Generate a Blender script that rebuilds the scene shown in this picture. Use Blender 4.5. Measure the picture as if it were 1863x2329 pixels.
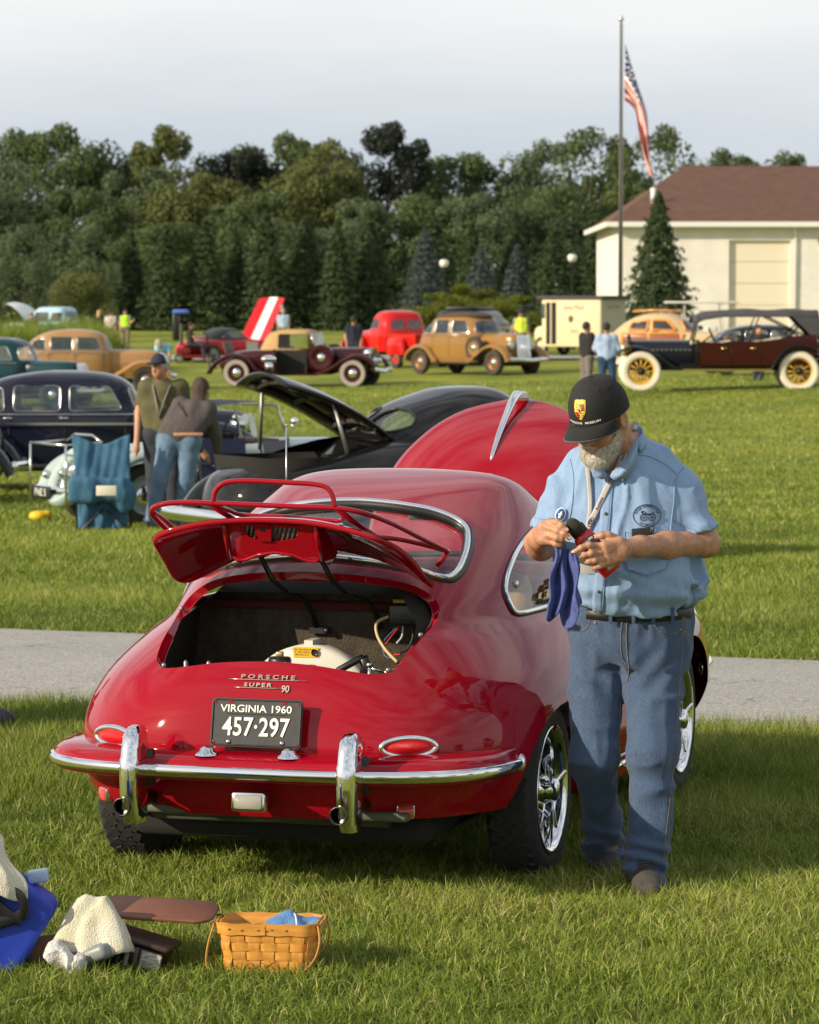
import bpy, bmesh, math, random
import numpy as np
from mathutils import Vector, Matrix, Quaternion
from mathutils.geometry import delaunay_2d_cdt
from mathutils.bvhtree import BVHTree
R = math.radians
PI = math.pi
for _o in list(bpy.data.objects):
    bpy.data.objects.remove(_o)
scene = bpy.context.scene
COL = scene.collection

# ------------------------------------------------------------------ camera
CAM_H = 1.95
cam_data = bpy.data.cameras.new('camera')
cam = bpy.data.objects.new('camera', cam_data)
COL.objects.link(cam)
cam.location = (0, 0, CAM_H)
cam.rotation_euler = (R(90) - math.atan((1164.5 - 693.4) / 7992.), 0, 0)
cam_data.sensor_fit = 'HORIZONTAL'
cam_data.sensor_width = 24.0
cam_data.lens = 7992. / 1863. * 24.0
cam_data.clip_end = 4000
cam_data.dof.use_dof = True
cam_data.dof.focus_distance = 11.4
cam_data.dof.aperture_fstop = 8.5
scene.camera = cam

# ------------------------------------------------------------------ sky and sun
SUN_AZ = R(180 + 62)        # clockwise from +Y, the sun stands low on the left behind the camera
SUN_EL = R(23)
world = bpy.data.worlds.new('World')
scene.world = world
world.use_nodes = True
nt = world.node_tree
for n in list(nt.nodes):
    nt.nodes.remove(n)
wout = nt.nodes.new('ShaderNodeOutputWorld')
bg = nt.nodes.new('ShaderNodeBackground')
bg.inputs['Strength'].default_value = 0.088
sky = nt.nodes.new('ShaderNodeTexSky')
sky.sky_type = 'NISHITA'
sky.sun_disc = False
sky.sun_elevation = SUN_EL
sky.sun_rotation = SUN_AZ
sky.air_density = 1.2
sky.dust_density = 2.0
# a thin pale cloud veil over the whole dome, broken by stretched noise
tc = nt.nodes.new('ShaderNodeTexCoord')
sep = nt.nodes.new('ShaderNodeSeparateXYZ')
nt.links.new(tc.outputs['Generated'], sep.inputs[0])
mp = nt.nodes.new('ShaderNodeMapping')
mp.inputs['Scale'].default_value = (1.0, 1.0, 5.0)
nt.links.new(tc.outputs['Generated'], mp.inputs[0])
cn = nt.nodes.new('ShaderNodeTexNoise')
cn.inputs['Scale'].default_value = 2.6
cn.inputs['Detail'].default_value = 7
cn.inputs['Roughness'].default_value = 0.55
nt.links.new(mp.outputs[0], cn.inputs['Vector'])
cr = nt.nodes.new('ShaderNodeMapRange')
cr.inputs['From Min'].default_value = 0.36
cr.inputs['From Max'].default_value = 0.66
nt.links.new(cn.outputs['Fac'], cr.inputs['Value'])
def by_height(stops):                              # a value that changes with height above the horizon
    r = nt.nodes.new('ShaderNodeValToRGB'); e = r.color_ramp.elements
    e[0].position, e[1].position = stops[0][0], stops[-1][0]
    e[0].color = (*[stops[0][1]] * 3, 1); e[1].color = (*[stops[-1][1]] * 3, 1)
    for p_, v_ in stops[1:-1]: e.new(p_).color = (v_, v_, v_, 1)
    nt.links.new(sep.outputs['Z'], r.inputs[0]); return r.outputs[0]
def wmath(op, a_, b_, clamp=False):
    n_ = nt.nodes.new('ShaderNodeMath'); n_.operation = op; n_.use_clamp = clamp
    for k_, v_ in enumerate((a_, b_)):
        if isinstance(v_, (int, float)): n_.inputs[k_].default_value = v_
        else: nt.links.new(v_, n_.inputs[k_])
    return n_.outputs[0]
veil = by_height([(.030, .20), (.085, .86), (.25, .72), (.6, .46)])   # thin near the horizon haze, broken higher up
amp = by_height([(.06, .40), (.45, 1.0)])
cen = wmath('SUBTRACT', cr.outputs[0], .5)
mulo = wmath('ADD', veil, wmath('MULTIPLY', cen, amp), True)
mix = nt.nodes.new('ShaderNodeMixRGB')
nt.links.new(mulo, mix.inputs['Fac'])
lowblue = nt.nodes.new('ShaderNodeMixRGB')
nt.links.new(by_height([(.04, .72), (.12, .62), (.5, .22)]), lowblue.inputs['Fac'])
lowblue.inputs['Color2'].default_value = (6.1, 7.2, 8.7, 1)
nt.links.new(sky.outputs[0], lowblue.inputs['Color1'])
nt.links.new(lowblue.outputs[0], mix.inputs['Color1'])
mix.inputs['Color2'].default_value = (9.8, 9.75, 9.65, 1)
nt.links.new(mix.outputs[0], bg.inputs['Color'])
nt.links.new(bg.outputs[0], wout.inputs['Surface'])

sun_data = bpy.data.lights.new('sun', 'SUN')
sun_data.energy = 5.0
sun_data.angle = R(0.6)
sun_data.color = (1.0, 0.87, 0.66)
sun = bpy.data.objects.new('sun', sun_data)
COL.objects.link(sun)
SUNV = Vector((math.sin(SUN_AZ) * math.cos(SUN_EL), math.cos(SUN_AZ) * math.cos(SUN_EL), math.sin(SUN_EL)))
sun.rotation_euler = (-SUNV).to_track_quat('-Z', 'Y').to_euler()
sun.location = SUNV * 60

scene.view_settings.view_transform = 'Standard'
scene.view_settings.look = 'None'
scene.view_settings.exposure = 0.20
scene.view_settings.gamma = 1.0
scene.cycles.use_denoising = True
scene.cycles.max_bounces = 10
scene.cycles.transparent_max_bounces = 16
scene.cycles.sample_clamp_indirect = 6.0

rng = np.random.default_rng(7)
random.seed(7)

# ------------------------------------------------------------------ materials
MATS = {}
def mat(name, col, rough=0.5, metal=0.0, coat=0.0, var=0.0, vscale=8.0, bump=0.0, bscale=60.0, spec=0.5,
        col2=None, sheen=0.0, trans=0.0, emit=None, stretch=None, detail=4.0, rvar=0.0, coat_ior=1.5):
    """procedural principled material; var/col2 mottles the colour, bump gives fine relief"""
    if name in MATS:
        return MATS[name]
    m = bpy.data.materials.new(name)
    m.use_nodes = True
    t = m.node_tree
    b = t.nodes['Principled BSDF']
    b.inputs['Base Color'].default_value = (*col, 1)
    b.inputs['Roughness'].default_value = rough
    b.inputs['Metallic'].default_value = metal
    b.inputs['Coat Weight'].default_value = coat
    b.inputs['Coat Roughness'].default_value = 0.03
    b.inputs['Coat IOR'].default_value = coat_ior
    b.inputs['Specular IOR Level'].default_value = spec
    b.inputs['Sheen Weight'].default_value = sheen
    b.inputs['Transmission Weight'].default_value = trans
    if emit:
        b.inputs['Emission Color'].default_value = (*emit[0], 1)
        b.inputs['Emission Strength'].default_value = emit[1]
    if var or col2 or bump or rvar:
        co = t.nodes.new('ShaderNodeTexCoord')
        vec = co.outputs['Object']
        if stretch:
            ma = t.nodes.new('ShaderNodeMapping')
            ma.inputs['Scale'].default_value = stretch
            t.links.new(vec, ma.inputs[0]); vec = ma.outputs[0]
    if var or col2 or rvar:
        nz = t.nodes.new('ShaderNodeTexNoise')
        nz.inputs['Scale'].default_value = vscale
        nz.inputs['Detail'].default_value = detail
        nz.inputs['Roughness'].default_value = 0.6
        t.links.new(vec, nz.inputs['Vector'])
        if var or col2:
            rp = t.nodes.new('ShaderNodeValToRGB')
            rp.color_ramp.elements[0].position = 0.32
            rp.color_ramp.elements[1].position = 0.68
            a = [max(0, c * (1 - var)) for c in col]
            c2 = col2 if col2 else [min(1, c * (1 + var)) for c in col]
            rp.color_ramp.elements[0].color = (*a, 1)
            rp.color_ramp.elements[1].color = (*c2, 1)
            t.links.new(nz.outputs['Fac'], rp.inputs[0])
            t.links.new(rp.outputs[0], b.inputs['Base Color'])
        if rvar:
            mr = t.nodes.new('ShaderNodeMapRange')
            mr.inputs['To Min'].default_value = max(0, rough - rvar)
            mr.inputs['To Max'].default_value = min(1, rough + rvar)
            t.links.new(nz.outputs['Fac'], mr.inputs[0])
            t.links.new(mr.outputs[0], b.inputs['Roughness'])
    if bump:
        nb = t.nodes.new('ShaderNodeTexNoise')
        nb.inputs['Scale'].default_value = bscale
        nb.inputs['Detail'].default_value = 3
        t.links.new(vec, nb.inputs['Vector'])
        bp = t.nodes.new('ShaderNodeBump')
        bp.inputs['Strength'].default_value = bump
        bp.inputs['Distance'].default_value = 0.01
        t.links.new(nb.outputs['Fac'], bp.inputs['Height'])
        t.links.new(bp.outputs[0], b.inputs['Normal'])
    MATS[name] = m
    return m

def glass(name, tint=(1, 1, 1), fac=0.08, rough=0.0):
    """thin pane: mostly see-through with a fresnel reflection"""
    if name in MATS:
        return MATS[name]
    m = bpy.data.materials.new(name); m.use_nodes = True
    t = m.node_tree
    for n in list(t.nodes): t.nodes.remove(n)
    o = t.nodes.new('ShaderNodeOutputMaterial')
    tr = t.nodes.new('ShaderNodeBsdfTransparent'); tr.inputs[0].default_value = (*tint, 1)
    gl = t.nodes.new('ShaderNodeBsdfGlossy'); gl.inputs['Roughness'].default_value = rough
    fr = t.nodes.new('ShaderNodeFresnel'); fr.inputs[0].default_value = 1.5
    ad = t.nodes.new('ShaderNodeMath'); ad.operation = 'ADD'; ad.use_clamp = True; ad.inputs[1].default_value = fac
    mx = t.nodes.new('ShaderNodeMixShader')
    ge = t.nodes.new('ShaderNodeNewGeometry'); mr = t.nodes.new('ShaderNodeMapRange')
    mr.inputs['To Min'].default_value = 1.5; mr.inputs['To Max'].default_value = 1 / 1.5     # the same pane from either side
    t.links.new(ge.outputs['Backfacing'], mr.inputs[0]); t.links.new(mr.outputs[0], fr.inputs[0])
    t.links.new(fr.outputs[0], ad.inputs[0]); t.links.new(ad.outputs[0], mx.inputs[0])
    t.links.new(tr.outputs[0], mx.inputs[1]); t.links.new(gl.outputs[0], mx.inputs[2])
    t.links.new(mx.outputs[0], o.inputs[0])
    MATS[name] = m
    return m

def paint(name, col, rough=0.28, var=0.03):
    return mat(name, col, rough=.5, coat=1.0, spec=0.0, var=var, vscale=1.5, coat_ior=1.42)

# ------------------------------------------------------------------ objects
def tag(o, label=None, cat=None, group=None, kind=None):
    if label: o['label'] = label
    if cat: o['category'] = cat
    if group: o['group'] = group
    if kind: o['kind'] = kind
    return o

def empty(name, loc=(0, 0, 0), rz=0.0, label=None, cat=None, group=None):
    o = bpy.data.objects.new(name, None)
    COL.objects.link(o)
    o.location = loc
    o.rotation_euler = (0, 0, rz)
    o.empty_display_size = 0.1
    return tag(o, label, cat, group)

def link(name, me, material, parent=None, loc=None, rot=None):
    o = bpy.data.objects.new(name, me)
    COL.objects.link(o)
    if material is not None and len(me.materials) == 0:
        me.materials.append(material)
    if parent is not None: o.parent = parent
    if loc is not None: o.location = loc
    if rot is not None: o.rotation_euler = rot
    return o

def np_mesh(name, V, faces, smooth=True):
    """faces: (n,3) or (n,4) int array or a list of index lists"""
    me = bpy.data.meshes.new(name)
    V = np.asarray(V, np.float32)
    if isinstance(faces, np.ndarray):
        n, k = faces.shape
        me.vertices.add(len(V)); me.vertices.foreach_set('co', V.ravel())
        me.loops.add(n * k); me.loops.foreach_set('vertex_index', faces.astype(np.int32).ravel())
        me.polygons.add(n)
        me.polygons.foreach_set('loop_start', np.arange(0, n * k, k, dtype=np.int32))
        me.update(calc_edges=True)
    else:
        me.from_pydata([tuple(map(float, v)) for v in V], [], faces)
        me.update()
    if smooth and len(me.polygons):
        me.polygons.foreach_set('use_smooth', np.ones(len(me.polygons), bool))
    return me

def fattr(me, name, vals, domain='POINT'):
    a = me.attributes.new(name, 'FLOAT', domain)
    a.data.foreach_set('value', np.asarray(vals, np.float32))

class MB:
    """collects simple shapes into one mesh"""
    def __init__(self):
        self.v = []; self.f = []; self.s = []
    def add(self, vs, fs, smooth=False):
        k = len(self.v)
        self.v += [tuple(map(float, p)) for p in vs]
        self.f += [tuple(i + k for i in f) for f in fs]
        self.s += [smooth] * len(fs)
        return self
    def box(self, c, s, rot=None, taper=None, bev=0.0):
        """centre, full sizes; optional Matrix rot; taper = (sx, sy) scale of the top"""
        hx, hy, hz = s[0] / 2, s[1] / 2, s[2] / 2
        tx, ty = taper if taper else (1, 1)
        vs = [(-hx, -hy, -hz), (hx, -hy, -hz), (hx, hy, -hz), (-hx, hy, -hz),
              (-hx * tx, -hy * ty, hz), (hx * tx, -hy * ty, hz), (hx * tx, hy * ty, hz), (-hx * tx, hy * ty, hz)]
        fs = [(0, 3, 2, 1), (4, 5, 6, 7), (0, 1, 5, 4), (1, 2, 6, 5), (2, 3, 7, 6), (3, 0, 4, 7)]
        if bev > 0:
            bm = bmesh.new()
            bv = [bm.verts.new(p) for p in vs]
            for f in fs: bm.faces.new([bv[i] for i in f])
            bmesh.ops.bevel(bm, geom=bm.edges[:], offset=bev, segments=2, profile=0.5, affect='EDGES')
            bm.verts.index_update()
            vs = [v.co.copy() for v in bm.verts]; fs = [[v.index for v in f.verts] for f in bm.faces]
            bm.free()
        c = Vector(c)
        vs = [(rot @ Vector(p) if rot else Vector(p)) + c for p in vs]
        return self.add(vs, fs, bev > 0)
    def tube(self, pts, r, n=8, closed=False, caps=True, flat=None):
        """round tube through points; r scalar or list; flat = (scale of 2nd axis)"""
        P = [Vector(p) for p in pts]; m = len(P)
        rr = r if isinstance(r, (list, tuple, np.ndarray)) else [r] * m
        vs = []; ref = None
        for i, p in enumerate(P):
            if closed: d = P[(i + 1) % m] - P[i - 1]
            else: d = P[min(i + 1, m - 1)] - P[max(i - 1, 0)]
            d.normalize()
            if ref is None:
                ref = Vector((0, 0, 1)) if abs(d.z) < 0.9 else Vector((1, 0, 0))
            a = (ref - d * ref.dot(d)); 
            if a.length < 1e-6: a = d.orthogonal()
            a.normalize(); b = d.cross(a); ref = a
            k2 = flat if flat else 1.0
            for j in range(n):
                t = 2 * PI * j / n
                vs.append(p + a * (math.cos(t) * rr[i] * k2) + b * (math.sin(t) * rr[i]))
        fs = []
        for i in range(m if closed else m - 1):
            for j in range(n):
                a0 = i * n + j; a1 = i * n + (j + 1) % n; b0 = ((i + 1) % m) * n + j; b1 = ((i + 1) % m) * n + (j + 1) % n
                fs.append((a0, a1, b1, b0))
        if caps and not closed:
            fs.append(tuple(range(n - 1, -1, -1))); fs.append(tuple((m - 1) * n + j for j in range(n)))
        return self.add(vs, fs, True)
    def lathe(self, prof, n=24, axis='Z', c=(0, 0, 0), a0=0.0, a1=2 * PI):
        """profile of (radius, height)"""
        full = abs(a1 - a0 - 2 * PI) < 1e-6
        k = n if full else n + 1
        vs = []
        for (r, h) in prof:
            for j in range(k):
                t = a0 + (a1 - a0) * j / n
                x, y = r * math.cos(t), r * math.sin(t)
                p = {'Z': (x, y, h), 'X': (h, x, y), 'Y': (y, h, x)}[axis]
                vs.append((p[0] + c[0], p[1] + c[1], p[2] + c[2]))
        fs = []
        for i in range(len(prof) - 1):
            for j in range(n):
                j1 = (j + 1) % k
                fs.append((i * k + j, i * k + j1, (i + 1) * k + j1, (i + 1) * k + j))
        return self.add(vs, fs, True)
    def ball(self, c, r, n=12, m=8):
        r3 = r if isinstance(r, (tuple, list)) else (r, r, r)
        vs = []; fs = []
        for i in range(m + 1):
            a = PI * i / m
            for j in range(n):
                b = 2 * PI * j / n
                vs.append((c[0] + r3[0] * math.sin(a) * math.cos(b), c[1] + r3[1] * math.sin(a) * math.sin(b), c[2] + r3[2] * math.cos(a)))
        for i in range(m):
            for j in range(n):
                fs.append((i * n + j, i * n + (j + 1) % n, (i + 1) * n + (j + 1) % n, (i + 1) * n + j)[::-1])
        return self.add(vs, fs, True)
    def prism(self, outline, lo, hi, axis='Z', smooth=False):
        """extrude a 2d outline between lo and hi along axis (X: outline=(y,z), Y: (x,z), Z: (x,y))"""
        n = len(outline)
        def p3(p, h):
            return {'X': (h, p[0], p[1]), 'Y': (p[0], h, p[1]), 'Z': (p[0], p[1], h)}[axis]
        vs = [p3(p, lo) for p in outline] + [p3(p, hi) for p in outline]
        fs = [tuple(range(n - 1, -1, -1)), tuple(range(n, 2 * n))]
        for i in range(n):
            j = (i + 1) % n
            fs.append((i, j, n + j, n + i))
        return self.add(vs, fs, smooth)
    def loft(self, rings, closed=True, caps=True):
        n = len(rings[0]); vs = [p for r_ in rings for p in r_]; fs = []
        for i in range(len(rings) - 1):
            for j in range(n if closed else n - 1):
                j1 = (j + 1) % n
                fs.append((i * n + j, i * n + j1, (i + 1) * n + j1, (i + 1) * n + j))
        if caps and closed:
            fs.append(tuple(range(n - 1, -1, -1))); fs.append(tuple((len(rings) - 1) * n + j for j in range(n)))
        return self.add(vs, fs, True)
    def build(self, name, material, parent=None, loc=None, rot=None, fix=True):
        me = bpy.data.meshes.new(name)
        me.from_pydata(self.v, [], self.f)
        if fix:
            bm = bmesh.new(); bm.from_mesh(me)
            bmesh.ops.recalc_face_normals(bm, faces=bm.faces[:])
            bm.to_mesh(me); bm.free()
        me.update()
        if any(self.s):
            me.polygons.foreach_set('use_smooth', np.array(self.s, bool))
        return link(name, me, material, parent, loc, rot)

def auto_smooth(o, ang=40):
    """mark edges sharper than ang as sharp (smooth shading elsewhere)"""
    me = o.data
    bm = bmesh.new(); bm.from_mesh(me)
    lim = R(ang)
    for e in bm.edges:
        if len(e.link_faces) == 2 and e.calc_face_angle(0) > lim: e.smooth = False
    for f in bm.faces: f.smooth = True
    bm.to_mesh(me); bm.free()
    return o

def copy_tree(o, parent=None):
    c = o.copy(); COL.objects.link(c); c.parent = parent
    for ch in list(o.children):
        copy_tree(ch, c)
    return c

def spline(pts, n=8, closed=False):
    """catmull-rom through points"""
    P = [Vector(p) for p in pts]; m = len(P); out = []
    rng_ = range(m if closed else m - 1)
    for i in rng_:
        if closed: p0, p1, p2, p3 = P[i - 1], P[i], P[(i + 1) % m], P[(i + 2) % m]
        else: p0, p1, p2, p3 = P[max(i - 1, 0)], P[i], P[i + 1], P[min(i + 2, m - 1)]
        for k in range(n):
            t = k / n
            out.append(0.5 * ((2 * p1) + (-p0 + p2) * t + (2 * p0 - 5 * p1 + 4 * p2 - p3) * t * t + (-p0 + 3 * p1 - 3 * p2 + p3) * t ** 3))
    if not closed: out.append(P[-1])
    return out

def text_mesh(name, s, size, material, parent=None, extrude=0.0, align='CENTER', M=None, sx=1.0, bold=0.0, shear=0.0, spacing=1.0):
    """flat lettering as a mesh; M places the xy text plane"""
    cu = bpy.data.curves.new(name, 'FONT')
    cu.body = s; cu.size = size; cu.align_x = align; cu.align_y = 'CENTER'
    cu.extrude = extrude; cu.offset = bold; cu.shear = shear; cu.space_character = spacing
    cu.resolution_u = 3
    tmp = bpy.data.objects.new(name, cu); COL.objects.link(tmp)
    dg = bpy.context.evaluated_depsgraph_get()
    me = bpy.data.meshes.new_from_object(tmp.evaluated_get(dg))
    bpy.data.objects.remove(tmp); bpy.data.curves.remove(cu)
    T = (M if M else Matrix.Identity(4)) @ Matrix.Diagonal((sx, 1, 1, 1))
    me.transform(T)
    me.materials.clear()
    return link(name, me, material, parent)

def frame(o, x, y):
    """matrix whose x/y axes are the given directions (z = normal), origin o"""
    x = Vector(x).normalized(); y = Vector(y); y = (y - x * y.dot(x)).normalized(); z = x.cross(y)
    return Matrix(((x.x, y.x, z.x, o[0]), (x.y, y.y, z.y, o[1]), (x.z, y.z, z.z, o[2]), (0, 0, 0, 1)))

# ------------------------------------------------------------------ shapes from a distance field
def surface_nets(f, lo, hi, h):
    """mesh the zero set of f(P) (P is (n,3)); returns verts, quads"""
    lo = np.asarray(lo, float); hi = np.asarray(hi, float)
    n = np.maximum(np.ceil((hi - lo) / h).astype(int) + 1, 3)
    ax = [lo[i] + h * np.arange(n[i]) for i in range(3)]
    D = np.empty(tuple(n), np.float32)
    YY, ZZ = np.meshgrid(ax[1], ax[2], indexing='ij')
    yz = np.stack([YY.ravel(), ZZ.ravel()], 1)
    step = max(1, int(200000 / len(yz)))
    for i in range(0, n[0], step):
        xs = ax[0][i:i + step]
        P = np.empty((len(xs), len(yz), 3)); P[:, :, 0] = xs[:, None]; P[:, :, 1:] = yz[None]
        D[i:i + step] = f(P.reshape(-1, 3)).reshape(len(xs), n[1], n[2])
    S = D < 0
    c = n - 1
    cnt = np.zeros(tuple(c), np.int8)
    for a in (0, 1):
        for b in (0, 1):
            for d in (0, 1):
                cnt += S[a:a + c[0], b:b + c[1], d:d + c[2]]
    act = (cnt > 0) & (cnt < 8)
    idx = -np.ones(tuple(c), np.int64); ijk = np.argwhere(act); idx[act] = np.arange(len(ijk))
    acc = np.zeros((len(ijk), 3)); num = np.zeros(len(ijk))
    cor = [(a, b, d) for a in (0, 1) for b in (0, 1) for d in (0, 1)]
    vals = {q: D[ijk[:, 0] + q[0], ijk[:, 1] + q[1], ijk[:, 2] + q[2]] for q in cor}
    for p in cor:
        for k in range(3):
            if p[k] == 0:
                q = list(p); q[k] = 1; q = tuple(q)
                a, b = vals[p], vals[q]
                m = (a < 0) != (b < 0)
                t = np.where(m, a / np.where(m, a - b, 1), 0)
                w = np.array(p, float)[None] + 0 * acc; w[:, k] = t
                acc[m] += w[m]; num[m] += 1
    V = lo + h * (ijk + acc / num[:, None])
    quads = []
    for k in range(3):
        o1, o2 = [(1, 2), (2, 0), (0, 1)][k]
        sl0 = [slice(None)] * 3; sl1 = [slice(None)] * 3
        sl0[k] = slice(0, n[k] - 1); sl1[k] = slice(1, n[k])
        A = S[tuple(sl0)]; B = S[tuple(sl1)]
        E_ = np.argwhere(A != B)
        ok = (E_[:, o1] > 0) & (E_[:, o1] < c[o1]) & (E_[:, o2] > 0) & (E_[:, o2] < c[o2])
        E_ = E_[ok]
        if len(E_) == 0: continue
        flip = A[E_[:, 0], E_[:, 1], E_[:, 2]]
        d1 = np.zeros(3, int); d1[o1] = 1; d2 = np.zeros(3, int); d2[o2] = 1
        g = lambda e: idx[e[:, 0], e[:, 1], e[:, 2]]
        q = np.stack([g(E_ - d1 - d2), g(E_ - d2), g(E_), g(E_ - d1)], 1)
        q[~flip] = q[~flip][:, ::-1]
        quads.append(q)
    return V, np.concatenate(quads)

def sd_cone(P, a, b, ra, rb):
    """capsule with a radius at each end (linear blend)"""
    a = np.asarray(a, float); b = np.asarray(b, float); ab = b - a
    t = np.clip(((P - a) @ ab) / max(ab @ ab, 1e-9), 0, 1)
    return np.linalg.norm(P - a - t[:, None] * ab, axis=1) - (ra + (rb - ra) * t)
def sd_ell(P, c, r, M=None):
    q = P - np.asarray(c, float)
    if M is not None: q = q @ M
    r = np.asarray(r, float)
    k0 = np.linalg.norm(q / r, axis=1); k1 = np.linalg.norm(q / (r * r), axis=1)
    return k0 * (k0 - 1.0) / np.maximum(k1, 1e-9)
def sd_box(P, c, s, r=0.0, M=None):
    q = P - np.asarray(c, float)
    if M is not None: q = q @ M
    q = np.abs(q) - np.asarray(s, float) + r
    return np.linalg.norm(np.maximum(q, 0), axis=1) + np.minimum(q.max(1), 0) - r
def smin(a, b, k):
    h = np.maximum(k - np.abs(a - b), 0) / k
    return np.minimum(a, b) - h * h * k * 0.25
def smax(a, b, k): return -smin(-a, -b, k)
def rotm(rx=0, ry=0, rz=0):
    return np.array((Matrix.Rotation(rz, 3, 'Z') @ Matrix.Rotation(ry, 3, 'Y') @ Matrix.Rotation(rx, 3, 'X')))

# value noise used for wrinkles and ground
_perm = np.random.default_rng(3).random((64, 64, 64)).astype(np.float32)
def vnoise(P):
    i = np.floor(P).astype(int); f = P - i; f = f * f * (3 - 2 * f)
    r = 0
    for a in (0, 1):
        for b in (0, 1):
            for c in (0, 1):
                w = (f[:, 0] if a else 1 - f[:, 0]) * (f[:, 1] if b else 1 - f[:, 1]) * (f[:, 2] if c else 1 - f[:, 2])
                r = r + w * _perm[(i[:, 0] + a) % 64, (i[:, 1] + b) % 64, (i[:, 2] + c) % 64]
    return r * 2 - 1

def ridge(P): return .45 - np.abs(vnoise(P))

def sdf_obj(name, f, lo, hi, h, material, parent=None, disp=None):
    V, Q = surface_nets(f, lo, hi, h)
    me = np_mesh(name, V, Q)
    return link(name, me, material, parent)

def pchip(xs, ys, x):
    xs = np.asarray(xs, float); ys = np.asarray(ys, float); x = np.asarray(x, float)
    h = np.diff(xs); d = np.diff(ys) / h
    m = np.empty_like(ys); m[0] = d[0]; m[-1] = d[-1]
    for i in range(1, len(xs) - 1):
        if d[i - 1] * d[i] <= 0: m[i] = 0
        else:
            w1 = 2 * h[i] + h[i - 1]; w2 = h[i] + 2 * h[i - 1]; m[i] = (w1 + w2) / (w1 / d[i - 1] + w2 / d[i])
    k = np.clip(np.searchsorted(xs, x) - 1, 0, len(xs) - 2); t = (x - xs[k]) / h[k]; H = h[k]
    return (2 * t ** 3 - 3 * t * t + 1) * ys[k] + (t ** 3 - 2 * t * t + t) * H * m[k] + (-2 * t ** 3 + 3 * t * t) * ys[k + 1] + (t ** 3 - t * t) * H * m[k + 1]

# ================================================================== ground, path, grass
def gz(x, y):
    x = np.asarray(x, float); y = np.asarray(y, float)
    b = pchip([-50, 0, 14, 20, 28, 35, 42, 60, 85, 100, 112, 140, 165, 200, 300, 700, 1800],
              [0, 0, 0, -.02, -.2, -.31, -.43, -.5, -.32, -.15, -.02, 0, .15, .4, 1.2, 2.0, 2.2], y)
    k = np.interp(y, [45, 85, 130], [0, .036, 0], left=0, right=0)
    return b + k * np.clip(x, -14, 14)
def gzf(x, y): return float(gz(x, y))

# edges of the path: y as a function of x
def path_near(x): return 16.5 - 0.31 * x + 0.015 * np.sin(x * 2.3) + .012 * np.sin(x * 7.1)
def path_far(x): return 20.35 - 0.455 * x + 0.02 * np.sin(x * 1.7 + 1) + .015 * np.sin(x * 6.3)

def ground_material():
    m = bpy.data.materials.new('lawn'); m.use_nodes = True; t = m.node_tree
    b = t.nodes['Principled BSDF']; b.inputs['Roughness'].default_value = 0.9
    b.inputs['Specular IOR Level'].default_value = 0.15
    co = t.nodes.new('ShaderNodeTexCoord')
    def noise(scale, detail=5, st=None):
        n = t.nodes.new('ShaderNodeTexNoise'); n.inputs['Scale'].default_value = scale; n.inputs['Detail'].default_value = detail
        v = co.outputs['Object']
        if st:
            mp_ = t.nodes.new('ShaderNodeMapping'); mp_.inputs['Scale'].default_value = st
            t.links.new(v, mp_.inputs[0]); v = mp_.outputs[0]
        t.links.new(v, n.inputs['Vector']); return n
    def ramp(n, c0, c1, p0=.35, p1=.65):
        r = t.nodes.new('ShaderNodeValToRGB'); r.color_ramp.elements[0].position = p0; r.color_ramp.elements[1].position = p1
        r.color_ramp.elements[0].color = (*c0, 1); r.color_ramp.elements[1].color = (*c1, 1)
        t.links.new(n.outputs['Fac'], r.inputs[0]); return r
    fine = ramp(noise(16, 6, (1, .45, 1)), (.17, .205, .026), (.29, .315, .05))
    big = ramp(noise(.35, 4, (1, .5, 1)), (.66, .72, .68), (1.14, 1.07, .95))
    mx = t.nodes.new('ShaderNodeMixRGB'); mx.blend_type = 'MULTIPLY'; mx.inputs[0].default_value = 1
    t.links.new(fine.outputs[0], mx.inputs[1]); t.links.new(big.outputs[0], mx.inputs[2])
    t.links.new(mx.outputs[0], b.inputs['Base Color'])
    bn = noise(45, 4); bp = t.nodes.new('ShaderNodeBump'); bp.inputs['Strength'].default_value = .8; bp.inputs['Distance'].default_value = .03
    t.links.new(bn.outputs['Fac'], bp.inputs['Height']); t.links.new(bp.outputs[0], b.inputs['Normal'])
    return m
LAWN = ground_material()

ys = np.concatenate([np.arange(-30, 8, 3.), np.arange(8, 24, .35), np.arange(24, 60, 1.5), np.arange(60, 220, 5.), np.arange(220, 500, 20.), np.arange(500, 1801, 130.)])
xs = np.concatenate([-np.array([900, 500, 260, 140, 90, 60, 40, 28, 20, 14, 10, 7.5]), np.arange(-6, 6.01, .5), np.array([7.5, 10, 14, 20, 28, 40, 60, 90, 140, 260, 500, 900])])
GX, GY = np.meshgrid(xs, ys, indexing='ij')
GV = np.stack([GX, GY, gz(GX, GY)], -1).reshape(-1, 3)
ny = len(ys)
ii, jj = np.meshgrid(np.arange(len(xs) - 1), np.arange(ny - 1), indexing='ij')
a = (ii * ny + jj).ravel()
GF = np.stack([a, a + ny, a + ny + 1, a + 1], 1)
ground = link('ground', np_mesh('ground', GV, GF), LAWN)
tag(ground, kind='structure')

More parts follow.
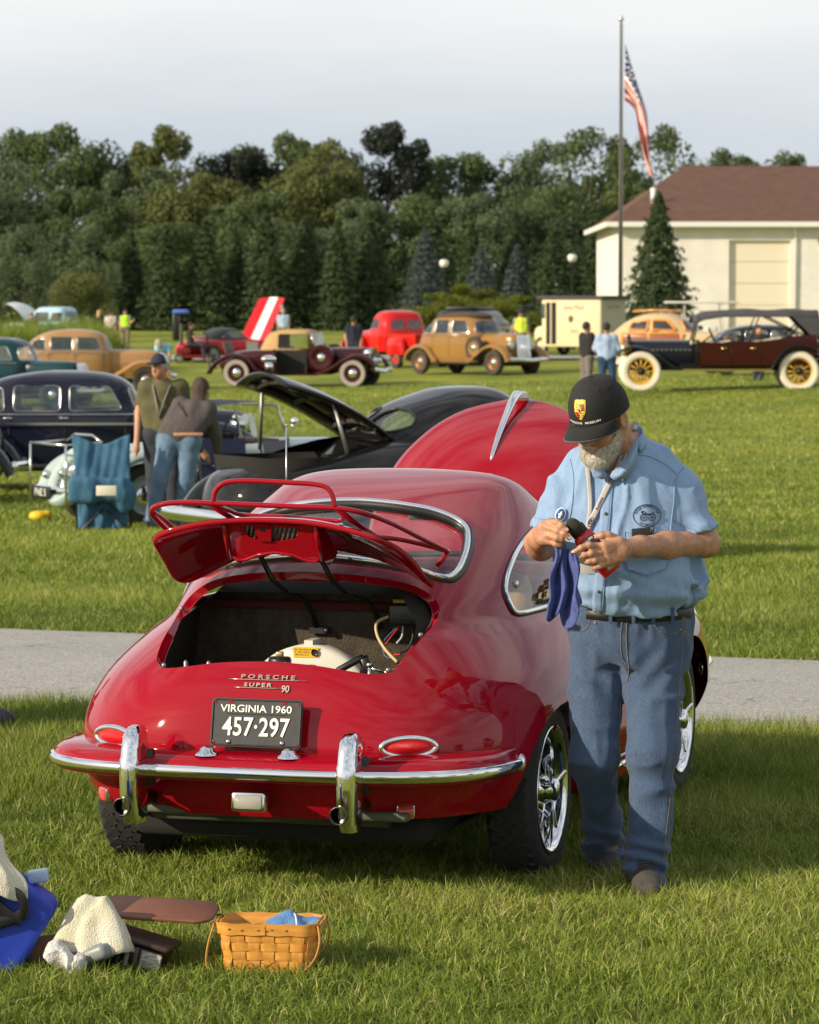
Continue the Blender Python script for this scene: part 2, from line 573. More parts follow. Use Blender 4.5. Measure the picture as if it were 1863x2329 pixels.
# asphalt path: a sheet 4 mm above the soil with a crumbling edge
def asphalt_material():
    m = bpy.data.materials.new('asphalt'); m.use_nodes = True; t = m.node_tree
    b = t.nodes['Principled BSDF']; b.inputs['Roughness'].default_value = .85
    co = t.nodes.new('ShaderNodeTexCoord')
    v = t.nodes.new('ShaderNodeTexVoronoi'); v.inputs['Scale'].default_value = 110
    n = t.nodes.new('ShaderNodeTexNoise'); n.inputs['Scale'].default_value = 1.3; n.inputs['Detail'].default_value = 6
    t.links.new(co.outputs['Object'], v.inputs['Vector']); t.links.new(co.outputs['Object'], n.inputs['Vector'])
    r1 = t.nodes.new('ShaderNodeValToRGB'); e = r1.color_ramp.elements
    e[0].color = (.17, .165, .155, 1); e[1].color = (.50, .48, .45, 1)
    t.links.new(v.outputs['Color'], r1.inputs[0])
    r2 = t.nodes.new('ShaderNodeValToRGB'); r2.color_ramp.elements[0].color = (.8, .8, .8, 1); r2.color_ramp.elements[1].color = (1.15, 1.13, 1.1, 1)
    t.links.new(n.outputs['Fac'], r2.inputs[0])
    mx = t.nodes.new('ShaderNodeMixRGB'); mx.blend_type = 'MULTIPLY'; mx.inputs[0].default_value = 1
    t.links.new(r1.outputs[0], mx.inputs[1]); t.links.new(r2.outputs[0], mx.inputs[2])
    ck = t.nodes.new('ShaderNodeTexVoronoi'); ck.feature = 'DISTANCE_TO_EDGE'; ck.inputs['Scale'].default_value = .8
    wn = t.nodes.new('ShaderNodeTexNoise'); wn.inputs['Scale'].default_value = 3; wn.inputs['Detail'].default_value = 5
    t.links.new(co.outputs['Object'], wn.inputs['Vector'])
    va = t.nodes.new('ShaderNodeVectorMath'); va.operation = 'ADD'; t.links.new(co.outputs['Object'], va.inputs[0]); t.links.new(wn.outputs['Color'], va.inputs[1]); t.links.new(va.outputs[0], ck.inputs['Vector'])
    rk = t.nodes.new('ShaderNodeValToRGB'); rk.color_ramp.elements[0].color = (.35, .34, .32, 1); rk.color_ramp.elements[1].color = (1, 1, 1, 1); rk.color_ramp.elements[1].position = .012
    t.links.new(ck.outputs['Distance'], rk.inputs[0])
    m2 = t.nodes.new('ShaderNodeMixRGB'); m2.blend_type = 'MULTIPLY'; m2.inputs[0].default_value = .7
    t.links.new(mx.outputs[0], m2.inputs[1]); t.links.new(rk.outputs[0], m2.inputs[2]); t.links.new(m2.outputs[0], b.inputs['Base Color'])
    bp = t.nodes.new('ShaderNodeBump'); bp.inputs['Strength'].default_value = .5; bp.inputs['Distance'].default_value = .006
    t.links.new(v.outputs['Distance'], bp.inputs['Height']); t.links.new(bp.outputs[0], b.inputs['Normal'])
    return m
ASPH = asphalt_material()
px_ = np.linspace(-14, 14, 281)
rows = []
for k in np.linspace(0, 1, 9):
    yy = path_near(px_) * (1 - k) + path_far(px_) * k
    zz = gz(px_, yy) + .006 + .03 * (1 - (2 * k - 1) ** 2)
    rows.append(np.stack([px_, yy, zz], 1))
PV = np.stack(rows, 0); n2 = len(px_)
ii, jj = np.meshgrid(np.arange(8), np.arange(n2 - 1), indexing='ij'); a = (ii * n2 + jj).ravel()
tag(link('path', np_mesh('path', PV.reshape(-1, 3), np.stack([a, a + 1, a + 1 + n2, a + n2], 1)), ASPH), kind='structure')

# far service road behind the show field
rows = []
rx = np.linspace(-60, 60, 61)
for k in (0, .33, .66, 1):
    yy = 124 + 9 * k - 0.10 * rx
    rows.append(np.stack([rx, yy, gz(rx, yy) + .05], 1))
RV = np.stack(rows); n2 = len(rx)
ii, jj = np.meshgrid(np.arange(3), np.arange(n2 - 1), indexing='ij'); a = (ii * n2 + jj).ravel()
tag(link('road', np_mesh('road', RV.reshape(-1, 3), np.stack([a, a + 1, a + 1 + n2, a + n2], 1)), ASPH), kind='structure')

# grass blades: real leaves, thick in front, coarser with distance
def grass_material():
    m = bpy.data.materials.new('grass_blade'); m.use_nodes = True; t = m.node_tree
    b = t.nodes['Principled BSDF']; b.inputs['Roughness'].default_value = .55
    b.inputs['Specular IOR Level'].default_value = .3
    at_ = t.nodes.new('ShaderNodeAttribute'); at_.attribute_name = 'tint'
    r = t.nodes.new('ShaderNodeValToRGB'); e = r.color_ramp.elements
    e[0].position = 0; e[0].color = (.075, .118, .014, 1)
    e[1].position = 1; e[1].color = (.52, .43, .22, 1)
    for p, c in ((.35, (.150, .212, .024)), (.7, (.25, .308, .045)), (.9, (.36, .37, .085))):
        q = r.color_ramp.elements.new(p); q.color = (*c, 1)
    t.links.new(at_.outputs['Fac'], r.inputs[0])
    t.links.new(r.outputs[0], b.inputs['Base Color'])
    tr = t.nodes.new('ShaderNodeBsdfTranslucent'); t.links.new(r.outputs[0], tr.inputs[0])
    mx = t.nodes.new('ShaderNodeMixShader'); mx.inputs[0].default_value = .24
    t.links.new(b.outputs[0], mx.inputs[1]); t.links.new(tr.outputs[0], mx.inputs[2])
    t.links.new(mx.outputs[0], t.nodes['Material Output'].inputs[0])
    return m
GRASS = grass_material()

def blades(x, y, h, w, lean, tint, seg=2):
    n = len(x)
    z = gz(x, y)
    az = rng.uniform(0, 2 * PI, n); la = az + rng.normal(0, .9, n)
    wx, wy = np.cos(az) * w / 2, np.sin(az) * w / 2
    lx, ly = np.cos(la) * lean * h, np.sin(la) * lean * h
    base = np.stack([x, y, z - .005], 1)
    W_ = np.stack([wx, wy, 0 * wx], 1)
    if seg == 2:
        mid = base + np.stack([lx * .3, ly * .3, h * .58], 1)
        tip = base + np.stack([lx, ly, h * (1 - .35 * lean)], 1)
        V = np.stack([base - W_, base + W_, mid - W_ * .8, mid + W_ * .8, tip], 1).reshape(-1, 3)
        k = np.arange(n)[:, None] * 5
        F = np.concatenate([k + np.array([[0, 1, 3]]), k + np.array([[0, 3, 2]]), k + np.array([[2, 3, 4]])])
        return V, F, np.repeat(tint, 5)
    tip = base + np.stack([lx, ly, h * (1 - .3 * lean)], 1)
    V = np.stack([base - W_, base + W_, tip], 1).reshape(-1, 3)
    k = np.arange(n)[:, None] * 3
    return V, k + np.array([[0, 1, 2]]), np.repeat(tint, 3)

def field(y0, y1, dens, hmean, wmean, seg, margin=1.12, side=None):
    half0, half1 = y0 * .1166 * margin + .15, y1 * .1166 * margin + .15
    n = int(dens * (half0 + half1) * (y1 - y0))
    y = y0 + (y1 - y0) * rng.random(n)
    x = (rng.random(n) * 2 - 1) * half1
    keep = np.abs(x) < y * .1166 * margin + .15
    pn, pf = path_near(x), path_far(x)
    keep &= ~((y > pn + rng.normal(.0, .025, n)) & (y < pf + rng.normal(0, .025, n)))
    x, y = x[keep], y[keep]; n = len(x)
    P = np.stack([x, y, 0 * x], 1)
    cl = vnoise(P * 3.1) * .5 + vnoise(P * 11. + 5) * .5
    cl2 = vnoise(P * .9 + 20)
    h = hmean * (1 + .38 * cl + .25 * cl2) * rng.uniform(.55, 1.35, n)
    edge = np.minimum(np.abs(y - path_near(x)), np.abs(y - path_far(x)))
    h *= np.where(edge < .25, 1.25, 1)
    cl3 = vnoise(P * .45 + 50)
    tint = np.clip(.365 + .20 * cl + .20 * cl2 + .16 * cl3 + rng.normal(0, .16, n), .02, .8)
    straw = rng.random(n) < .08 + .22 * np.clip(cl2 + .5 * cl - .1, 0, 1)
    tint = np.where(straw, rng.uniform(.85, 1., n), tint)
    return blades(x, y, h, wmean * rng.uniform(.7, 1.3, n), rng.uniform(.15, 1.0, n), tint, seg)

def grass_obj(parts):
    V = []; F = []; T = []; k = 0
    for v, f, t_ in parts:
        V.append(v); F.append(f + k); T.append(t_); k += len(v)
    me = np_mesh('grass', np.concatenate(V), np.concatenate(F), smooth=False)
    fattr(me, 'tint', np.concatenate(T))
    return link('grass', me, GRASS)
g_ = grass_obj([field(8.6, 13.2, 15500, .076, .0043, 2), field(13.2, 17.2, 8500, .072, .0055, 1)])
tag(g_, 'thick mown lawn in front of the path under the red coupe', 'grass', kind='stuff')
g_ = grass_obj([field(18.2, 26, 3600, .062, .008, 1), field(26, 36, 1300, .06, .013, 1), field(36, 52, 420, .055, .02, 1), field(52, 95, 90, .055, .035, 1)])
tag(g_, 'sunlit mown lawn of the show field beyond the path', 'grass', kind='stuff')

# ================================================================== wood, conifers, building, flag, lamps
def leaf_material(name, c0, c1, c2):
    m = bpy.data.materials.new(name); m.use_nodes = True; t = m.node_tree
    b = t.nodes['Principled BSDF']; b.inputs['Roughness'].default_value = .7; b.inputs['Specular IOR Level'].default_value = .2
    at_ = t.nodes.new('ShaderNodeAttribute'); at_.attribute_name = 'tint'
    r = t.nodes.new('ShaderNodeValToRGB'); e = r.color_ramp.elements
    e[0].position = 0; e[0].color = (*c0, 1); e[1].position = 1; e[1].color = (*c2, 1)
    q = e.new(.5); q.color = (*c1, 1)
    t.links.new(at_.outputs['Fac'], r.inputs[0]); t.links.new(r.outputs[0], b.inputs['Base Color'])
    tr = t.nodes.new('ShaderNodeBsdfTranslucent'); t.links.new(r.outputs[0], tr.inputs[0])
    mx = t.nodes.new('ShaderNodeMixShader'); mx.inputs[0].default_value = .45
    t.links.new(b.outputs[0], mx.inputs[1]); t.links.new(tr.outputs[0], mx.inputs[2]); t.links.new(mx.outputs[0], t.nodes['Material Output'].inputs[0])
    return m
LEAF = [leaf_material('leaf_mid_green', (.078, .110, .046), (.112, .152, .058), (.16, .205, .076)),
        leaf_material('leaf_olive', (.092, .112, .040), (.142, .165, .052), (.205, .22, .072)),
        leaf_material('leaf_dark', (.030, .038, .028), (.045, .056, .038), (.065, .08, .05)),
        leaf_material('leaf_grey_green', (.088, .120, .064), (.13, .17, .086), (.185, .23, .115)),
        leaf_material('needle_dark', (.042, .064, .030), (.066, .098, .040), (.105, .14, .055)),
        leaf_material('needle_blue', (.045, .062, .055), (.085, .112, .105), (.14, .175, .17)),
        leaf_material('shrub_yellow_green', (.07, .095, .012), (.14, .165, .022), (.23, .24, .04))]
BARK = mat('bark', (.05, .038, .027), rough=.95, var=.4, vscale=6, bump=.6, bscale=20)

def leaves_mesh(name, C, S, tint, outward=None):
    """leaf clump quads at centres C with sizes S"""
    n = len(C)
    a = rng.normal(0, 1, (n, 3)); a /= np.linalg.norm(a, axis=1, keepdims=True)
    if outward is not None:
        nn = outward + rng.normal(0, .55, (n, 3)); a = np.cross(nn, a); a /= np.maximum(np.linalg.norm(a, axis=1, keepdims=True), 1e-6)
        b = np.cross(nn, a)
    else: b = np.cross(a, rng.normal(0, 1, (n, 3)))
    b /= np.maximum(np.linalg.norm(b, axis=1, keepdims=True), 1e-6)
    s = S[:, None]
    V = np.stack([C - a * s * .5, C + b * s * .34 - a * s * .05, C + a * s * .55, C - b * s * .34 + a * s * .08], 1).reshape(-1, 3)
    F = np.arange(n * 4).reshape(-1, 4)
    me = np_mesh(name, V, F, False); fattr(me, 'tint', np.repeat(tint, 4)); return me

def broadleaf(seed, nblob=34, nleaf=13500, sparse=0.0, tall=1.0):
    """unit crown: 1 high (from .22 to 1), about .8 wide"""
    r = np.random.default_rng(seed)
    B = []
    for i in range(nblob):
        z = r.uniform(.16, .92); w = .41 * math.sin(PI * min(max((z + .06) / 1.08, .02), .98)) ** .7
        an = r.uniform(0, 2 * PI); q = w * math.sqrt(r.uniform(.15, 1))
        B.append((q * math.cos(an), q * math.sin(an), z, r.uniform(.08, .155) * (1 - .3 * (z > .8))))
    B = np.array(B)
    k = r.integers(0, nblob, nleaf); d = r.normal(0, 1, (nleaf, 3)); d /= np.linalg.norm(d, axis=1, keepdims=True)
    rad = r.uniform(.45, 1.10, nleaf) ** .7
    C = B[k, :3] + d * (B[k, 3] * rad)[:, None] * np.array([1.05, 1.05, .85])
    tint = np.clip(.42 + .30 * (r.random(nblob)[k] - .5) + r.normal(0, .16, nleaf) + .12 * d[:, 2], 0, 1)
    if sparse:
        keep = vnoise(C * 9 + seed) > (sparse - .6); C, d, tint = C[keep], d[keep], tint[keep]
    return leaves_mesh('crown', C, r.uniform(.016, .034, len(C)), tint, d)
def conifer(seed, n=5200, width=.24, droop=.25):
    r = np.random.default_rng(seed)
    z = 1 - r.random(n) ** .62 * .97; lay = np.floor(z * 17) / 17
    w = width * (1 - z) ** .85 * (1 + .16 * np.sin(z * 17 * 2 * PI)) + .008
    an = r.uniform(0, 2 * PI, n); w = w * (1 + .18 * np.sin(an * 5 + lay * 40) + .1 * np.sin(an * 11 + lay * 90))
    q = w * r.uniform(.55, 1.08, n)
    C = np.stack([q * np.cos(an), q * np.sin(an), z - droop * q * .6], 1)
    d = np.stack([np.cos(an), np.sin(an), 0 * an + .25], 1)
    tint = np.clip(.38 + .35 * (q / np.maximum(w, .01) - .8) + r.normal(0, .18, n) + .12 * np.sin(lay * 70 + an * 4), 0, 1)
    return leaves_mesh('crown', C, r.uniform(.018, .040, n), tint, d)
def trunk_mesh(seed, h0=.75, r0=.022, limbs=7):
    r = random.Random(seed); mb = MB()
    pts = [(r.uniform(-.01, .01) * i, r.uniform(-.01, .01) * i, h0 * i / 5) for i in range(6)]
    mb.tube(pts, [r0 * (1 - .75 * i / 5) for i in range(6)], 7)
    for k in range(limbs):
        z = r.uniform(.25, .6); a = r.uniform(0, 2 * PI); L = r.uniform(.18, .32)
        mb.tube([(0, 0, z), (L * .5 * math.cos(a), L * .5 * math.sin(a), z + L * .35), (L * math.cos(a), L * math.sin(a), z + L * .8)], [r0 * .45, r0 * .3, r0 * .1], 5)
    return mb
CROWNS = [broadleaf(11), broadleaf(12, 40), broadleaf(13, 28), broadleaf(14, 36), broadleaf(15, 44, 9500, .40), broadleaf(16, 30)]
CONES = [conifer(21), conifer(22, 5200, .28), conifer(23, 4800, .20)]
_tm = trunk_mesh(5).build('trunk_source', BARK); TRUNK_ME = _tm.data; bpy.data.objects.remove(_tm)
_tm = trunk_mesh(6, .9, .016, 0).build('trunk_source', BARK); TRUNKC_ME = _tm.data; bpy.data.objects.remove(_tm)

def tree(name, crown, tmesh, x, y, h, w, m, label, cat, group=None, rz=None, z=None, sink=0.0):
    t = empty(name, (x, y, (gzf(x, y) if z is None else z) - sink), random.uniform(0, 6.28) if rz is None else rz, label, cat, group)
    t.scale = (w, w, h)
    c = link('crown', crown, None, t)
    if len(crown.materials) == 0: crown.materials.append(LEAF[0])
    c.material_slots[0].link = 'OBJECT'; c.material_slots[0].material = m
    link('trunk', tmesh, BARK, t)
    return t
ORD = ['first', 'second', 'third', 'fourth', 'fifth', 'sixth', 'seventh', 'eighth', 'ninth', 'tenth', 'eleventh', 'twelfth', 'thirteenth', 'fourteenth', 'fifteenth', 'sixteenth', 'seventeenth', 'eighteenth', 'nineteenth', 'twentieth', 'twenty-first', 'twenty-second']
# skyline row: (x, y, top z, width, leaf)
SKY = [(-36, 250, 15, 11, 0), (-29.5, 252, 15.5, 10, 3), (-24.5, 250, 15.2, 10.5, 0), (-19.5, 254, 13.2, 9, 3), (-17, 250, 14.9, 8.5, 1), (-12.6, 252, 14.2, 8.5, 2), (-9.5, 254, 14.9, 9, 0), (-6.2, 250, 14.0, 9.5, 1), (-1.6, 246, 15.0, 9.8, 2), (2.9, 250, 13.7, 9.5, 0),
       (6.4, 254, 11.6, 7.5, 0), (9.6, 250, 13.9, 8.5, 3), (13.0, 246, 14.6, 10.5, 4), (16.6, 244, 14.8, 9.0, 4), (22.3, 252, 13.6, 8, 3), (26.2, 252, 13.2, 7.5, 0), (31.5, 256, 11.2, 9, 0), (39, 254, 12, 11, 1)]
for i, (x, y, zt, w, li) in enumerate(SKY):
    g = gzf(x, y); cm = CROWNS[4] if li == 4 else CROWNS[i % 4]
    look = {0: 'green', 1: 'olive green', 2: 'very dark', 3: 'grey green', 4: 'open crowned dark green'}[li]
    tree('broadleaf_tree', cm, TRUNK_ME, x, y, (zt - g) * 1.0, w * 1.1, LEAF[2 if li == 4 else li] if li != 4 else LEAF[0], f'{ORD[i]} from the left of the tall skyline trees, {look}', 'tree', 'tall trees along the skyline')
# middle row, lower trees that close the wood
MID = [(-34, 232, 10.5, 9, 3), (-27.5, 236, 12.0, 9, 3), (-22, 234, 9.8, 8, 0), (-18.5, 238, 11.5, 8, 3), (-13.8, 236, 11.2, 8.5, 1), (-9.8, 232, 9.6, 7.5, 0), (-5.4, 236, 11.8, 9, 1), (-3.0, 228, 9.0, 7.5, 3), (1.4, 230, 10.0, 8, 0), (4.6, 226, 9.4, 7.5, 3),
       (8.2, 230, 9.6, 7, 0), (11.2, 226, 8.8, 7, 4), (14.5, 228, 9.4, 8, 1), (19, 230, 9.5, 8, 0), (-30, 224, 8.6, 8, 1), (-15.8, 224, 7.8, 7, 0), (-7.4, 222, 7.6, 6.5, 3)]
for i, (x, y, zt, w, li) in enumerate(sorted(MID)):
    g = gzf(x, y)
    look = ['green', 'olive green', 'dark', 'grey green', 'dark green'][li]
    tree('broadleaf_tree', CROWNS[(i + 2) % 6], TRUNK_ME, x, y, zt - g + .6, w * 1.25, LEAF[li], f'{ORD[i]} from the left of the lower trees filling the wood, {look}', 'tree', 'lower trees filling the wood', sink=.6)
# evergreen screen in front
EVG = [(-27.5, 206, 6.2, 4.6, 4), (-24.6, 204, 7.0, 4.4, 3), (-21.6, 208, 6.3, 4.2, 4), (-19.2, 205, 6.6, 4.0, 4), (-16.4, 207, 6.4, 3.8, 4), (-14.2, 205, 6.6, 3.6, 4), (-12.0, 206, 6.9, 3.6, 4), (-10.3, 208, 6.5, 3.4, 4), (-8.4, 206, 7.5, 4.0, 4), (-6.2, 208, 7.2, 3.8, 4), (-4.2, 206, 7.0, 3.6, 4), (-2.4, 208, 7.8, 3.8, 4),
       (1.4, 212, 7.6, 4.0, 4), (3.6, 206, 6.9, 3.6, 4), (6.2, 208, 7.6, 4.0, 4), (8.4, 206, 6.5, 3.8, 4), (-31, 206, 6.6, 4.6, 4), (10.6, 206, 6.2, 3.6, 4)]
for i, (x, y, zt, w, li) in enumerate(sorted(EVG)):
    g = gzf(x, y)
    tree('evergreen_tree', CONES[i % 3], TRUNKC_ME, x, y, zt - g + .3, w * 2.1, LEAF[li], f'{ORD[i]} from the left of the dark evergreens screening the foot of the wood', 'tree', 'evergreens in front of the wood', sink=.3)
tree('blue_spruce', CONES[1], TRUNKC_ME, .85, 190, 6.0, 6.2, LEAF[5], 'taller silvery blue spruce left of the first globe lamp post', 'tree', 'blue spruces', sink=.2)
tree('blue_spruce', CONES[0], TRUNKC_ME, 3.75, 186, 4.9, 6.6, LEAF[5], 'squat silvery blue spruce between the two globe lamp posts', 'tree', 'blue spruces', sink=.2)
tree('blue_spruce', CONES[2], TRUNKC_ME, 6.1, 200, 5.2, 6.6, LEAF[5], 'half hidden bluish spruce left of the taller lamp post', 'tree', 'blue spruces', sink=.2)
tree('spruce_tree', conifer(31, 9000, .30, .35), TRUNKC_ME, 11.3, 160, 7.1, 6.4, LEAF[4], 'dark green spruce standing in front of the cream building', 'tree', sink=.1)
# pale willowy young trees at the left edge
for x, w in ((-20.5, 4.6), (-17.4, 5.0)):
    tree('young_tree', CROWNS[4], TRUNK_ME, x, 185, 6.6, w * 1.1, LEAF[3], 'pale grey green young tree, ' + ('leftmost' if x < -19 else 'right one') + ' of two at the left edge', 'tree', 'young trees left', sink=.5)
# yellow green shrubs behind the gold sedan
for x, y, h, w, lab in ((1.2, 140, 2.6, 3.4, 'low yellow green shrub left of the globe lamp post base'), (2.5, 142, 2.9, 3.4, 'middle and tallest of the yellow green shrubs behind the gold sedan'), (4.0, 141, 2.5, 3.2, 'right hand yellow green shrub beside the cream van')):
    tree('shrub', CROWNS[3], TRUNK_ME, x, y, h * 1.15, w * 1.25, LEAF[6], lab, 'shrub', 'yellow green shrubs', sink=.45)
tree('shrub', CROWNS[1], TRUNK_ME, -15.8, 170, 4.4, 4.2, LEAF[1], 'straw green shrub behind the white and pale blue truck', 'shrub', sink=.7)

# tall ornamental grass bank on the left
def bank(x0, x1, y0, y1, n, hh, w=.03, tl=.45):
    x = rng.uniform(x0, x1, n); y = rng.uniform(y0, y1, n)
    env = np.clip((x1 - x) / 1.3, .3, 1) * (1 + .22 * vnoise(np.stack([x * 1.2, y * 1.2, 0 * x], 1)))
    tint = np.clip(tl + .22 * vnoise(np.stack([x * .8, y * .8, 0 * x], 1)) + rng.normal(0, .13, n), 0, .95)
    return blades(x, y, hh * env * rng.uniform(.7, 1.15, n), w * rng.uniform(.7, 1.3, n), rng.uniform(.1, .6, n), tint, 2)
tag(grass_obj([bank(-19, -8.7, 108, 116, 30000, 1.66)]), 'tall soft ornamental grass in a bank at the left behind the tan sedan', 'grass', kind='stuff')

# building
def course_material(name, c1, c2, cm, bw, bh, vert, bump):
    m = bpy.data.materials.new(name); m.use_nodes = True; t = m.node_tree; b = t.nodes['Principled BSDF']; b.inputs['Roughness'].default_value = .9
    co = t.nodes.new('ShaderNodeTexCoord'); sp_ = t.nodes.new('ShaderNodeSeparateXYZ'); cb = t.nodes.new('ShaderNodeCombineXYZ')
    t.links.new(co.outputs['Object'], sp_.inputs[0]); ad = t.nodes.new('ShaderNodeMath'); t.links.new(sp_.outputs[0], ad.inputs[0]); t.links.new(sp_.outputs[1], ad.inputs[1])
    t.links.new(ad.outputs[0] if vert else sp_.outputs[0], cb.inputs[0]); t.links.new(sp_.outputs[2], cb.inputs[1])
    br = t.nodes.new('ShaderNodeTexBrick'); br.inputs['Scale'].default_value = 1; br.inputs['Brick Width'].default_value = bw; br.inputs['Row Height'].default_value = bh; br.inputs['Mortar Size'].default_value = .012
    br.inputs['Color1'].default_value = (*c1, 1); br.inputs['Color2'].default_value = (*c2, 1); br.inputs['Mortar'].default_value = (*cm, 1)
    t.links.new(cb.outputs[0], br.inputs['Vector'])
    n = t.nodes.new('ShaderNodeTexNoise'); n.inputs['Scale'].default_value = 1.1; n.inputs['Detail'].default_value = 6; t.links.new(co.outputs['Object'], n.inputs['Vector'])
    r = t.nodes.new('ShaderNodeValToRGB'); r.color_ramp.elements[0].color = (.78, .77, .74, 1); r.color_ramp.elements[1].color = (1.08, 1.07, 1.05, 1); t.links.new(n.outputs['Fac'], r.inputs[0])
    mx = t.nodes.new('ShaderNodeMixRGB'); mx.blend_type = 'MULTIPLY'; mx.inputs[0].default_value = 1; t.links.new(br.outputs['Color'], mx.inputs[1]); t.links.new(r.outputs[0], mx.inputs[2]); t.links.new(mx.outputs[0], b.inputs['Base Color'])
    bp = t.nodes.new('ShaderNodeBump'); bp.inputs['Strength'].default_value = bump; bp.inputs['Distance'].default_value = .02; bp.invert = True
    t.links.new(br.outputs['Fac'], bp.inputs['Height']); t.links.new(bp.outputs[0], b.inputs['Normal']); MATS[name] = m
    return m
BRK = course_material('cream_painted_block', (.80, .77, .72), (.77, .74, .69), (.73, .70, .65), .42, .21, True, .2)
TRIM = mat('white_trim', (.75, .74, .70), rough=.5)
ROOF = course_material('brown_shingles', (.165, .078, .050), (.125, .060, .040), (.075, .038, .026), .35, .09, False, .8)
CREAMD = mat('cream_door_paint', (.74, .66, .52), rough=.5)
bx0, by0, bx1, by1 = 10.2, 172.0, 46.0, 192.0; bg_ = gzf(14, 172) - .4
BL = empty('building', (bx0, by0, bg_), 0, 'cream painted brick building with brown hipped roof and garage door', 'building')
EZ = 5.95 - bg_; W_ = bx1 - bx0; D_ = by1 - by0
dx0, dx1, dzt = 15.6 - bx0, 18.6 - bx0, 5.10 - bg_
wl = MB()
for a_, b_ in ((0, dx0), (dx1, W_)): wl.box(((a_ + b_) / 2, .15, EZ / 2), (b_ - a_, .3, EZ))
wl.box(((dx0 + dx1) / 2, .15, (EZ + dzt) / 2), (dx1 - dx0, .3, EZ - dzt))
wl.box((.15, D_ / 2 + .15, EZ / 2), (.3, D_ - .3, EZ)); wl.box((W_ - .15, D_ / 2 + .15, EZ / 2), (.3, D_ - .3, EZ)); wl.box((W_ / 2, D_ - .15, EZ / 2), (W_ - .6, .3, EZ - .01))
wl.build('wall', BRK, BL)
for k in range(5): MB().box(((dx0 + dx1) / 2, .22, .02 + dzt / 5 * (k + .5)), (dx1 - dx0, .05, dzt / 5 - .02)).build('door_panel', CREAMD, BL)
ov_ = .55; e0 = EZ + .02; rh = 9.1 - bg_
rv = [(-ov_, -ov_, e0), (W_ + ov_, -ov_, e0), (W_ + ov_, D_ + ov_, e0), (-ov_, D_ + ov_, e0), (3.95, D_ / 2, rh), (W_ - 3.95, D_ / 2, rh)]
rf = MB().add(rv, [(0, 1, 5, 4), (2, 3, 4, 5), (3, 0, 4), (1, 2, 5), (0, 3, 2, 1)]).build('roof', ROOF, BL)
MB().box((W_ / 2, -ov_ - .06, e0 - .1), (W_ + 2 * ov_ + .2, .12, .24)).build('gutter', TRIM, BL)
MB().box((-ov_ - .06, D_ / 2, e0 - .1), (.12, D_ + 2 * ov_, .24)).build('gutter', TRIM, BL)
MB().box((W_ / 2, -ov_ / 2, e0 - .24), (W_ + ov_, ov_, .03)).build('soffit', TRIM, BL)
MB().tube([(18.75 - bx0, -.45, e0 - .2), (18.85 - bx0, -.1, e0 - .6), (18.85 - bx0, -.07, .1)], .05, 8).build('downpipe', TRIM, BL)
MB().box((20.2 - bx0, -.1, 5.1 - bg_), (.5, .25, .25), bev=.05).build('wall_light', mat('bronze_fitting', (.05, .035, .025), .5), BL)
MB().tube([(1.9, 3.0, rh - 2.1), (1.9, 3.0, rh - 1.35)], .13, 10).build('vent_pipe', TRIM, rf)
MB().box((.35, -.55, .9), (.9, .5, 1.1), bev=.04).build('meter_box', mat('grey_box', (.12, .12, .12), .6), BL)

# flagpole and limp flag
fx, fy = 8.98, 150.0; fg = gzf(fx, fy)
FP = empty('flagpole', (fx, fy, fg), 0, 'tall dark flagpole with silver ball beside the spruce', 'flagpole')
PT = 13.95 - fg
MB().tube([(0, 0, 0), (0, 0, PT * .4), (0, 0, PT)], [.10, .085, .045], 12).build('pole', mat('dark_bronze_pole', (.055, .05, .046), .5, .2), FP)
MB().ball((0, 0, PT + .12), .12).build('ball', mat('silver_ball', (.75, .73, .68), .25, .9), FP)
MB().tube([(.09, -.06, .9), (.08, -.06, PT - .1)], .012, 5).build('halyard', mat('rope', (.3, .28, .25), .9), FP)
k_ = 150 / 7992.
def flag_xy(u, v): return ((u - 931.5) * k_ - fx, 1.95 + (693.4 - v) * k_ - fg)
top = spline([(*flag_xy(1420, 104), 0), (*flag_xy(1433, 150), 0), (*flag_xy(1450, 205), 0), (*flag_xy(1468, 262), 0), (*flag_xy(1474, 320), 0), (*flag_xy(1478, 372), 0), (*flag_xy(1482, 402), 0)], 8)
bot = spline([(*flag_xy(1418, 232), 0), (*flag_xy(1432, 240), 0), (*flag_xy(1446, 256), 0), (*flag_xy(1452, 300), 0), (*flag_xy(1460, 340), 0), (*flag_xy(1470, 378), 0), (*flag_xy(1480, 400), 0)], 8)
FL = empty('flag', (fx, fy, fg), 0, 'red, white and blue striped flag hanging limp from the pole', 'flag')
FR, FW, FB_ = mat('flag_red', (.60, .02, .03), .8), mat('flag_white', (.85, .84, .82), .8), mat('flag_blue', (.025, .04, .20), .8)
def flag_pt(s, t):
    i = s * (len(top) - 1); j = min(int(i), len(top) - 2); f = i - j
    a_, b_ = top[j].lerp(top[j + 1], f), bot[j].lerp(bot[j + 1], f); p = a_.lerp(b_, t)
    return Vector((p.x + .10 * math.sin(t * 9 + s * 5) * s, .35 * math.sin(t * 7.5 + s * 4) * min(1, s * 3) + .12 * math.sin(t * 17 + s * 11), p.y))
for k in range(13):
    s0 = .40 if k < 7 else 0.0
    G = [[flag_pt(s, (k + q) / 13) for q in (0, .5, 1)] for s in np.linspace(s0, 1, 30)]
    MB().loft(G, False).build('stripe', FR if k % 2 == 0 else FW, FL)
G = [[flag_pt(s, t) for t in np.linspace(0, 7 / 13, 12)] for s in np.linspace(0, .40, 14)]
cant = MB().loft(G, False).build('canton', FB_, FL)
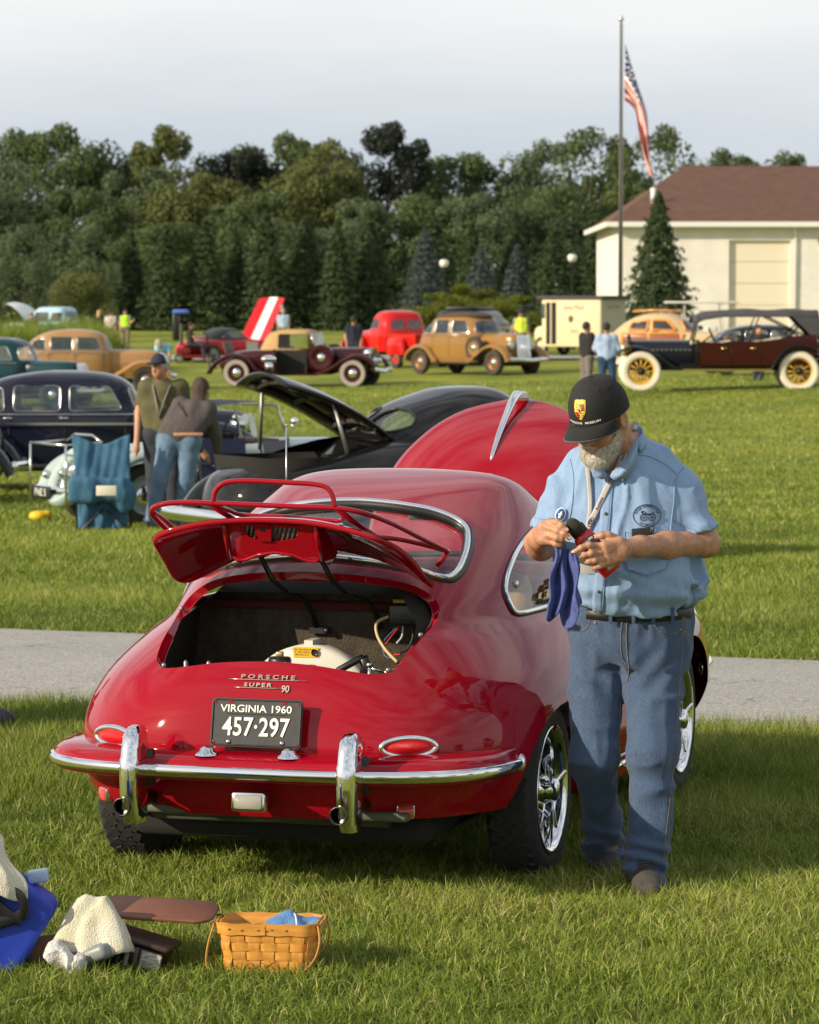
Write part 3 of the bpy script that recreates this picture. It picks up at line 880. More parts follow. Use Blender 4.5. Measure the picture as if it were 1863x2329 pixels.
for i in range(6):
    for j in range(5):
        c = flag_pt(.035 + .065 * i, (j + .5) * 7 / 13 / 5) + Vector((0, -.05, 0))
        MB().add([c + Vector((.075 * (1 if q % 2 == 0 else .45) * math.sin(q * PI / 5), 0, .075 * (1 if q % 2 == 0 else .45) * math.cos(q * PI / 5))) for q in range(10)], [tuple(range(10))]).build('star', FW, cant)

# globe lamp posts
def lamp_post(x, y, zg, label):
    g = gzf(x, y); L = empty('lamp_post', (x, y, g), 0, label, 'lamp post', 'globe lamp posts')
    h = zg - g
    MB().lathe([(.16, 0), (.16, .12), (.09, .25), (.06, .4), (.05, h - .35), (.09, h - .3), (.06, h - .25), (.12, h - .2)], 14).build('post', BLACKP, L)
    MB().ball((0, 0, h), .20, 16, 12).build('globe', mat('frosted_globe', (.70, .69, .64), .3, coat=.5), L)
    MB().lathe([(.14, h + .14), (.10, h + .2), (.03, h + .24), (0, h + .27)], 12).build('finial', BLACKP, L)
BLACKP = mat('black_post_paint', (.014, .014, .014), .5)
lamp_post(1.47, 150, 3.72, 'black lamp post with white globe between the blue spruces')
lamp_post(6.93, 150, 3.95, 'taller black lamp post with white globe left of the building')

# the rest of the grounds to the right, outside the frame: it shows in the paintwork of the coupe
B2 = empty('building', (58, 92, gzf(14, 92)), R(-58), 'second cream building standing to the right outside the frame', 'building')
MB().box((0, 4, 2.6), (34, 8, 5.2)).build('wall', BRK, B2)
MB().add([(-17.6, -.6, 5.2), (17.6, -.6, 5.2), (17.6, 8.6, 5.2), (-17.6, 8.6, 5.2), (-14, 4, 7.8), (14, 4, 7.8)], [(0, 1, 5, 4), (2, 3, 4, 5), (3, 0, 4), (1, 2, 5), (0, 3, 2, 1)]).build('roof', ROOF, B2)
for k in range(5): MB().box((-12 + 6 * k, -.05, 1.6), (2.6, .1, 2.6)).build('garage_door', CREAMD, B2)
for i, (x, y, h, w, li) in enumerate(((34, 30, 9, 9, 0), (44, 48, 11, 9, 1), (40, 66, 10, 8, 3), (66, 60, 12, 10, 0), (48, 14, 10, 9, 3), (52, -8, 11, 10, 0), (38, -24, 10, 9, 1), (14, -46, 11, 10, 0), (-6, -52, 12, 10, 3), (28, -40, 10, 9, 0))):
    tree('broadleaf_tree', CROWNS[i % 4], TRUNK_ME, x, y, h, w * 1.1, LEAF[li], f'{ORD[i]} of the lawn trees to the right, outside the frame', 'tree', 'lawn trees outside the frame')

# ================================================================== the red fastback coupe in front
RED = paint('cherry_red_paint', (.28, .0025, .011), rough=.2, var=.02)
CHROME = mat('chrome', (.82, .83, .85), rough=.07, metal=1.0, rvar=.03, vscale=30)
CHROMEW = mat('worn_chrome', (.70, .70, .69), rough=.16, metal=1.0, rvar=.06, vscale=30)
RUBBER = mat('tyre_rubber', (.022, .022, .023), rough=.8, bump=.2, bscale=180)
BLACK = mat('black_enamel', (.012, .012, .012), rough=.4)
DARK = mat('dark_underside', (.012, .011, .010), rough=.9)
PAD = mat('quilted_firewall_felt', (.055, .042, .028), rough=.95, var=.35, vscale=26, bump=.6, bscale=120)
WHITE_P = mat('off_white_enamel', (.62, .60, .52), rough=.35)
CLEARG = glass('clear_window_glass', (.93, .95, .94), .05)
GREYMETAL = mat('grey_metal', (.28, .28, .27), rough=.45, metal=.8)
TAN = mat('tan_seat_leather', (.30, .20, .10), rough=.6, var=.2, vscale=14, bump=.15, bscale=90)
REDGLASS = mat('red_lens', (.55, .004, .007), rough=.3, coat=.25, spec=.3, bump=.5, bscale=140, stretch=(6, 1, 1))
SILVERLET = mat('dull_gold_badge_metal', (.55, .50, .40), rough=.35, metal=1.0)

ZT = 1.355
TAB = [(.20, .74, -.73, 2.84), (.28, .80, -.80, 2.92), (.36, .84, -.84, 2.97), (.44, .855, -.862, 3.0), (.53, .852, -.865, 2.98), (.62, .840, -.848, 2.92), (.70, .808, -.815, 2.84),
       (.78, .755, -.765, 2.66), (.84, .705, -.71, 2.40), (.90, .642, -.635, 1.95), (.96, .632, -.535, 1.68), (1.02, .613, -.42, 1.58), (1.08, .590, -.285, 1.50), (1.14, .56, -.135, 1.43),
       (1.20, .518, .045, 1.35), (1.26, .465, .25, 1.26), (1.30, .425, .41, 1.17), (1.33, .36, .58, 1.05), (1.345, .275, .70, .96), (1.355, 0., .84, .84)]
_t = [(ZT - q[0]) ** .5 for q in TAB][::-1]
_w = [q[1] for q in TAB][::-1]; _r = [q[2] for q in TAB][::-1]; _f = [q[3] for q in TAB][::-1]
def body_surface(tau, phi):
    """tau: root of the drop below the roof, phi: angle round the plan (0 right, -pi/2 tail)"""
    w = pchip(_t, _w, tau); r = pchip(_t, _r, tau); f = pchip(_t, _f, tau)
    z = ZT - tau ** 2; ym = .84
    nb = pchip([.2, .5, .7, .85, 1.0, 1.2, ZT], [3.4, 3.6, 3.2, 2.6, 2.35, 2.2, 2.0], z)
    nf = pchip([.2, .5, .75, .9, 1.0, 1.2, ZT], [4.5, 5.5, 6, 3.6, 2.6, 2.4, 2.0], z)
    c = np.cos(phi); s = np.sin(phi); n = np.where(s < 0, nb, nf)
    k = (np.abs(c) ** n + np.abs(s) ** n) ** (-1 / n)
    return np.stack([w * c * k, ym + np.where(s < 0, ym - r, f - ym) * s * k, z], -1)

def grid_tris(n, m, wrap):
    i, j = np.meshgrid(np.arange(n - 1), np.arange(m if wrap else m - 1), indexing='ij')
    a = (i * m + j).ravel(); b = (i * m + (j + 1) % m).ravel(); c = a + m; d = b + m
    return np.concatenate([np.stack([a, c, d], 1), np.stack([a, d, b], 1)])

def inside_poly(pts, poly):
    x, y = pts[:, 0], pts[:, 1]; c = np.zeros(len(pts), bool); n = len(poly)
    for i in range(n):
        x1, y1 = poly[i]; x2, y2 = poly[(i + 1) % n]
        if y1 == y2: continue
        c ^= ((y1 > y) != (y2 > y)) & (x < (x2 - x1) * (y - y1) / (y2 - y1) + x1)
    return c

def cut(V, F, N, ax, poly, cond):
    """split the surface along a closed outline drawn in the plane ax; returns outside and inside meshes"""
    poly = np.asarray(poly, float)
    P = V[:, ax]; ok = cond(V)
    lo, hi = poly.min(0) - .01, poly.max(0) + .01
    T = P[F]
    cand = ok[F].all(1) & (T.max(1) > lo).all(1) & (T.min(1) < hi).all(1)
    cf = F[cand]; rest = F[~cand]
    used, inv = np.unique(cf, return_inverse=True); cf2 = inv.reshape(-1, 3)
    n0 = len(used)
    pa, pb, pc = (P[used][cf2[:, i]] for i in range(3))      # the triangulator wants counter-clockwise faces
    neg = (pb[:, 0] - pa[:, 0]) * (pc[:, 1] - pa[:, 1]) < (pb[:, 1] - pa[:, 1]) * (pc[:, 0] - pa[:, 0])
    cf2[neg] = cf2[neg][:, ::-1]
    vin = [Vector(p) for p in P[used]] + [Vector(p) for p in poly]
    m = len(poly)
    edges = [(n0 + i, n0 + (i + 1) % m) for i in range(m)]
    ov, oe, of, orv, ore, orf = delaunay_2d_cdt(vin, edges, [tuple(map(int, f)) for f in cf2], 0, 1e-7)
    ov = np.array([tuple(p) for p in ov])
    newV = np.zeros((len(ov), 3)); newN = np.zeros((len(ov), 3)); done = np.zeros(len(ov), bool); gid = -np.ones(len(ov), int)
    for i, l in enumerate(orv):
        for q in l:
            if q < n0:
                newV[i] = V[used[q]]; newN[i] = N[used[q]]; done[i] = True; gid[i] = used[q]; break
    keep = []
    for f, l in zip(of, orf):
        if not l: continue
        keep.append(f)
        t3 = cf[l[0]]; A, B, C = P[t3]
        for i in f:
            if not done[i]:
                M_ = np.array([B - A, C - A]).T
                try: u, w_ = np.linalg.solve(M_, ov[i] - A)
                except np.linalg.LinAlgError: u, w_ = .33, .33
                b3 = np.clip(np.array([1 - u - w_, u, w_]), 0, 1); b3 = b3 / b3.sum()
                newV[i] = b3 @ V[t3]; newN[i] = b3 @ N[t3]; done[i] = True
    keep = np.array(keep)
    assert done[keep].all()
    cen = ov[keep].mean(1); ins = inside_poly(cen, poly)
    off = len(V)
    idm = np.where(gid >= 0, gid, off + np.arange(len(ov)))
    V2 = np.concatenate([V, newV]); N2 = np.concatenate([N, newN])
    kf = idm[keep]
    # keep winding like the source
    def orient(f):
        a_, b_, c_ = V2[f[:, 0]], V2[f[:, 1]], V2[f[:, 2]]
        fl = (np.cross(b_ - a_, c_ - a_) * N2[f].sum(1)).sum(1) < 0
        f = f.copy(); f[fl] = f[fl][:, ::-1]; return f
    out = np.concatenate([rest, orient(kf[~ins])]); inn = orient(kf[ins])
    return (V2, out, N2), (V2, inn, N2)

def compact(V, F, N):
    u, inv = np.unique(F, return_inverse=True)
    return V[u], inv.reshape(-1, 3), N[u]
def normal_mesh(name, V, F, N):
    V, F, N = compact(V, F, N)
    me = np_mesh(name, V, F)
    N = N / np.maximum(np.linalg.norm(N, axis=1, keepdims=True), 1e-9)
    me.normals_split_custom_set_from_vertices([tuple(n) for n in N])
    return me

CAR = empty('red_coupe', (-.255, 12.02, 0), -R(16.0), 'cherry red rounded fastback coupe with engine lid and front lid raised', 'car')

nt_, np_ = 84, 300
tau = np.linspace(0.0005, (ZT - .305) ** .5, nt_)
phi = np.linspace(-PI, PI, np_, endpoint=False) + .5 * (2 * PI / np_)
TT, PP = np.meshgrid(tau, phi, indexing='ij')
BS = body_surface(TT, PP)
e_ = 1e-4
dT = (body_surface(TT + e_, PP) - body_surface(np.maximum(TT - e_, 1e-5), PP)); dP = body_surface(TT, PP + e_) - body_surface(TT, PP - e_)
BN = np.cross(dT, dP); BN /= np.maximum(np.linalg.norm(BN, axis=2, keepdims=True), 1e-12)
BV = BS.reshape(-1, 3); BN = BN.reshape(-1, 3)
BN *= np.sign((BN * (BV - np.array([0, .84, .6]))).sum(1, keepdims=True))
BN[:np_] = (0, 0, 1)
BF = grid_tris(nt_, np_, True)
a_, b_, c_ = BV[BF[:, 0]], BV[BF[:, 1]], BV[BF[:, 2]]
fl = (np.cross(b_ - a_, c_ - a_) * BN[BF].sum(1)).sum(1) < 0
BF[fl] = BF[fl][:, ::-1]
BVH = BVHTree.FromPolygons([tuple(p) for p in BV], [tuple(map(int, f)) for f in BF])
BV0, BF0, BN0 = BV.copy(), BF.copy(), BN.copy()
def interp_normal(i, p):
    t3 = BF0[i]; A, B, C = BV0[t3]; w = []
    M_ = np.stack([B - A, C - A], 1); s = np.linalg.lstsq(M_, np.array(p) - A, rcond=None)[0]
    n = (1 - s[0] - s[1]) * BN0[t3[0]] + s[0] * BN0[t3[1]] + s[1] * BN0[t3[2]]
    return Vector(n).normalized()
def lift_rear(x, z):
    h = BVH.ray_cast(Vector((x, -3, z)), Vector((0, 1, 0)))
    return h[0], interp_normal(h[2], h[0])
def lift_side(y, z, sgn=1):
    h = BVH.ray_cast(Vector((3 * sgn, y, z)), Vector((-sgn, 0, 0)))
    return h[0], interp_normal(h[2], h[0])

def half_to_loop(H_, n=7):
    """smooth closed outline from a right half that starts and ends on the centre line"""
    full = H_ + [(-x, z) for x, z in H_[::-1] if x > 1e-6]
    return [(p.x, p.y) for p in spline([(x, z, 0) for x, z in full], n, True)]
ENG = half_to_loop([(0, 1.06), (.14, 1.055), (.245, 1.043), (.345, 1.02), (.412, .985), (.447, .945), (.455, .905), (.443, .865), (.43, .82), (.412, .785), (.375, .766), (.33, .768), (.26, .778), (.15, .793), (0, .80)], 6)
RWIN = half_to_loop([(0, 1.262), (.13, 1.255), (.26, 1.237), (.345, 1.212), (.40, 1.183), (.428, 1.15), (.446, 1.105), (.452, 1.055), (.44, 1.03), (.405, 1.035), (.34, 1.058), (.2, 1.085), (0, 1.10)], 6)
QW = [(.11, .925), (.112, .965), (.165, 1.005), (.25, 1.047), (.364, 1.092), (.51, 1.132), (.66, 1.158), (.76, 1.163), (.785, 1.15), (.80, 1.05), (.81, .92), (.80, .895), (.7, .889), (.35, .889), (.17, .889), (.125, .898)]
QW = [(p.x, p.y) for p in spline([(a, b, 0) for a, b in QW], 4, True)]
DW = [(.86, .90), (.85, 1.05), (.845, 1.155), (.88, 1.172), (1.05, 1.165), (1.2, 1.13), (1.33, 1.06), (1.42, .96), (1.42, .915), (1.3, .90)]
DW = [(p.x, p.y) for p in spline([(a, b, 0) for a, b in DW], 4, True)]
WSH = half_to_loop([(0, 1.27), (.2, 1.265), (.36, 1.235), (.44, 1.17), (.50, 1.08), (.535, .99), (.50, .965), (.3, .975), (0, .985)], 5)
def arch(yc, rx, rz): return [(yc + rx * math.cos(t), .327 + rz * math.sin(t)) for t in np.linspace(0, PI, 28)] + [(yc - rx, .25), (yc + rx, .25)]
TRUNK = [(-.40, 1.76), (-.43, 1.95), (-.41, 2.15), (-.35, 2.35), (-.24, 2.48), (-.1, 2.53), (.1, 2.53), (.24, 2.48), (.35, 2.35), (.41, 2.15), (.43, 1.95), (.40, 1.76)]

S_ = (BV, BF, BN); PIECE = {}
rear = lambda V: (V[:, 1] < .75) & (V[:, 2] > .55)
S_, PIECE['lid'] = cut(*S_, [0, 2], ENG, rear)
S_, PIECE['rear_glass'] = cut(*S_, [0, 2], RWIN, rear)
S_, PIECE['wind_glass'] = cut(*S_, [0, 2], WSH, lambda V: (V[:, 1] > .95) & (V[:, 2] > .7))
for s_, k_ in ((1, 'r'), (-1, 'l')):
    side = lambda V, s_=s_: V[:, 0] * s_ > .25
    S_, PIECE['q' + k_] = cut(*S_, [1, 2], QW, side)
    S_, PIECE['d' + k_] = cut(*S_, [1, 2], DW, side)
    S_, _ = cut(*S_, [1, 2], arch(0, .41, .285), side)
    S_, _ = cut(*S_, [1, 2], arch(2.1, .39, .32), side)
S_, _ = cut(*S_, [0, 1], TRUNK, lambda V: (V[:, 1] > 1.66) & (V[:, 2] > .7))
body_o = link('body_shell', normal_mesh('body_shell', *S_), RED, CAR)
for k_, nm in (('rear_glass', 'rear_window'), ('wind_glass', 'windshield'), ('qr', 'quarter_window'), ('ql', 'quarter_window'), ('dr', 'door_window'), ('dl', 'door_window')):
    V, F, N = PIECE[k_]
    g = link(nm, normal_mesh(nm, V - N * .012, F, N), CLEARG, CAR)
    PIECE[k_ + '_o'] = g

def rim_tube(name, loop, lift, r, material, parent, off=.0, n=6, flat=None):
    pts = []
    for q in loop:
        p, nn = lift(*q); pts.append(p + nn * off)
    return MB().tube(pts, r, n, closed=True, flat=flat).build(name, material, parent)
rim_tube('rubber_seal', RWIN, lift_rear, .021, BLACK, PIECE['rear_glass_o'], -.008)
def scale_loop(L, k):
    c = np.mean(np.array(L), 0); return [tuple(c + (np.array(p) - c) * k) for p in L]
rim_tube('chrome_trim', scale_loop(RWIN, .985), lift_rear, .0105, CHROME, PIECE['rear_glass_o'], .009)
for k_, s_ in (('qr', 1), ('ql', -1)):
    rim_tube('chrome_frame', scale_loop(QW, .97), lambda y, z, s_=s_: lift_side(y, z, s_), .011, CHROME, PIECE[k_ + '_o'], .002)
    rim_tube('rubber_seal', QW, lambda y, z, s_=s_: lift_side(y, z, s_), .009, BLACK, PIECE[k_ + '_o'], .0)
for k_, s_ in (('dr', 1), ('dl', -1)):
    rim_tube('chrome_frame', DW, lambda y, z, s_=s_: lift_side(y, z, s_), .011, CHROME, PIECE[k_ + '_o'], .001)
def lift_front(x, z):
    h = BVH.ray_cast(Vector((x, 5, z)), Vector((0, -1, 0))); return h[0], interp_normal(h[2], h[0])
rim_tube('rubber_seal', WSH, lift_front, .014, BLACK, PIECE['wind_glass_o'], .0)
qk = MB().lathe([(.0, -.004), (.012, -.004), (.014, 0), (.012, .006), (0, .007)], 14, 'X', (.575, .26, .985)).build('latch_knob', CHROME, PIECE['qr_o'])

# flange round the engine opening
lp = [lift_rear(*q) for q in ENG]
cx = np.mean([p[0] for p in ENG]); 
vs = []; n_ = len(lp)
for lay, (dn, ds) in enumerate(((0, 0), (-.004, .004), (-.024, .006), (-.028, .014))):
    for p, nn in lp:
        inw = Vector((-(p.x), 0, .92 - p.z)); inw = (inw - nn * inw.dot(nn)).normalized()
        vs.append(p + nn * dn + inw * ds)
fs = [(l * n_ + i, l * n_ + (i + 1) % n_, (l + 1) * n_ + (i + 1) % n_, (l + 1) * n_ + i) for l in range(3) for i in range(n_)]
MB().add(vs, fs, True).build('opening_flange', RED, CAR)
mb = MB()
for x, z in ((-.452, .925), (-.375, .772), (.44, .87), (.395, .776)):
    p, nn = lift_rear(x * .985, z); MB().ball(p + nn * .001, .009, 8, 6).build('rubber_stop', GREYMETAL, CAR)

# engine bay: a dark tub with a felt lined firewall and the engine tin
EB = empty('engine_bay'); EB.parent = CAR
tubv = MB()
prof = [(-.36, 1.00), (-.2, 1.045), (0, 1.06), (.2, 1.045), (.36, 1.00), (.455, .90), (.48, .70), (.46, .52), (-.46, .52), (-.48, .70), (-.455, .90)]
MB().add([(x, -.10, z) for x, z in prof], [tuple(range(len(prof)))]).build('firewall_pad', PAD, EB)
a1 = [(x, -.10, z) for x, z in prof]
a2 = [(x * .90, -.62 if z < .8 else (-.30 if z > .99 else -.42), min(z, .985) if z > .8 else z) for x, z in prof]
MB().loft([a1, a2], True, False).build('bay_lining', DARK, EB)
MB().box((0, -.40, .66), (.98, .56, .02)).build('engine_tin', BLACK, EB)
sh = MB()
sh.lathe([(.0, -.462), (.212, -.462), (.228, -.457), (.236, -.445), (.236, -.37), (.222, -.35), (0, -.35)], 56, 'Y', (.048, 0, .592))
shroud = sh.build('fan_shroud', WHITE_P, EB)
MB().box((.045, -.402, .822), (.03, .088, .04)).build('shroud_seam', WHITE_P, shroud)
YEL = mat('yellow_sticker', (.72, .42, .01), rough=.5)
MB().box((.042, -.4635, .804), (.085, .002, .034)).build('sticker', YEL, shroud)
text_mesh('sticker_text', 'LUFTFILTER-PRÜFUNG\nÖL WECHSELN\nVENTILE 0,15', .0085, BLACK, shroud, M=frame((.028, -.4650, .804), (1, 0, 0), (0, 0, 1)))
MB().lathe([(.012, -.005), (.010, 0), (.006, 0), (0, 0)], 14, 'Y', (.074, -.4652, .804)).build('sticker_seal', BLACK, shroud)
MB().lathe([(0, .05), (.034, .05), (.038, .042), (.038, .015), (.03, 0), (.03, -.08)], 20, 'Z', (-.02, -.55, .745)).build('oil_cap', BLACK, EB)
MB().box((-.02, -.55, .805), (.024, .02, .016), bev=.003).build('cap_nut', mat('brass_nut', (.45, .36, .2), .4, .8), EB)
MB().tube([(.155, -.58, .70), (.19, -.57, .76), (.25, -.55, .795), (.262, -.54, .80)], .012, 8).tube([(.262, -.54, .80), (.27, -.53, .77), (.262, -.54, .73)], .018, 8).build('hose', BLACK, EB)
MB().tube([(.29, -.56, .68), (.29, -.56, .775)], .007, 8).ball((.29, -.56, .778), .011).tube([(.29, -.56, .77), (.34, -.55, .755)], .005, 6).ball((.345, -.55, .755), .009).build('carburettor_linkage', mat('bright_steel', (.5, .5, .48), .3, 1.0), EB)
for x in (-.33, -.25, -.14): MB().lathe([(.008, 0), (.008, .03), (.004, .036), (0, .036)], 8, 'Z', (x, -.60, .745)).build('fitting', GREYMETAL, EB)
rg = MB().box((.315, -.16, .912), (.13, .09, .072), bev=.008).build('voltage_regulator', BLACK, EB)
MB().box((.32, -.2065, .958), (.105, .004, .012), bev=.001).build('label_strip', mat('dull_yellow', (.30, .26, .02), .6), rg)
text_mesh('maker_name', 'BOSCH', .018, mat('moulded_black', (.05, .05, .05), .3), rg, extrude=.001, M=frame((.315, -.2065, .905), (1, 0, 0), (0, 0, 1)))
for nm, pts, r, c in (('cable', [(.25, -.2, .905), (.215, -.22, .885), (.222, -.24, .845), (.26, -.27, .80), (.315, -.32, .765)], .006, (.50, .40, .20)),
                      ('red_wire', [(.29, -.2, .875), (.262, -.24, .83), (.25, -.26, .80), (.285, -.28, .785), (.32, -.3, .79)], .0035, (.45, .02, .02)),
                      ('blue_wire', [(.285, -.2, .875), (.245, -.24, .825), (.25, -.25, .78), (.28, -.27, .772)], .0025, (.06, .12, .25)),
                      ('black_wire', [(.33, -.2, .875), (.34, -.22, .84), (.325, -.24, .80), (.29, -.26, .785)], .004, (.03, .03, .03)),
                      ('silver_wire', [(.30, -.2, .872), (.302, -.22, .84), (.29, -.24, .82)], .004, (.5, .5, .48))):
    MB().tube(spline(pts, 5), r, 6).build(nm, mat(nm + '_sleeve', c, .5), EB)
MB().box((-.02, -.118, .845), (.07, .012, .022)).ball((.01, -.13, .845), .012).build('pad_clip', BLACK, EB)
MB().ball((.235, -.115, .84), .012).build('pad_button', BLACK, EB)

# engine lid swung up on its hinges
HINGE = Vector((0, -.31, 1.045)); LANG = R(-46)
LID = empty('engine_lid'); LID.parent = CAR
LM = Matrix.Translation(HINGE + Vector((0, .04, .075))) @ Matrix.Rotation(LANG, 4, 'X') @ Matrix.Translation(-HINGE)
V, F, N = compact(*PIECE['lid'])
def xf(P, M): 
    P4 = np.c_[P, np.ones(len(P))]; return (P4 @ np.array(M).T)[:, :3]
M3 = np.array(LM.to_3x3())
skin = link('outer_skin', normal_mesh('outer_skin', xf(V, LM), F, N @ M3.T), RED, LID)
inner = link('inner_skin', normal_mesh('inner_skin', xf(V * np.array([.985, 1, 1]) - N * .016, LM), F[:, ::-1], -N @ M3.T), RED, LID)
# rolled edge joining both skins
vs = []
for dn, ds in ((.0, 0), (-.003, -.004), (-.012, -.004), (-.018, 0), (-.018, .03)):
    for p, nn in lp:
        inw = Vector((-(p.x), 0, .92 - p.z)); inw = (inw - nn * inw.dot(nn)).normalized()
        vs.append(LM @ (p + nn * dn + inw * (ds + .004)))
fs = [(l * n_ + i, l * n_ + (i + 1) % n_, (l + 1) * n_ + (i + 1) % n_, (l + 1) * n_ + i) for l in range(4) for i in range(n_)]
MB().add(vs, fs, True).build('rolled_edge', RED, LID)
# stiffening box with latch at the free end of the lid
def lidp(x, z, d):
    p, nn = lift_rear(x, z); return LM @ (p - nn * d)
GRIL = mat('grille_mesh', (.16, .155, .15), .5, .6)
box = [(-.152, 1.245), (-.152, 1.135), (-.13, 1.118), (-.10, 1.122), (-.06, 1.138), (0, 1.148), (.06, 1.140), (.10, 1.124), (.13, 1.118), (.155, 1.13), (.155, 1.24)]
hole = [(-.088, 1.236), (.085, 1.232), (.092, 1.212), (.075, 1.192), (.02, 1.184), (-.04, 1.186), (-.078, 1.196), (-.092, 1.215)]
vv = [Vector(p) for p in box + hole]; nb_ = len(box); nh = len(hole)
ed = [(i, (i + 1) % nb_) for i in range(nb_)] + [(nb_ + i, nb_ + (i + 1) % nh) for i in range(nh)]
ov, _, of, *_r2 = delaunay_2d_cdt(vv, ed, [], 0, 1e-7)
cen = np.array([[sum(ov[i].x for i in f) / 3, sum(ov[i].y for i in f) / 3] for f in of])
kp = inside_poly(cen, box) & ~inside_poly(cen, hole)
def bx(p, d=0): return Vector((p[0], -.715 + (1.245 - p[1]) * .55 + d, p[1]))
o = MB().add([bx(p) for p in ov], [tuple(f) for f, k in zip(of, kp) if k]).build('stiffener_panel', RED, LID)
sol = o.modifiers.new('t', 'SOLIDIFY'); sol.thickness = .005
for a_ in (0, nb_ - 1):
    s_ = -1 if a_ == 0 else 1
    e = [bx((s_ * .153, 1.245)), bx((s_ * .153, 1.13)), Vector((s_ * .153, -.56, 1.10)), Vector((s_ * .153, -.46, 1.135)), Vector((s_ * .153, -.62, 1.235))]
    MB().add(e, [tuple(range(5))]).build('stiffener_end', RED, LID)
    MB().tube([bx((s_ * .156, 1.247), -.004), bx((s_ * .156, 1.20), -.006), bx((s_ * .156, 1.125), -.004)], .0085, 8).build('stiffener_bead', RED, LID)
MB().tube([bx(p, -.002) for p in box[1:-1]], .006, 6).build('stiffener_lip', RED, LID)
MB().add([bx(p, .004) for p in box[1:-1]] + [Vector((p[0], -.45, p[1] - .005)) for p in box[1:-1]], [(i, i + 1, i + 10, i + 9) for i in range(8)], True).build('stiffener_tray', RED, LID)
for i in range(14):
    x = -.105 + i * .016
    MB().tube([Vector((x - .012, -.668, 1.18)), Vector((x + .012, -.70, 1.242))], .0048, 4).build('grille_slat', GRIL, LID)
slab_ = lambda L, d0, d1: MB().add([bx(p, d0) for p in L] + [bx(p, d1) for p in L], [tuple(range(len(L))), tuple(range(2 * len(L) - 1, len(L) - 1, -1))] + [(i, (i + 1) % len(L), len(L) + (i + 1) % len(L), len(L) + i) for i in range(len(L))])
slab_([(-.048, 1.243), (-.002, 1.243), (.004, 1.225), (-.004, 1.184), (-.044, 1.184), (-.054, 1.225)], -.008, -.004).build('latch_plate', RED, LID)
slab_([(-.034, 1.232), (-.016, 1.232), (-.016, 1.217), (-.034, 1.217)], -.0095, -.0075).build('latch_slot', BLACK, LID)
# intake louvres seen at the side of the stiffener
for i in range(7):
    MB().tube([lidp(.17 + .004 * i, .845 + .016 * i, .020), lidp(.215, .845 + .016 * i, .020)], .004, 4).build('louvre', GRIL, LID)
# hinge arms
for x0, x1 in ((-.135, -.035), (.075, .19)):
    pts = [lidp(x0, .93, .03), Vector((x0 + .03, -.36, 1.03)), Vector((x0 + .055, -.28, .985)), Vector((x1 - .012, -.20, .955)), Vector((x1, -.14, .90)), Vector((x1 + .005, -.12, .855))]
    MB().tube(pts, .011, 6, flat=.5).build('hinge_arm', BLACK, LID)
# luggage rack of red tube on the lid
RK = empty('luggage_rack'); RK.parent = CAR
tr = .0085
MB().tube(spline([(-.17, -.78, 1.312), (-.162, -.78, 1.35), (-.13, -.78, 1.377), (-.063, -.78, 1.385), (.069, -.78, 1.382), (.185, -.78, 1.376), (.226, -.78, 1.355), (.242, -.78, 1.305)], 6), tr, 10).build('upper_rail', RED, RK)
MB().tube(spline([(-.365, -.60, 1.185), (-.396, -.69, 1.248), (-.397, -.74, 1.281), (-.352, -.78, 1.303), (-.278, -.78, 1.312), (-.152, -.78, 1.311), (.069, -.78, 1.306), (.243, -.78, 1.302), (.332, -.74, 1.283), (.384, -.62, 1.246), (.43, -.45, 1.19), (.479, -.28, 1.134)], 6), tr, 10).build('main_rail', RED, RK)
MB().tube(spline([(-.159, -.77, 1.303), (-.150, -.68, 1.283), (-.125, -.61, 1.264), (.01, -.60, 1.26), (.158, -.60, 1.251), (.215, -.62, 1.254), (.25, -.72, 1.284)], 6), tr * .9, 10).build('inner_rail', RED, RK)
MB().tube([(.256, -.775, 1.292), (.278, -.64, 1.238), (.297, -.5, 1.191)], .017, 8, flat=.35).build('strap', RED, RK)
MB().tube([(-.175, -.775, 1.302), (-.155, -.64, 1.255), (-.13, -.5, 1.20)], .017, 8, flat=.35).build('strap', RED, RK)
MB().tube(spline([(.297, -.5, 1.193), (.36, -.44, 1.182), (.43, -.35, 1.157), (.479, -.28, 1.134)], 6), tr, 10).build('side_rail', RED, RK)
MB().tube(spline([(-.13, -.5, 1.20), (-.25, -.47, 1.19), (-.37, -.38, 1.157), (-.42, -.30, 1.13)], 6), tr, 10).build('side_rail', RED, RK)
MB().tube(spline([(-.397, -.73, 1.277), (-.41, -.55, 1.23), (-.42, -.30, 1.13)], 6), tr, 10).build('side_rail', RED, RK)
for p in ((.479, -.28, 1.134), (-.42, -.30, 1.13)):
    q, nn = BVH.find_nearest(Vector(p))[:2]
    MB().tube([p, (p[0] * .93, p[1] - .02, p[2] - .05)], tr, 8).build('foot', RED, RK)

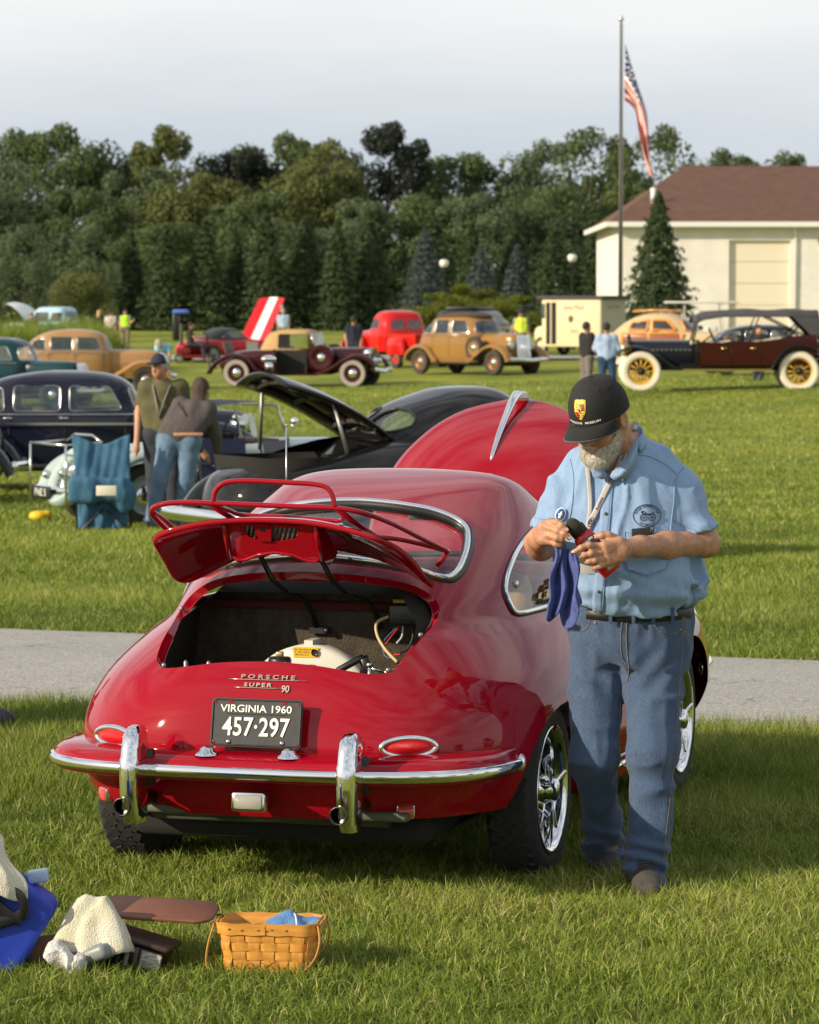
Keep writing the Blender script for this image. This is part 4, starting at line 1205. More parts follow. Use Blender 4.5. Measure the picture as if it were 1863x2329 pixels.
# rear bumper
def bumper(sgn, yc, dy, parent, ledge=.15, zoff=0.0, over=True):
    B = empty('rear_bumper' if sgn < 0 else 'front_bumper'); B.parent = parent
    ts = np.linspace(-PI / 2 * .985, PI / 2 * .985, 73)
    nx = 3.1
    plan = []
    for t in ts:
        s, c = math.sin(t), math.cos(t); k = (abs(s) ** nx + abs(c) ** nx) ** (-1 / nx)
        plan.append(Vector((.780 * s * k, yc + sgn * dy * c * k, 0)))
    def sweep(sec, name, m):
        rings = []
        for i, p in enumerate(plan):
            d = (plan[min(i + 1, 72)] - plan[max(i - 1, 0)]).normalized()
            o = Vector((d.y, -d.x, 0)) * (1 if sgn < 0 else -1)
            f = min(1, .25 + .75 * min(i, 72 - i) / 12)
            rings.append([p + o * (a * (f if a < -.03 else 1)) + Vector((0, 0, .465 + (z - .465) * (.8 + .2 * f) + zoff)) for a, z in sec])
        return MB().loft(rings, False).build(name, m, B)
    top = sweep([(-ledge, .524), (-.09, .521), (-.045, .515), (-.018, .503), (-.004, .489), (-.002, .465), (-.004, .446), (-.014, .438), (-.04, .432), (-.08, .430), (-.12, .432)], 'bumper_bar', RED)
    sweep([(-.004, .486), (.004, .485), (.010, .477), (.012, .467), (.010, .457), (.004, .449), (-.004, .447)], 'chrome_strip', CHROME)
    for e, i in ((plan[0], 1), (plan[-1], -1)):
        MB().ball(e + Vector((0, 0, .465 + zoff)), (.018, .022, .03)).build('strip_end', CHROME, B)
    return B
BMP = bumper(-1, -.47, .525, CAR)
for x, s_ in ((-.36, -1), (.36, 1)):
    rings = []
    for z, y, hx, hy in ((.612, -.985, .010, .012), (.606, -.988, .024, .028), (.585, -.995, .034, .044), (.54, -1.003, .037, .052), (.515, -1.006, .0375, .054), (.508, -1.009, .040, .055), (.48, -1.012, .0405, .056), (.40, -1.012, .038, .056), (.33, -1.005, .035, .05), (.30, -.995, .03, .042), (.294, -.99, .015, .02)):
        hx *= .88; hy *= 1.25; rings.append([(x + hx * math.copysign(abs(math.cos(t)) ** .55, math.cos(t)), y + hy * math.copysign(abs(math.sin(t)) ** .7, math.sin(t)), z) for t in np.linspace(0, 2 * PI, 24, endpoint=False)])
    ov_ = MB().loft(rings).build('overrider', CHROME, BMP)
    MB().box((x + s_ * .0, -.945, .47), (.088, .03, .12), bev=.008).build('rubber_pad', BLACK, ov_)
    xp = x - .016
    MB().lathe([(.0255, -.80), (.0295, -1.075), (.030, -1.085), (.0265, -1.088), (.024, -1.08), (.023, -.90), (0, -.90)], 24, 'Y', (xp, 0, .358)).build('exhaust_tip', mat('dark_exhaust_steel', (.09, .085, .08), .35, 1.0), CAR)
for x in (-.14, .135):
    l_ = MB().lathe([(0, .030), (.012, .029), (.022, .022), (.027, .012), (.036, .008), (.040, 0)], 24, 'Z', (x, -.935, .515)).build('plate_lamp', CHROME, BMP)

def place_on(x, z, off=0.0):
    p, nn = lift_rear(x, z)
    return frame(p + nn * off, Vector((-nn.y, nn.x, 0)) , Vector((0, 0, 1)))
def ell(a, b, n=36): return [(a * math.cos(t), b * math.sin(t)) for t in np.linspace(0, 2 * PI, n, endpoint=False)]
def dome(M, a, b, h, base=.0, k=8, n=36, e=.5):
    rings = []
    for i in range(k + 1):
        q = i / k; s = max((1 - q ** 2) ** e, .02)
        rings.append([M @ Vector((x * s, y * s, base + h * q)) for x, y in ell(a, b, n)])
    return MB().loft(rings)
for x in (-.50, .487):
    M = place_on(x, .545, .002)
    T = empty('tail_lamp'); T.parent = CAR
    dome(M, .108, .042, .012, -.02, e=.3).build('rubber_gasket', BLACK, T)
    MB().tube([M @ Vector((x_, y_, .012)) for x_, y_ in ell(.089, .0295, 40)], .0105, 8, closed=True).build('chrome_bezel', CHROME, T)
    dome(M, .085, .0275, .032, -.002, e=.42).build('lens', REDGLASS, T)
    for s_ in (-1, 1): dome(M @ Matrix.Translation((s_ * .088, 0, .008)), .005, .005, .006).build('screw', GREYMETAL, T)
for p_, nn in ((Vector((.46, -.745, .345)), None), (Vector((-.56, -.66, .355)), None)):
    q, n_, i_, d_ = BVH.find_nearest(p_); n_ = interp_normal(i_, q)
    M = frame(q + n_ * .004, Vector((-n_.y, n_.x, 0)), Vector((0, 0, 1)))
    T = empty('side_reflector'); T.parent = CAR
    def rrect(a, b, r, n=5):
        L = []
        for cx_, cy_, t0 in ((a - r, b - r, 0), (-a + r, b - r, 90), (-a + r, -b + r, 180), (a - r, -b + r, 270)):
            L += [(cx_ + r * math.cos(R(t0 + 90 * j / n)), cy_ + r * math.sin(R(t0 + 90 * j / n))) for j in range(n + 1)]
        return L
    def slab(M, L, lo, hi, k=.94):
        n = len(L)
        return MB().loft([[M @ Vector((x, y, lo)) for x, y in L], [M @ Vector((x, y, hi * .8)) for x, y in L], [M @ Vector((x * k, y * k, hi)) for x, y in L]])
    slab(M, rrect(.030, .0225, .007), -.02, .010).build('rim', CHROMEW, T)
    slab(M, rrect(.0265, .019, .005), -.01, .014).build('lens', mat('orange_red_reflector', (.60, .03, .006), .25, coat=1, bump=.6, bscale=300), T)
# reversing lamp
q, n_, i_, d_ = BVH.find_nearest(Vector((0.0, -.9, .385))); n_ = Vector((0, -1, .0))
M = frame(Vector((0.012, -.958, .374)), (1, 0, 0), (0, 0, 1))
T = empty('reversing_lamp'); T.parent = CAR
slab(M, rrect(.058, .031, .012), -.06, .018).build('housing', CHROMEW, T)
slab(M, rrect(.048, .022, .008), -.01, .025).build('lens', mat('ribbed_clear_lens', (.62, .60, .52), .15, coat=1, bump=.9, bscale=260, stretch=(8, 1, 1)), T)
MB().box((0.012, -.93, .374), (.09, .09, .04), bev=.01).build('lamp_body', CHROMEW, T)

# number plate
PL = empty('number_plate'); PL.parent = CAR
M = frame(Vector((.012, -.892, .617)), (1, 0, 0), (0, .20, 1))
PLK = mat('black_plate_enamel', (.012, .013, .016), .45, var=.4, vscale=30)
PWH = mat('white_plate_paint', (.78, .77, .72), .5)
slab(M, rrect(.1525, .0775, .012), -.006, .0, .998).build('plate', PLK, PL)
MB().tube([M @ Vector((x, y, .001)) for x, y in rrect(.1475, .0725, .012)], .0028, 6, closed=True).build('rolled_border', PLK, PL)
text_mesh('state_and_year', 'VIRGINIA 1960', .033, PWH, PL, .0012, M=M @ Matrix.Translation((-.002, .044, .0015)), sx=1.13, bold=.0003)
text_mesh('registration', '457·297', .083, PWH, PL, .0018, M=M @ Matrix.Translation((0, -.016, .0018)), sx=.80, bold=.0012, spacing=1.04)
for x, y in ((-.09, -.062), (.09, -.062)): dome(M @ Matrix.Translation((x, y, 0)), .008, .008, .008).build('screw', CHROMEW, PL)
for x, y in ((-.139, .064), (.139, .064), (-.139, -.064), (.139, -.064), (-.09, .066), (.09, .066)):
    slab(M @ Matrix.Translation((x, y, .001)), rrect(.0075 if abs(x) < .1 else .004, .004, .0035), -.001, .0006).build('slot', RED, PL)
MB().box((.012, -.872, .62), (.2, .03, .05)).build('bracket', BLACK, PL)

# badges
def badge(s, x, z, size, sx, tilt=0, sp=1.0):
    p, nn = lift_rear(x, z)
    M = frame(p + nn * .004, (1, 0, 0), nn.cross(Vector((1, 0, 0))) * -1 if nn.cross(Vector((1, 0, 0))).z < 0 else nn.cross(Vector((1, 0, 0))))
    return M
BD = empty('badge'); BD.parent = CAR
for s, x, z, size, sx, bar in (('PORSCHE', .018, .751, .0205, 1.5, .268), ('SUPER', -.012, .7265, .0185, 1.45, .160), ('90', .083, .716, .033, .85, 0)):
    M = badge(s, x, z, size, sx)
    text_mesh('lettering', s, size, SILVERLET, BD, .002, M=M, sx=sx, bold=.0004, spacing=1.55 if s == 'PORSCHE' else (1.35 if s == 'SUPER' else .95))
    if bar:
        c = M.translation; xx = Vector((1, 0, 0)); yy = M.to_3x3() @ Vector((0, 1, 0))
        pts = []
        for k in np.linspace(-bar / 2, bar / 2, 9):
            p, nn = lift_rear(x + k, z - .0075); pts.append(p + nn * .003)
        MB().tube(pts, .0016, 5).build('underline', SILVERLET, BD)

# wheels
def wheel(parent, x, y, sgn, steer=0.0):
    W = empty('wheel', (x, y, .315)); W.parent = parent
    W.rotation_euler = (0, 0, (0 if sgn > 0 else PI) + steer)
    ty = MB().lathe([(.205, -.06), (.25, -.072), (.280, -.066), (.296, -.055), (.303, -.035), (.303, .05), (.296, .076), (.280, .092), (.25, .098), (.222, .092), (.205, .085)], 56, 'X').build('tyre', RUBBER, W)
    tb = MB()
    for k in range(40):
        t = 2 * PI * k / 40
        for j, xx in enumerate((-.036, -.012, .012, .036, .06)):
            t2 = t + (.04 if j % 2 else -.04)
            M_ = Matrix.Rotation(t2, 3, 'X')
            tb.box(M_ @ Vector((xx, 0, .304 - .004 * (abs(xx) > .05))), (.026, .036, .008), M_ @ Matrix.Rotation(.45 if j % 2 else -.45, 3, 'Z'))
    tag(tb.build('tread', RUBBER, ty), kind='stuff')
    rim = MB().lathe([(.196, -.06), (.186, -.05), (.184, .03), (.190, .06), (.196, .078), (.212, .086), (.219, .092), (.217, .097), (.208, .096), (.200, .090), (.192, .078), (.186, .055), (.183, .02), (.184, -.03)], 56, 'X').build('rim', CHROME, W)
    for k in range(5):
        t = 2 * PI * k / 5 + .5
        M_ = Matrix.Rotation(t, 3, 'X'); rings = []
        for rr, hw, xx, th in ((.05, .030, .02, .02), (.09, .030, .012, .02), (.14, .034, .022, .018), (.182, .05, .045, .012)):
            rings.append([M_ @ Vector((xx + th * .5 * math.sin(a) , hw * math.cos(a), rr)) for a in np.linspace(0, 2 * PI, 14, endpoint=False)])
        MB().loft(rings).build('spoke', CHROME, rim)
    MB().lathe([(.184, -.03), (.15, -.016), (.105, -.008), (.06, .0), (.06, .012), (0, .012)], 40, 'X').build('wheel_dish', CHROME, W)
    MB().lathe([(.062, 0), (.060, .03), (.052, .05), (.050, .075), (.044, .078), (.042, .10), (.034, .112), (.018, .117), (0, .118)], 32, 'X').build('hub_cap', CHROME, W)
    sp = MB()
    for k in range(3):
        M_ = Matrix.Rotation(2 * PI * k / 3 + .9, 3, 'X')
        sp.loft([[M_ @ Vector((xx + .006 * math.cos(a), hw * math.sin(a), rr)) for a in np.linspace(0, 2 * PI, 8, endpoint=False)] for rr, hw, xx in ((.03, .02, .098), (.07, .014, .10), (.12, .010, .108), (.13, .004, .11))])
    sp.build('spinner', CHROME, W)
    for k in range(10):
        t = 2 * PI * k / 10; MB().ball((.022, .078 * math.cos(t), .078 * math.sin(t)), .007, 8, 5).build('bolt', CHROME, W)
    return W
wheel(CAR, .675, 0, 1); wheel(CAR, -.675, 0, -1); wheel(CAR, .69, 2.1, 1); wheel(CAR, -.69, 2.1, -1)
for s_ in (-1, 1):
    for yc, rx in ((0, .41), (2.1, .39)):
        L = [(yc + rx * .96 * math.cos(t), .32 + (.275 if yc == 0 else .32) * math.sin(t)) for t in np.linspace(-.1, PI + .1, 24)]
        rings = [[(s_ * x, y_, z_) for y_, z_ in L] for x in (.40, .62, .70)]
        MB().loft(rings, False).build('wheel_well', DARK, CAR)
        MB().add([(s_ * .42, y_, z_) for y_, z_ in L], [tuple(range(len(L)))]).build('wheel_well', DARK, CAR)
MB().box((0, 1.28, .295), (1.26, 2.9, .08), bev=.03).build('floor_pan', DARK, CAR)
MB().box((0, -.22, .275), (1.02, .86, .15), bev=.04).build('underbody_shade_block', DARK, CAR)  # dark block added for the shade under the tail, hides the left tyre
MB().tube([(-.40, -.70, .318), (.40, -.70, .318)], .05, 16).build('silencer', mat('silencer_steel', (.10, .10, .085), .6, .5, var=.3, vscale=10), CAR)
MB().box((0, -.73, .318), (.98, .16, .03), bev=.01).build('rear_apron', mat('dusty_apron', (.10, .105, .08), .7), CAR)
for s_ in (-1, 1):
    MB().box((s_ * .70, 1.05, .29), (.24, 1.30, .10), bev=.03).build('sill', RED, CAR)
    MB().tube([(s_ * .832, y_, .305) for y_ in np.linspace(.46, 1.66, 7)], .011, 8).build('sill_trim', CHROME, CAR)

# cabin
IN = empty('cabin'); IN.parent = CAR
MB().box((0, .85, .42), (1.3, 2.2, .04)).build('carpet', mat('dark_carpet', (.03, .025, .02), .95), IN)
for s_ in (-1, 1):
    st = MB(); st.box((s_ * .30, 1.0, .52), (.46, .50, .16), bev=.05)
    st.box((s_ * .30, .78, .76), (.46, .13, .46), Matrix.Rotation(R(-14), 3, 'X'), taper=(.8, .8), bev=.05)
    st.build('seat', TAN, IN)
MB().box((0, .12, .70), (1.0, .10, .34), Matrix.Rotation(R(-25), 3, 'X'), bev=.03).build('rear_seat_back', TAN, IN)
MB().box((0, -.02, .93), (.95, .22, .03), bev=.01).build('parcel_shelf', mat('maroon_carpet', (.08, .01, .012), .95), IN)
MB().tube([(-.52, 1.45, .90), (0, 1.52, .915), (.52, 1.45, .90)], .07, 12).build('dashboard', RED, IN)
MB().tube([(-.32 + .19 * math.cos(t), 1.22 + .07 * math.sin(t), .88 + .18 * math.sin(t)) for t in np.linspace(0, 2 * PI, 28, endpoint=False)], .011, 8, closed=True).tube([(-.32, 1.22, .88), (-.32, 1.45, .80)], .02, 8).tube([(-.5, 1.22, .88), (-.14, 1.22, .88)], .01, 6).build('steering_wheel', BLACK, IN)
hl = S_
sel = (hl[0][hl[1]][:, :, 2].min(1) > .99)
if sel.any():
    link('headliner', normal_mesh('headliner', hl[0] - hl[2] * .025, hl[1][sel][:, ::-1], -hl[2]), mat('cream_headliner', (.45, .40, .30), .9), IN)
MB().tube([(0, 1.22, 1.22), (0, 1.2, 1.18)], .006, 6).box((0, 1.19, 1.165), (.16, .02, .045), bev=.008).build('mirror', CHROMEW, IN)

# front lid, open, with its chrome handle; luggage well below
HL = empty('front_lid'); HL.parent = CAR
FH = Vector((0, 1.70, .945)); FM = Matrix.Translation(FH) @ Matrix.Rotation(R(50), 4, 'X') @ Matrix.Translation(-FH)
def hood(u, v):
    y = 1.70 + 1.06 * u
    hw = float(pchip([0, .1, .3, .55, .75, .9, 1.0], [.36, .42, .455, .43, .345, .22, .02], u))
    x = hw * v
    z = .955 - .055 * u - .26 * u ** 2.6 - .20 * x * x - .55 * abs(x) ** 3 - .0 * u
    return Vector((x, y - .03 * abs(v) ** 2 * (1 - u), z))
nu, nv = 34, 37
G = [[FM @ hood(i / (nu - 1), -1 + 2 * j / (nv - 1)) for j in range(nv)] for i in range(nu)]
o = MB().loft(G, False).build('lid_panel', RED, HL)
sol = o.modifiers.new('t', 'SOLIDIFY'); sol.thickness = .012; sol.offset = 0
hp = []; n0 = FM.to_3x3() @ Vector((0, 0, 1))
for u, off, hw, hh in ((.52, .0, .004, .006), (.56, .008, .009, .010), (.66, .020, .012, .012), (.78, .034, .014, .013), (.88, .050, .016, .014), (.94, .058, .019, .014), (.985, .054, .024, .012), (1.01, .03, .028, .012), (1.015, .0, .028, .01)):
    p = FM @ hood(min(u, 1), 0) + n0 * off + (FM.to_3x3() @ Vector((0, max(0, u - 1), 0)))
    x_ = Vector((1, 0, 0)); hp.append([p + x_ * hw * math.cos(a) + n0 * hh * math.sin(a) for a in np.linspace(0, 2 * PI, 12, endpoint=False)])
MB().loft(hp).build('lid_handle', CHROME, HL)
MB().box((0, 2.14, .55), (.8, .75, .02)).build('luggage_well', DARK, CAR)
L = [(x, y_, .0) for x, y_ in TRUNK]
MB().loft([[(x, y_, .80) for x, y_ in TRUNK], [(x * .95, y_, .54) for x, y_ in TRUNK]], True, False).build('luggage_lining', DARK, CAR)
FB = bumper(1, 2.52, .62, CAR, .12, .01)
for s_ in (-1, 1):
    M = frame(Vector((s_ * .63, 2.72, .66)), (-1, 0, 0), (0, -.25, 1))
    T = empty('headlamp'); T.parent = CAR
    dome(M, .105, .105, .06, -.05, e=.35).build('rim', CHROME, T)
    dome(M, .085, .085, .075, -.02).build('lens', mat('headlamp_lens', (.7, .7, .68), .08, coat=1), T)
# telescopic aerial on the left front wing
MB().tube([(-.735, 1.72, .74), (-.735, 1.72, 1.05)], .006, 6).tube([(-.735, 1.72, 1.05), (-.733, 1.715, 1.47)], .003, 6).ball((-.733, 1.715, 1.475), .006).build('aerial', CHROMEW, CAR)

# ================================================================== man in the blue shirt
SKIN = mat('tanned_skin', (.42, .20, .115), rough=.5, var=.16, vscale=38, bump=.12, bscale=160, col2=(.52, .27, .165))
NAIL = mat('fingernail', (.62, .38, .29), rough=.3)
DENIM = mat('blue_denim', (.019, .040, .095), rough=.9, col2=(.078, .128, .225), vscale=5, stretch=(130, 130, 9), bump=.25, bscale=60, detail=8, sheen=.15)
CHAMB = mat('light_blue_chambray', (.19, .30, .49), rough=.85, col2=(.25, .375, .58), vscale=6, stretch=(40, 40, 8), bump=.2, bscale=120, detail=8, sheen=.2)
STITCH = mat('shirt_seam', (.15, .26, .42), rough=.9, col2=(.28, .42, .60), vscale=300)
JSEAM = mat('jeans_seam', (.06, .08, .13), rough=.9, col2=(.30, .20, .09), vscale=260)
LEATHER = mat('black_leather', (.012, .011, .010), rough=.45, bump=.1)
SHOE = mat('dark_grey_suede', (.050, .044, .040), rough=.9, var=.3, vscale=40, bump=.3, bscale=200)
BEARD = mat('white_grey_beard', (.36, .33, .29), rough=.9, col2=(.76, .73, .67), vscale=90, bump=.25, bscale=260)
CAPM = mat('black_cotton_cap', (.012, .012, .013), rough=.85, var=.2, vscale=60, bump=.25, bscale=300)
MANB = Vector((.738, 11.62, 0))
MAN = empty('person', MANB, 0, 'bearded man in black cap, light blue shirt and jeans holding a red bottle', 'person')
def to_local(o, base=MANB):
    o.data.transform(Matrix.Translation(-base)); return o

def sd_stack(P, tab):
    """vertical stack of ellipses: rows of z, cx, cy, rx, ry"""
    T = np.array(tab); z = np.clip(P[:, 2], T[0, 0], T[-1, 0])
    cx, cy, rx, ry = (pchip(T[:, 0], T[:, i], z) for i in range(1, 5))
    k = np.sqrt(((P[:, 0] - cx) / rx) ** 2 + ((P[:, 1] - cy) / ry) ** 2)
    d = (k - 1) * np.minimum(rx, ry)
    dz = np.maximum(T[0, 0] - P[:, 2], P[:, 2] - T[-1, 0])
    return np.maximum(d, dz)
def chain(P, pts, rad, k=.02):
    d = None
    for i in range(len(pts) - 1):
        c = sd_cone(P, pts[i], pts[i + 1], rad[i], rad[i + 1]); d = c if d is None else smin(d, c, k)
    return d
TORSO = [(.947, .740, 11.63, .184, .130), (.965, .742, 11.625, .196, .140), (1.0, .742, 11.615, .216, .158), (1.08, .735, 11.61, .216, .162), (1.2, .715, 11.61, .205, .150), (1.3, .70, 11.615, .197, .135),
         (1.38, .697, 11.62, .178, .118), (1.44, .70, 11.632, .148, .098), (1.49, .703, 11.645, .100, .074), (1.53, .70, 11.645, .066, .060)]
A_R = [(.84, 11.64, 1.40), (.915, 11.62, 1.27), (.978, 11.60, 1.165)]
A_L = [(.56, 11.66, 1.40), (.485, 11.63, 1.27), (.438, 11.59, 1.155)]
def f_shirt(P):
    d = sd_stack(P, TORSO)
    d = smin(d, sd_ell(P, (.90, 11.68, 1.05), (.085, .10, .10)), .05)
    d = smin(d, sd_ell(P, (.72, 11.52, 1.03), (.17, .09, .09)), .06)
    sr = chain(P, [(.825, 11.64, 1.425), (.886, 11.625, 1.33), (.950, 11.605, 1.16)], (.062, .074, .086), .03)
    ax = np.array([.30, -.08, -.95]); ax /= np.linalg.norm(ax)
    sr = np.maximum(sr, (P - np.array([.950, 11.605, 1.192])) @ (ax + np.array([.25, 0, -.1])) / 1.05)
    sl = chain(P, [(.575, 11.655, 1.425), (.510, 11.635, 1.32), (.468, 11.615, 1.19)], (.060, .062, .066), .03)
    sl = np.maximum(sl, (P - np.array([.462, 11.61, 1.222])) @ np.array([-.12, 0, -.99]))
    d = smin(d, smin(sr, sl, .005), .03)
    # folds: vertical on the body, rings near the arm pits, slack over the belt
    q = P * np.array([15, 15, 3.2]) + vnoise(P * 6)[:, None] * .8
    fold = ridge(q) * .017 + ridge(P * np.array([30, 30, 9]) + 9) * .006 + ridge(P * np.array([8, 8, 9]) + vnoise(P * 5)[:, None]) * .008 - .004
    low = np.clip((1.14 - P[:, 2]) / .16, 0, 1)
    fold = fold + low * (.018 * ridge(P * np.array([7, 7, 17]) + 3) + .004 * np.sin(P[:, 2] * 95 + 9 * P[:, 0]))
    slz = np.clip((np.abs(P[:, 0] - .70) - .2) / .04, 0, 1)
    fold = fold + slz * (.016 * ridge(P * np.array([11, 11, 15]) + 7) + .003 * np.sin(P[:, 2] * 60 + P[:, 0] * 55))
    d = d - fold
    # hollow cuffs and collar
    d = np.maximum(d, -sd_cone(P, (.945, 11.605, 1.215), (.985, 11.595, 1.08), .052, .074))
    d = np.maximum(d, -sd_cone(P, (.470, 11.612, 1.235), (.455, 11.60, 1.12), .036, .05))
    d = np.maximum(d, -sd_cone(P, (.70, 11.63, 1.47), (.66, 11.56, 1.60), .058, .075))
    d = smax(d, -sd_ell(P, (.648, 11.50, 1.450), (.042, .085, .062)), .01)
    return d
shirt = to_local(sdf_obj('shirt', f_shirt, (.33, 11.36, .905), (1.10, 11.86, 1.56), .0065, CHAMB, MAN))
_bv = BVHTree.FromPolygons([tuple(v.co + MANB) for v in shirt.data.vertices], [tuple(p.vertices) for p in shirt.data.polygons])
def drape(bv, x, z, off=.004, y0=10.6):
    h = bv.ray_cast(Vector((x, y0, z)), Vector((0, 1, 0)))
    if h[0] is None:
        h = bv.find_nearest(Vector((x, 11.5, z)))
        return h[0]
    return h[0] + Vector((0, -off, 0))
def drape_mesh(o, bv, off, base=MANB):
    for v in o.data.vertices:
        p = drape(bv, v.co.x, v.co.z, off); v.co = p + Vector((0, -(0 if abs(v.co.y) > 1 else v.co.y), 0)) - base
    o.data.update(); return o
def seam(bv, pts, r, name, m, parent, off=.001, n=6, flat=None):
    P = [drape(bv, p.x, p.z, off) - MANB for p in spline([(x, 0, z) for x, z in pts], n)]
    return MB().tube(P, r, 5, flat=flat).build(name, m, parent)
def ribbon(bv, pts, w, name, m, parent, off=.005, n=8, base=MANB):
    C = spline([(x, 0, z) for x, z in pts], n); vs = []
    for i, p in enumerate(C):
        d = (C[min(i + 1, len(C) - 1)] - C[max(i - 1, 0)]).normalized(); s = Vector((-d.z, 0, d.x))
        yy = min(drape(bv, (p + s * w * k).x, (p + s * w * k).z, off).y for k in (-.5, 0, .5))
        for k in (-.5, -.17, .17, .5):
            q = p + s * w * k; y_ = drape(bv, q.x, q.z, off).y; vs.append(Vector((q.x, .5 * y_ + .5 * yy, q.z)) - base)
    fs = [(i * 4 + k, i * 4 + k + 1, i * 4 + k + 5, i * 4 + k + 4) for i in range(len(C) - 1) for k in range(3)]
    o = MB().add(vs, fs, True).build(name, m, parent)
    so = o.modifiers.new('t', 'SOLIDIFY'); so.thickness = .0015; so.offset = 0
    return o
def patch(bv, poly, name, m, parent, off=.004, res=.006, thick=.002):
    """cloth patch: an outline in (x, z) laid on the surface"""
    P = np.array(poly); lo, hi = P.min(0), P.max(0)
    gx, gz_ = np.meshgrid(np.arange(lo[0], hi[0], res), np.arange(lo[1], hi[1], res)); g = np.stack([gx.ravel(), gz_.ravel()], 1)
    g = g[inside_poly(g, poly)]
    n = len(poly)
    ov, _, of, *_q = delaunay_2d_cdt([Vector(p) for p in poly] + [Vector(p) for p in g], [(i, (i + 1) % n) for i in range(n)], [], 0, 1e-7)
    cen = np.array([[sum(ov[i].x for i in f) / 3, sum(ov[i].y for i in f) / 3] for f in of])
    kp = inside_poly(cen, poly)
    o = MB().add([drape(bv, p.x, p.y, off) - MANB for p in ov], [tuple(f) for f, k in zip(of, kp) if k], True).build(name, m, parent)
    so = o.modifiers.new('t', 'SOLIDIFY'); so.thickness = thick; so.offset = 0
    return o
# placket, buttons, pocket, seams
ribbon(_bv, [(.655, 1.40), (.648, 1.33), (.64, 1.25), (.632, 1.15), (.622, 1.05), (.615, .98), (.62, .945)], .034, 'placket', CHAMB, shirt, .003)
for x, z in ((.652, 1.358), (.642, 1.268), (.629, 1.12), (.618, 1.015)):
    p = drape(_bv, x, z, .008) - MANB
    MB().lathe([(0, -.003), (.0045, -.003), (.0055, -.001), (.0055, .002)], 12, 'Y', p).build('button', mat('brown_button', (.10, .06, .03), .4), shirt)
for off in (-.015, .015):
    seam(_bv, [(.655 + off, 1.39), (.648 + off, 1.33), (.64 + off, 1.25), (.632 + off, 1.15), (.622 + off, 1.05), (.617 + off, .96)], .0014, 'stitching', STITCH, shirt, .0045)
PK = [(.703, 1.212), (.768, 1.198), (.842, 1.214), (.846, 1.125), (.838, 1.09), (.772, 1.070), (.712, 1.088), (.704, 1.13)]
pk = patch(_bv, PK, 'breast_pocket', CHAMB, shirt, .006)
seam(_bv, PK + PK[:1], .0014, 'pocket_stitching', STITCH, shirt, .009)
seam(_bv, [(.708, 1.185), (.77, 1.170), (.84, 1.187)], .0014, 'pocket_stitching', STITCH, shirt, .009)
seam(_bv, [(.742, 1.46), (.79, 1.452), (.845, 1.425), (.885, 1.39)], .0018, 'yoke_seam', STITCH, shirt, .002)
seam(_bv, [(.905, 1.415), (.885, 1.395), (.872, 1.36), (.868, 1.30), (.857, 1.22), (.855, 1.16)], .0020, 'armhole_seam', STITCH, shirt, .002)
seam(_bv, [(.53, 1.44), (.54, 1.38), (.535, 1.30), (.525, 1.24)], .0018, 'armhole_seam', STITCH, shirt, .002)
seam(_bv, [(.868, 1.245), (.91, 1.222), (.96, 1.205), (1.01, 1.205), (1.04, 1.21)], .0016, 'cuff_stitching', STITCH, shirt, .002)
seam(_bv, [(.39, 1.258), (.43, 1.245), (.48, 1.25), (.505, 1.255)], .0016, 'cuff_stitching', STITCH, shirt, .002)
seam(_bv, [(.92, 1.06), (.94, 1.0), (.945, .96)], .0016, 'side_seam', STITCH, shirt, .002)
# collar
cl = []
for t in np.linspace(-2.35, 2.35, 25):
    c_ = Vector((.683 + .074 * math.sin(t) + .012, 11.607 - .066 * -math.cos(t) , 1.508 + .030 * math.cos(t) - .012 * math.sin(t) * -1)); cl.append(c_)
rings = []
for i, p in enumerate(cl):
    o_ = Vector((p.x - .69, p.y - 11.607, 0)).normalized()
    rings.append([p + o_ * a + Vector((0, 0, b)) - MANB for a, b in ((.0, .016), (.004, .017), (.011, -.012), (.016, -.032), (.012, -.032), (.003, -.01))])
MB().loft(rings).build('collar', CHAMB, shirt)
MB().loft([[Vector(q) - MANB for q in r_] for r_ in ([(.742, 11.520, 1.515), (.752, 11.524, 1.515), (.752, 11.532, 1.505)], [(.715, 11.497, 1.455), (.744, 11.502, 1.440), (.738, 11.520, 1.45)], [(.662, 11.478, 1.405), (.716, 11.482, 1.385), (.70, 11.50, 1.40)], [(.655, 11.475, 1.390), (.672, 11.476, 1.375), (.67, 11.49, 1.385)])]).build('collar_flap', CHAMB, shirt)
MB().loft([[Vector(q) - MANB for q in r_] for r_ in ([(.615, 11.500, 1.475), (.602, 11.505, 1.475), (.605, 11.52, 1.465)], [(.625, 11.487, 1.44), (.588, 11.494, 1.430), (.60, 11.51, 1.43)], [(.640, 11.476, 1.405), (.600, 11.480, 1.388), (.61, 11.495, 1.39)], [(.646, 11.474, 1.392), (.632, 11.474, 1.380), (.635, 11.487, 1.385)])]).build('collar_flap', CHAMB, shirt)

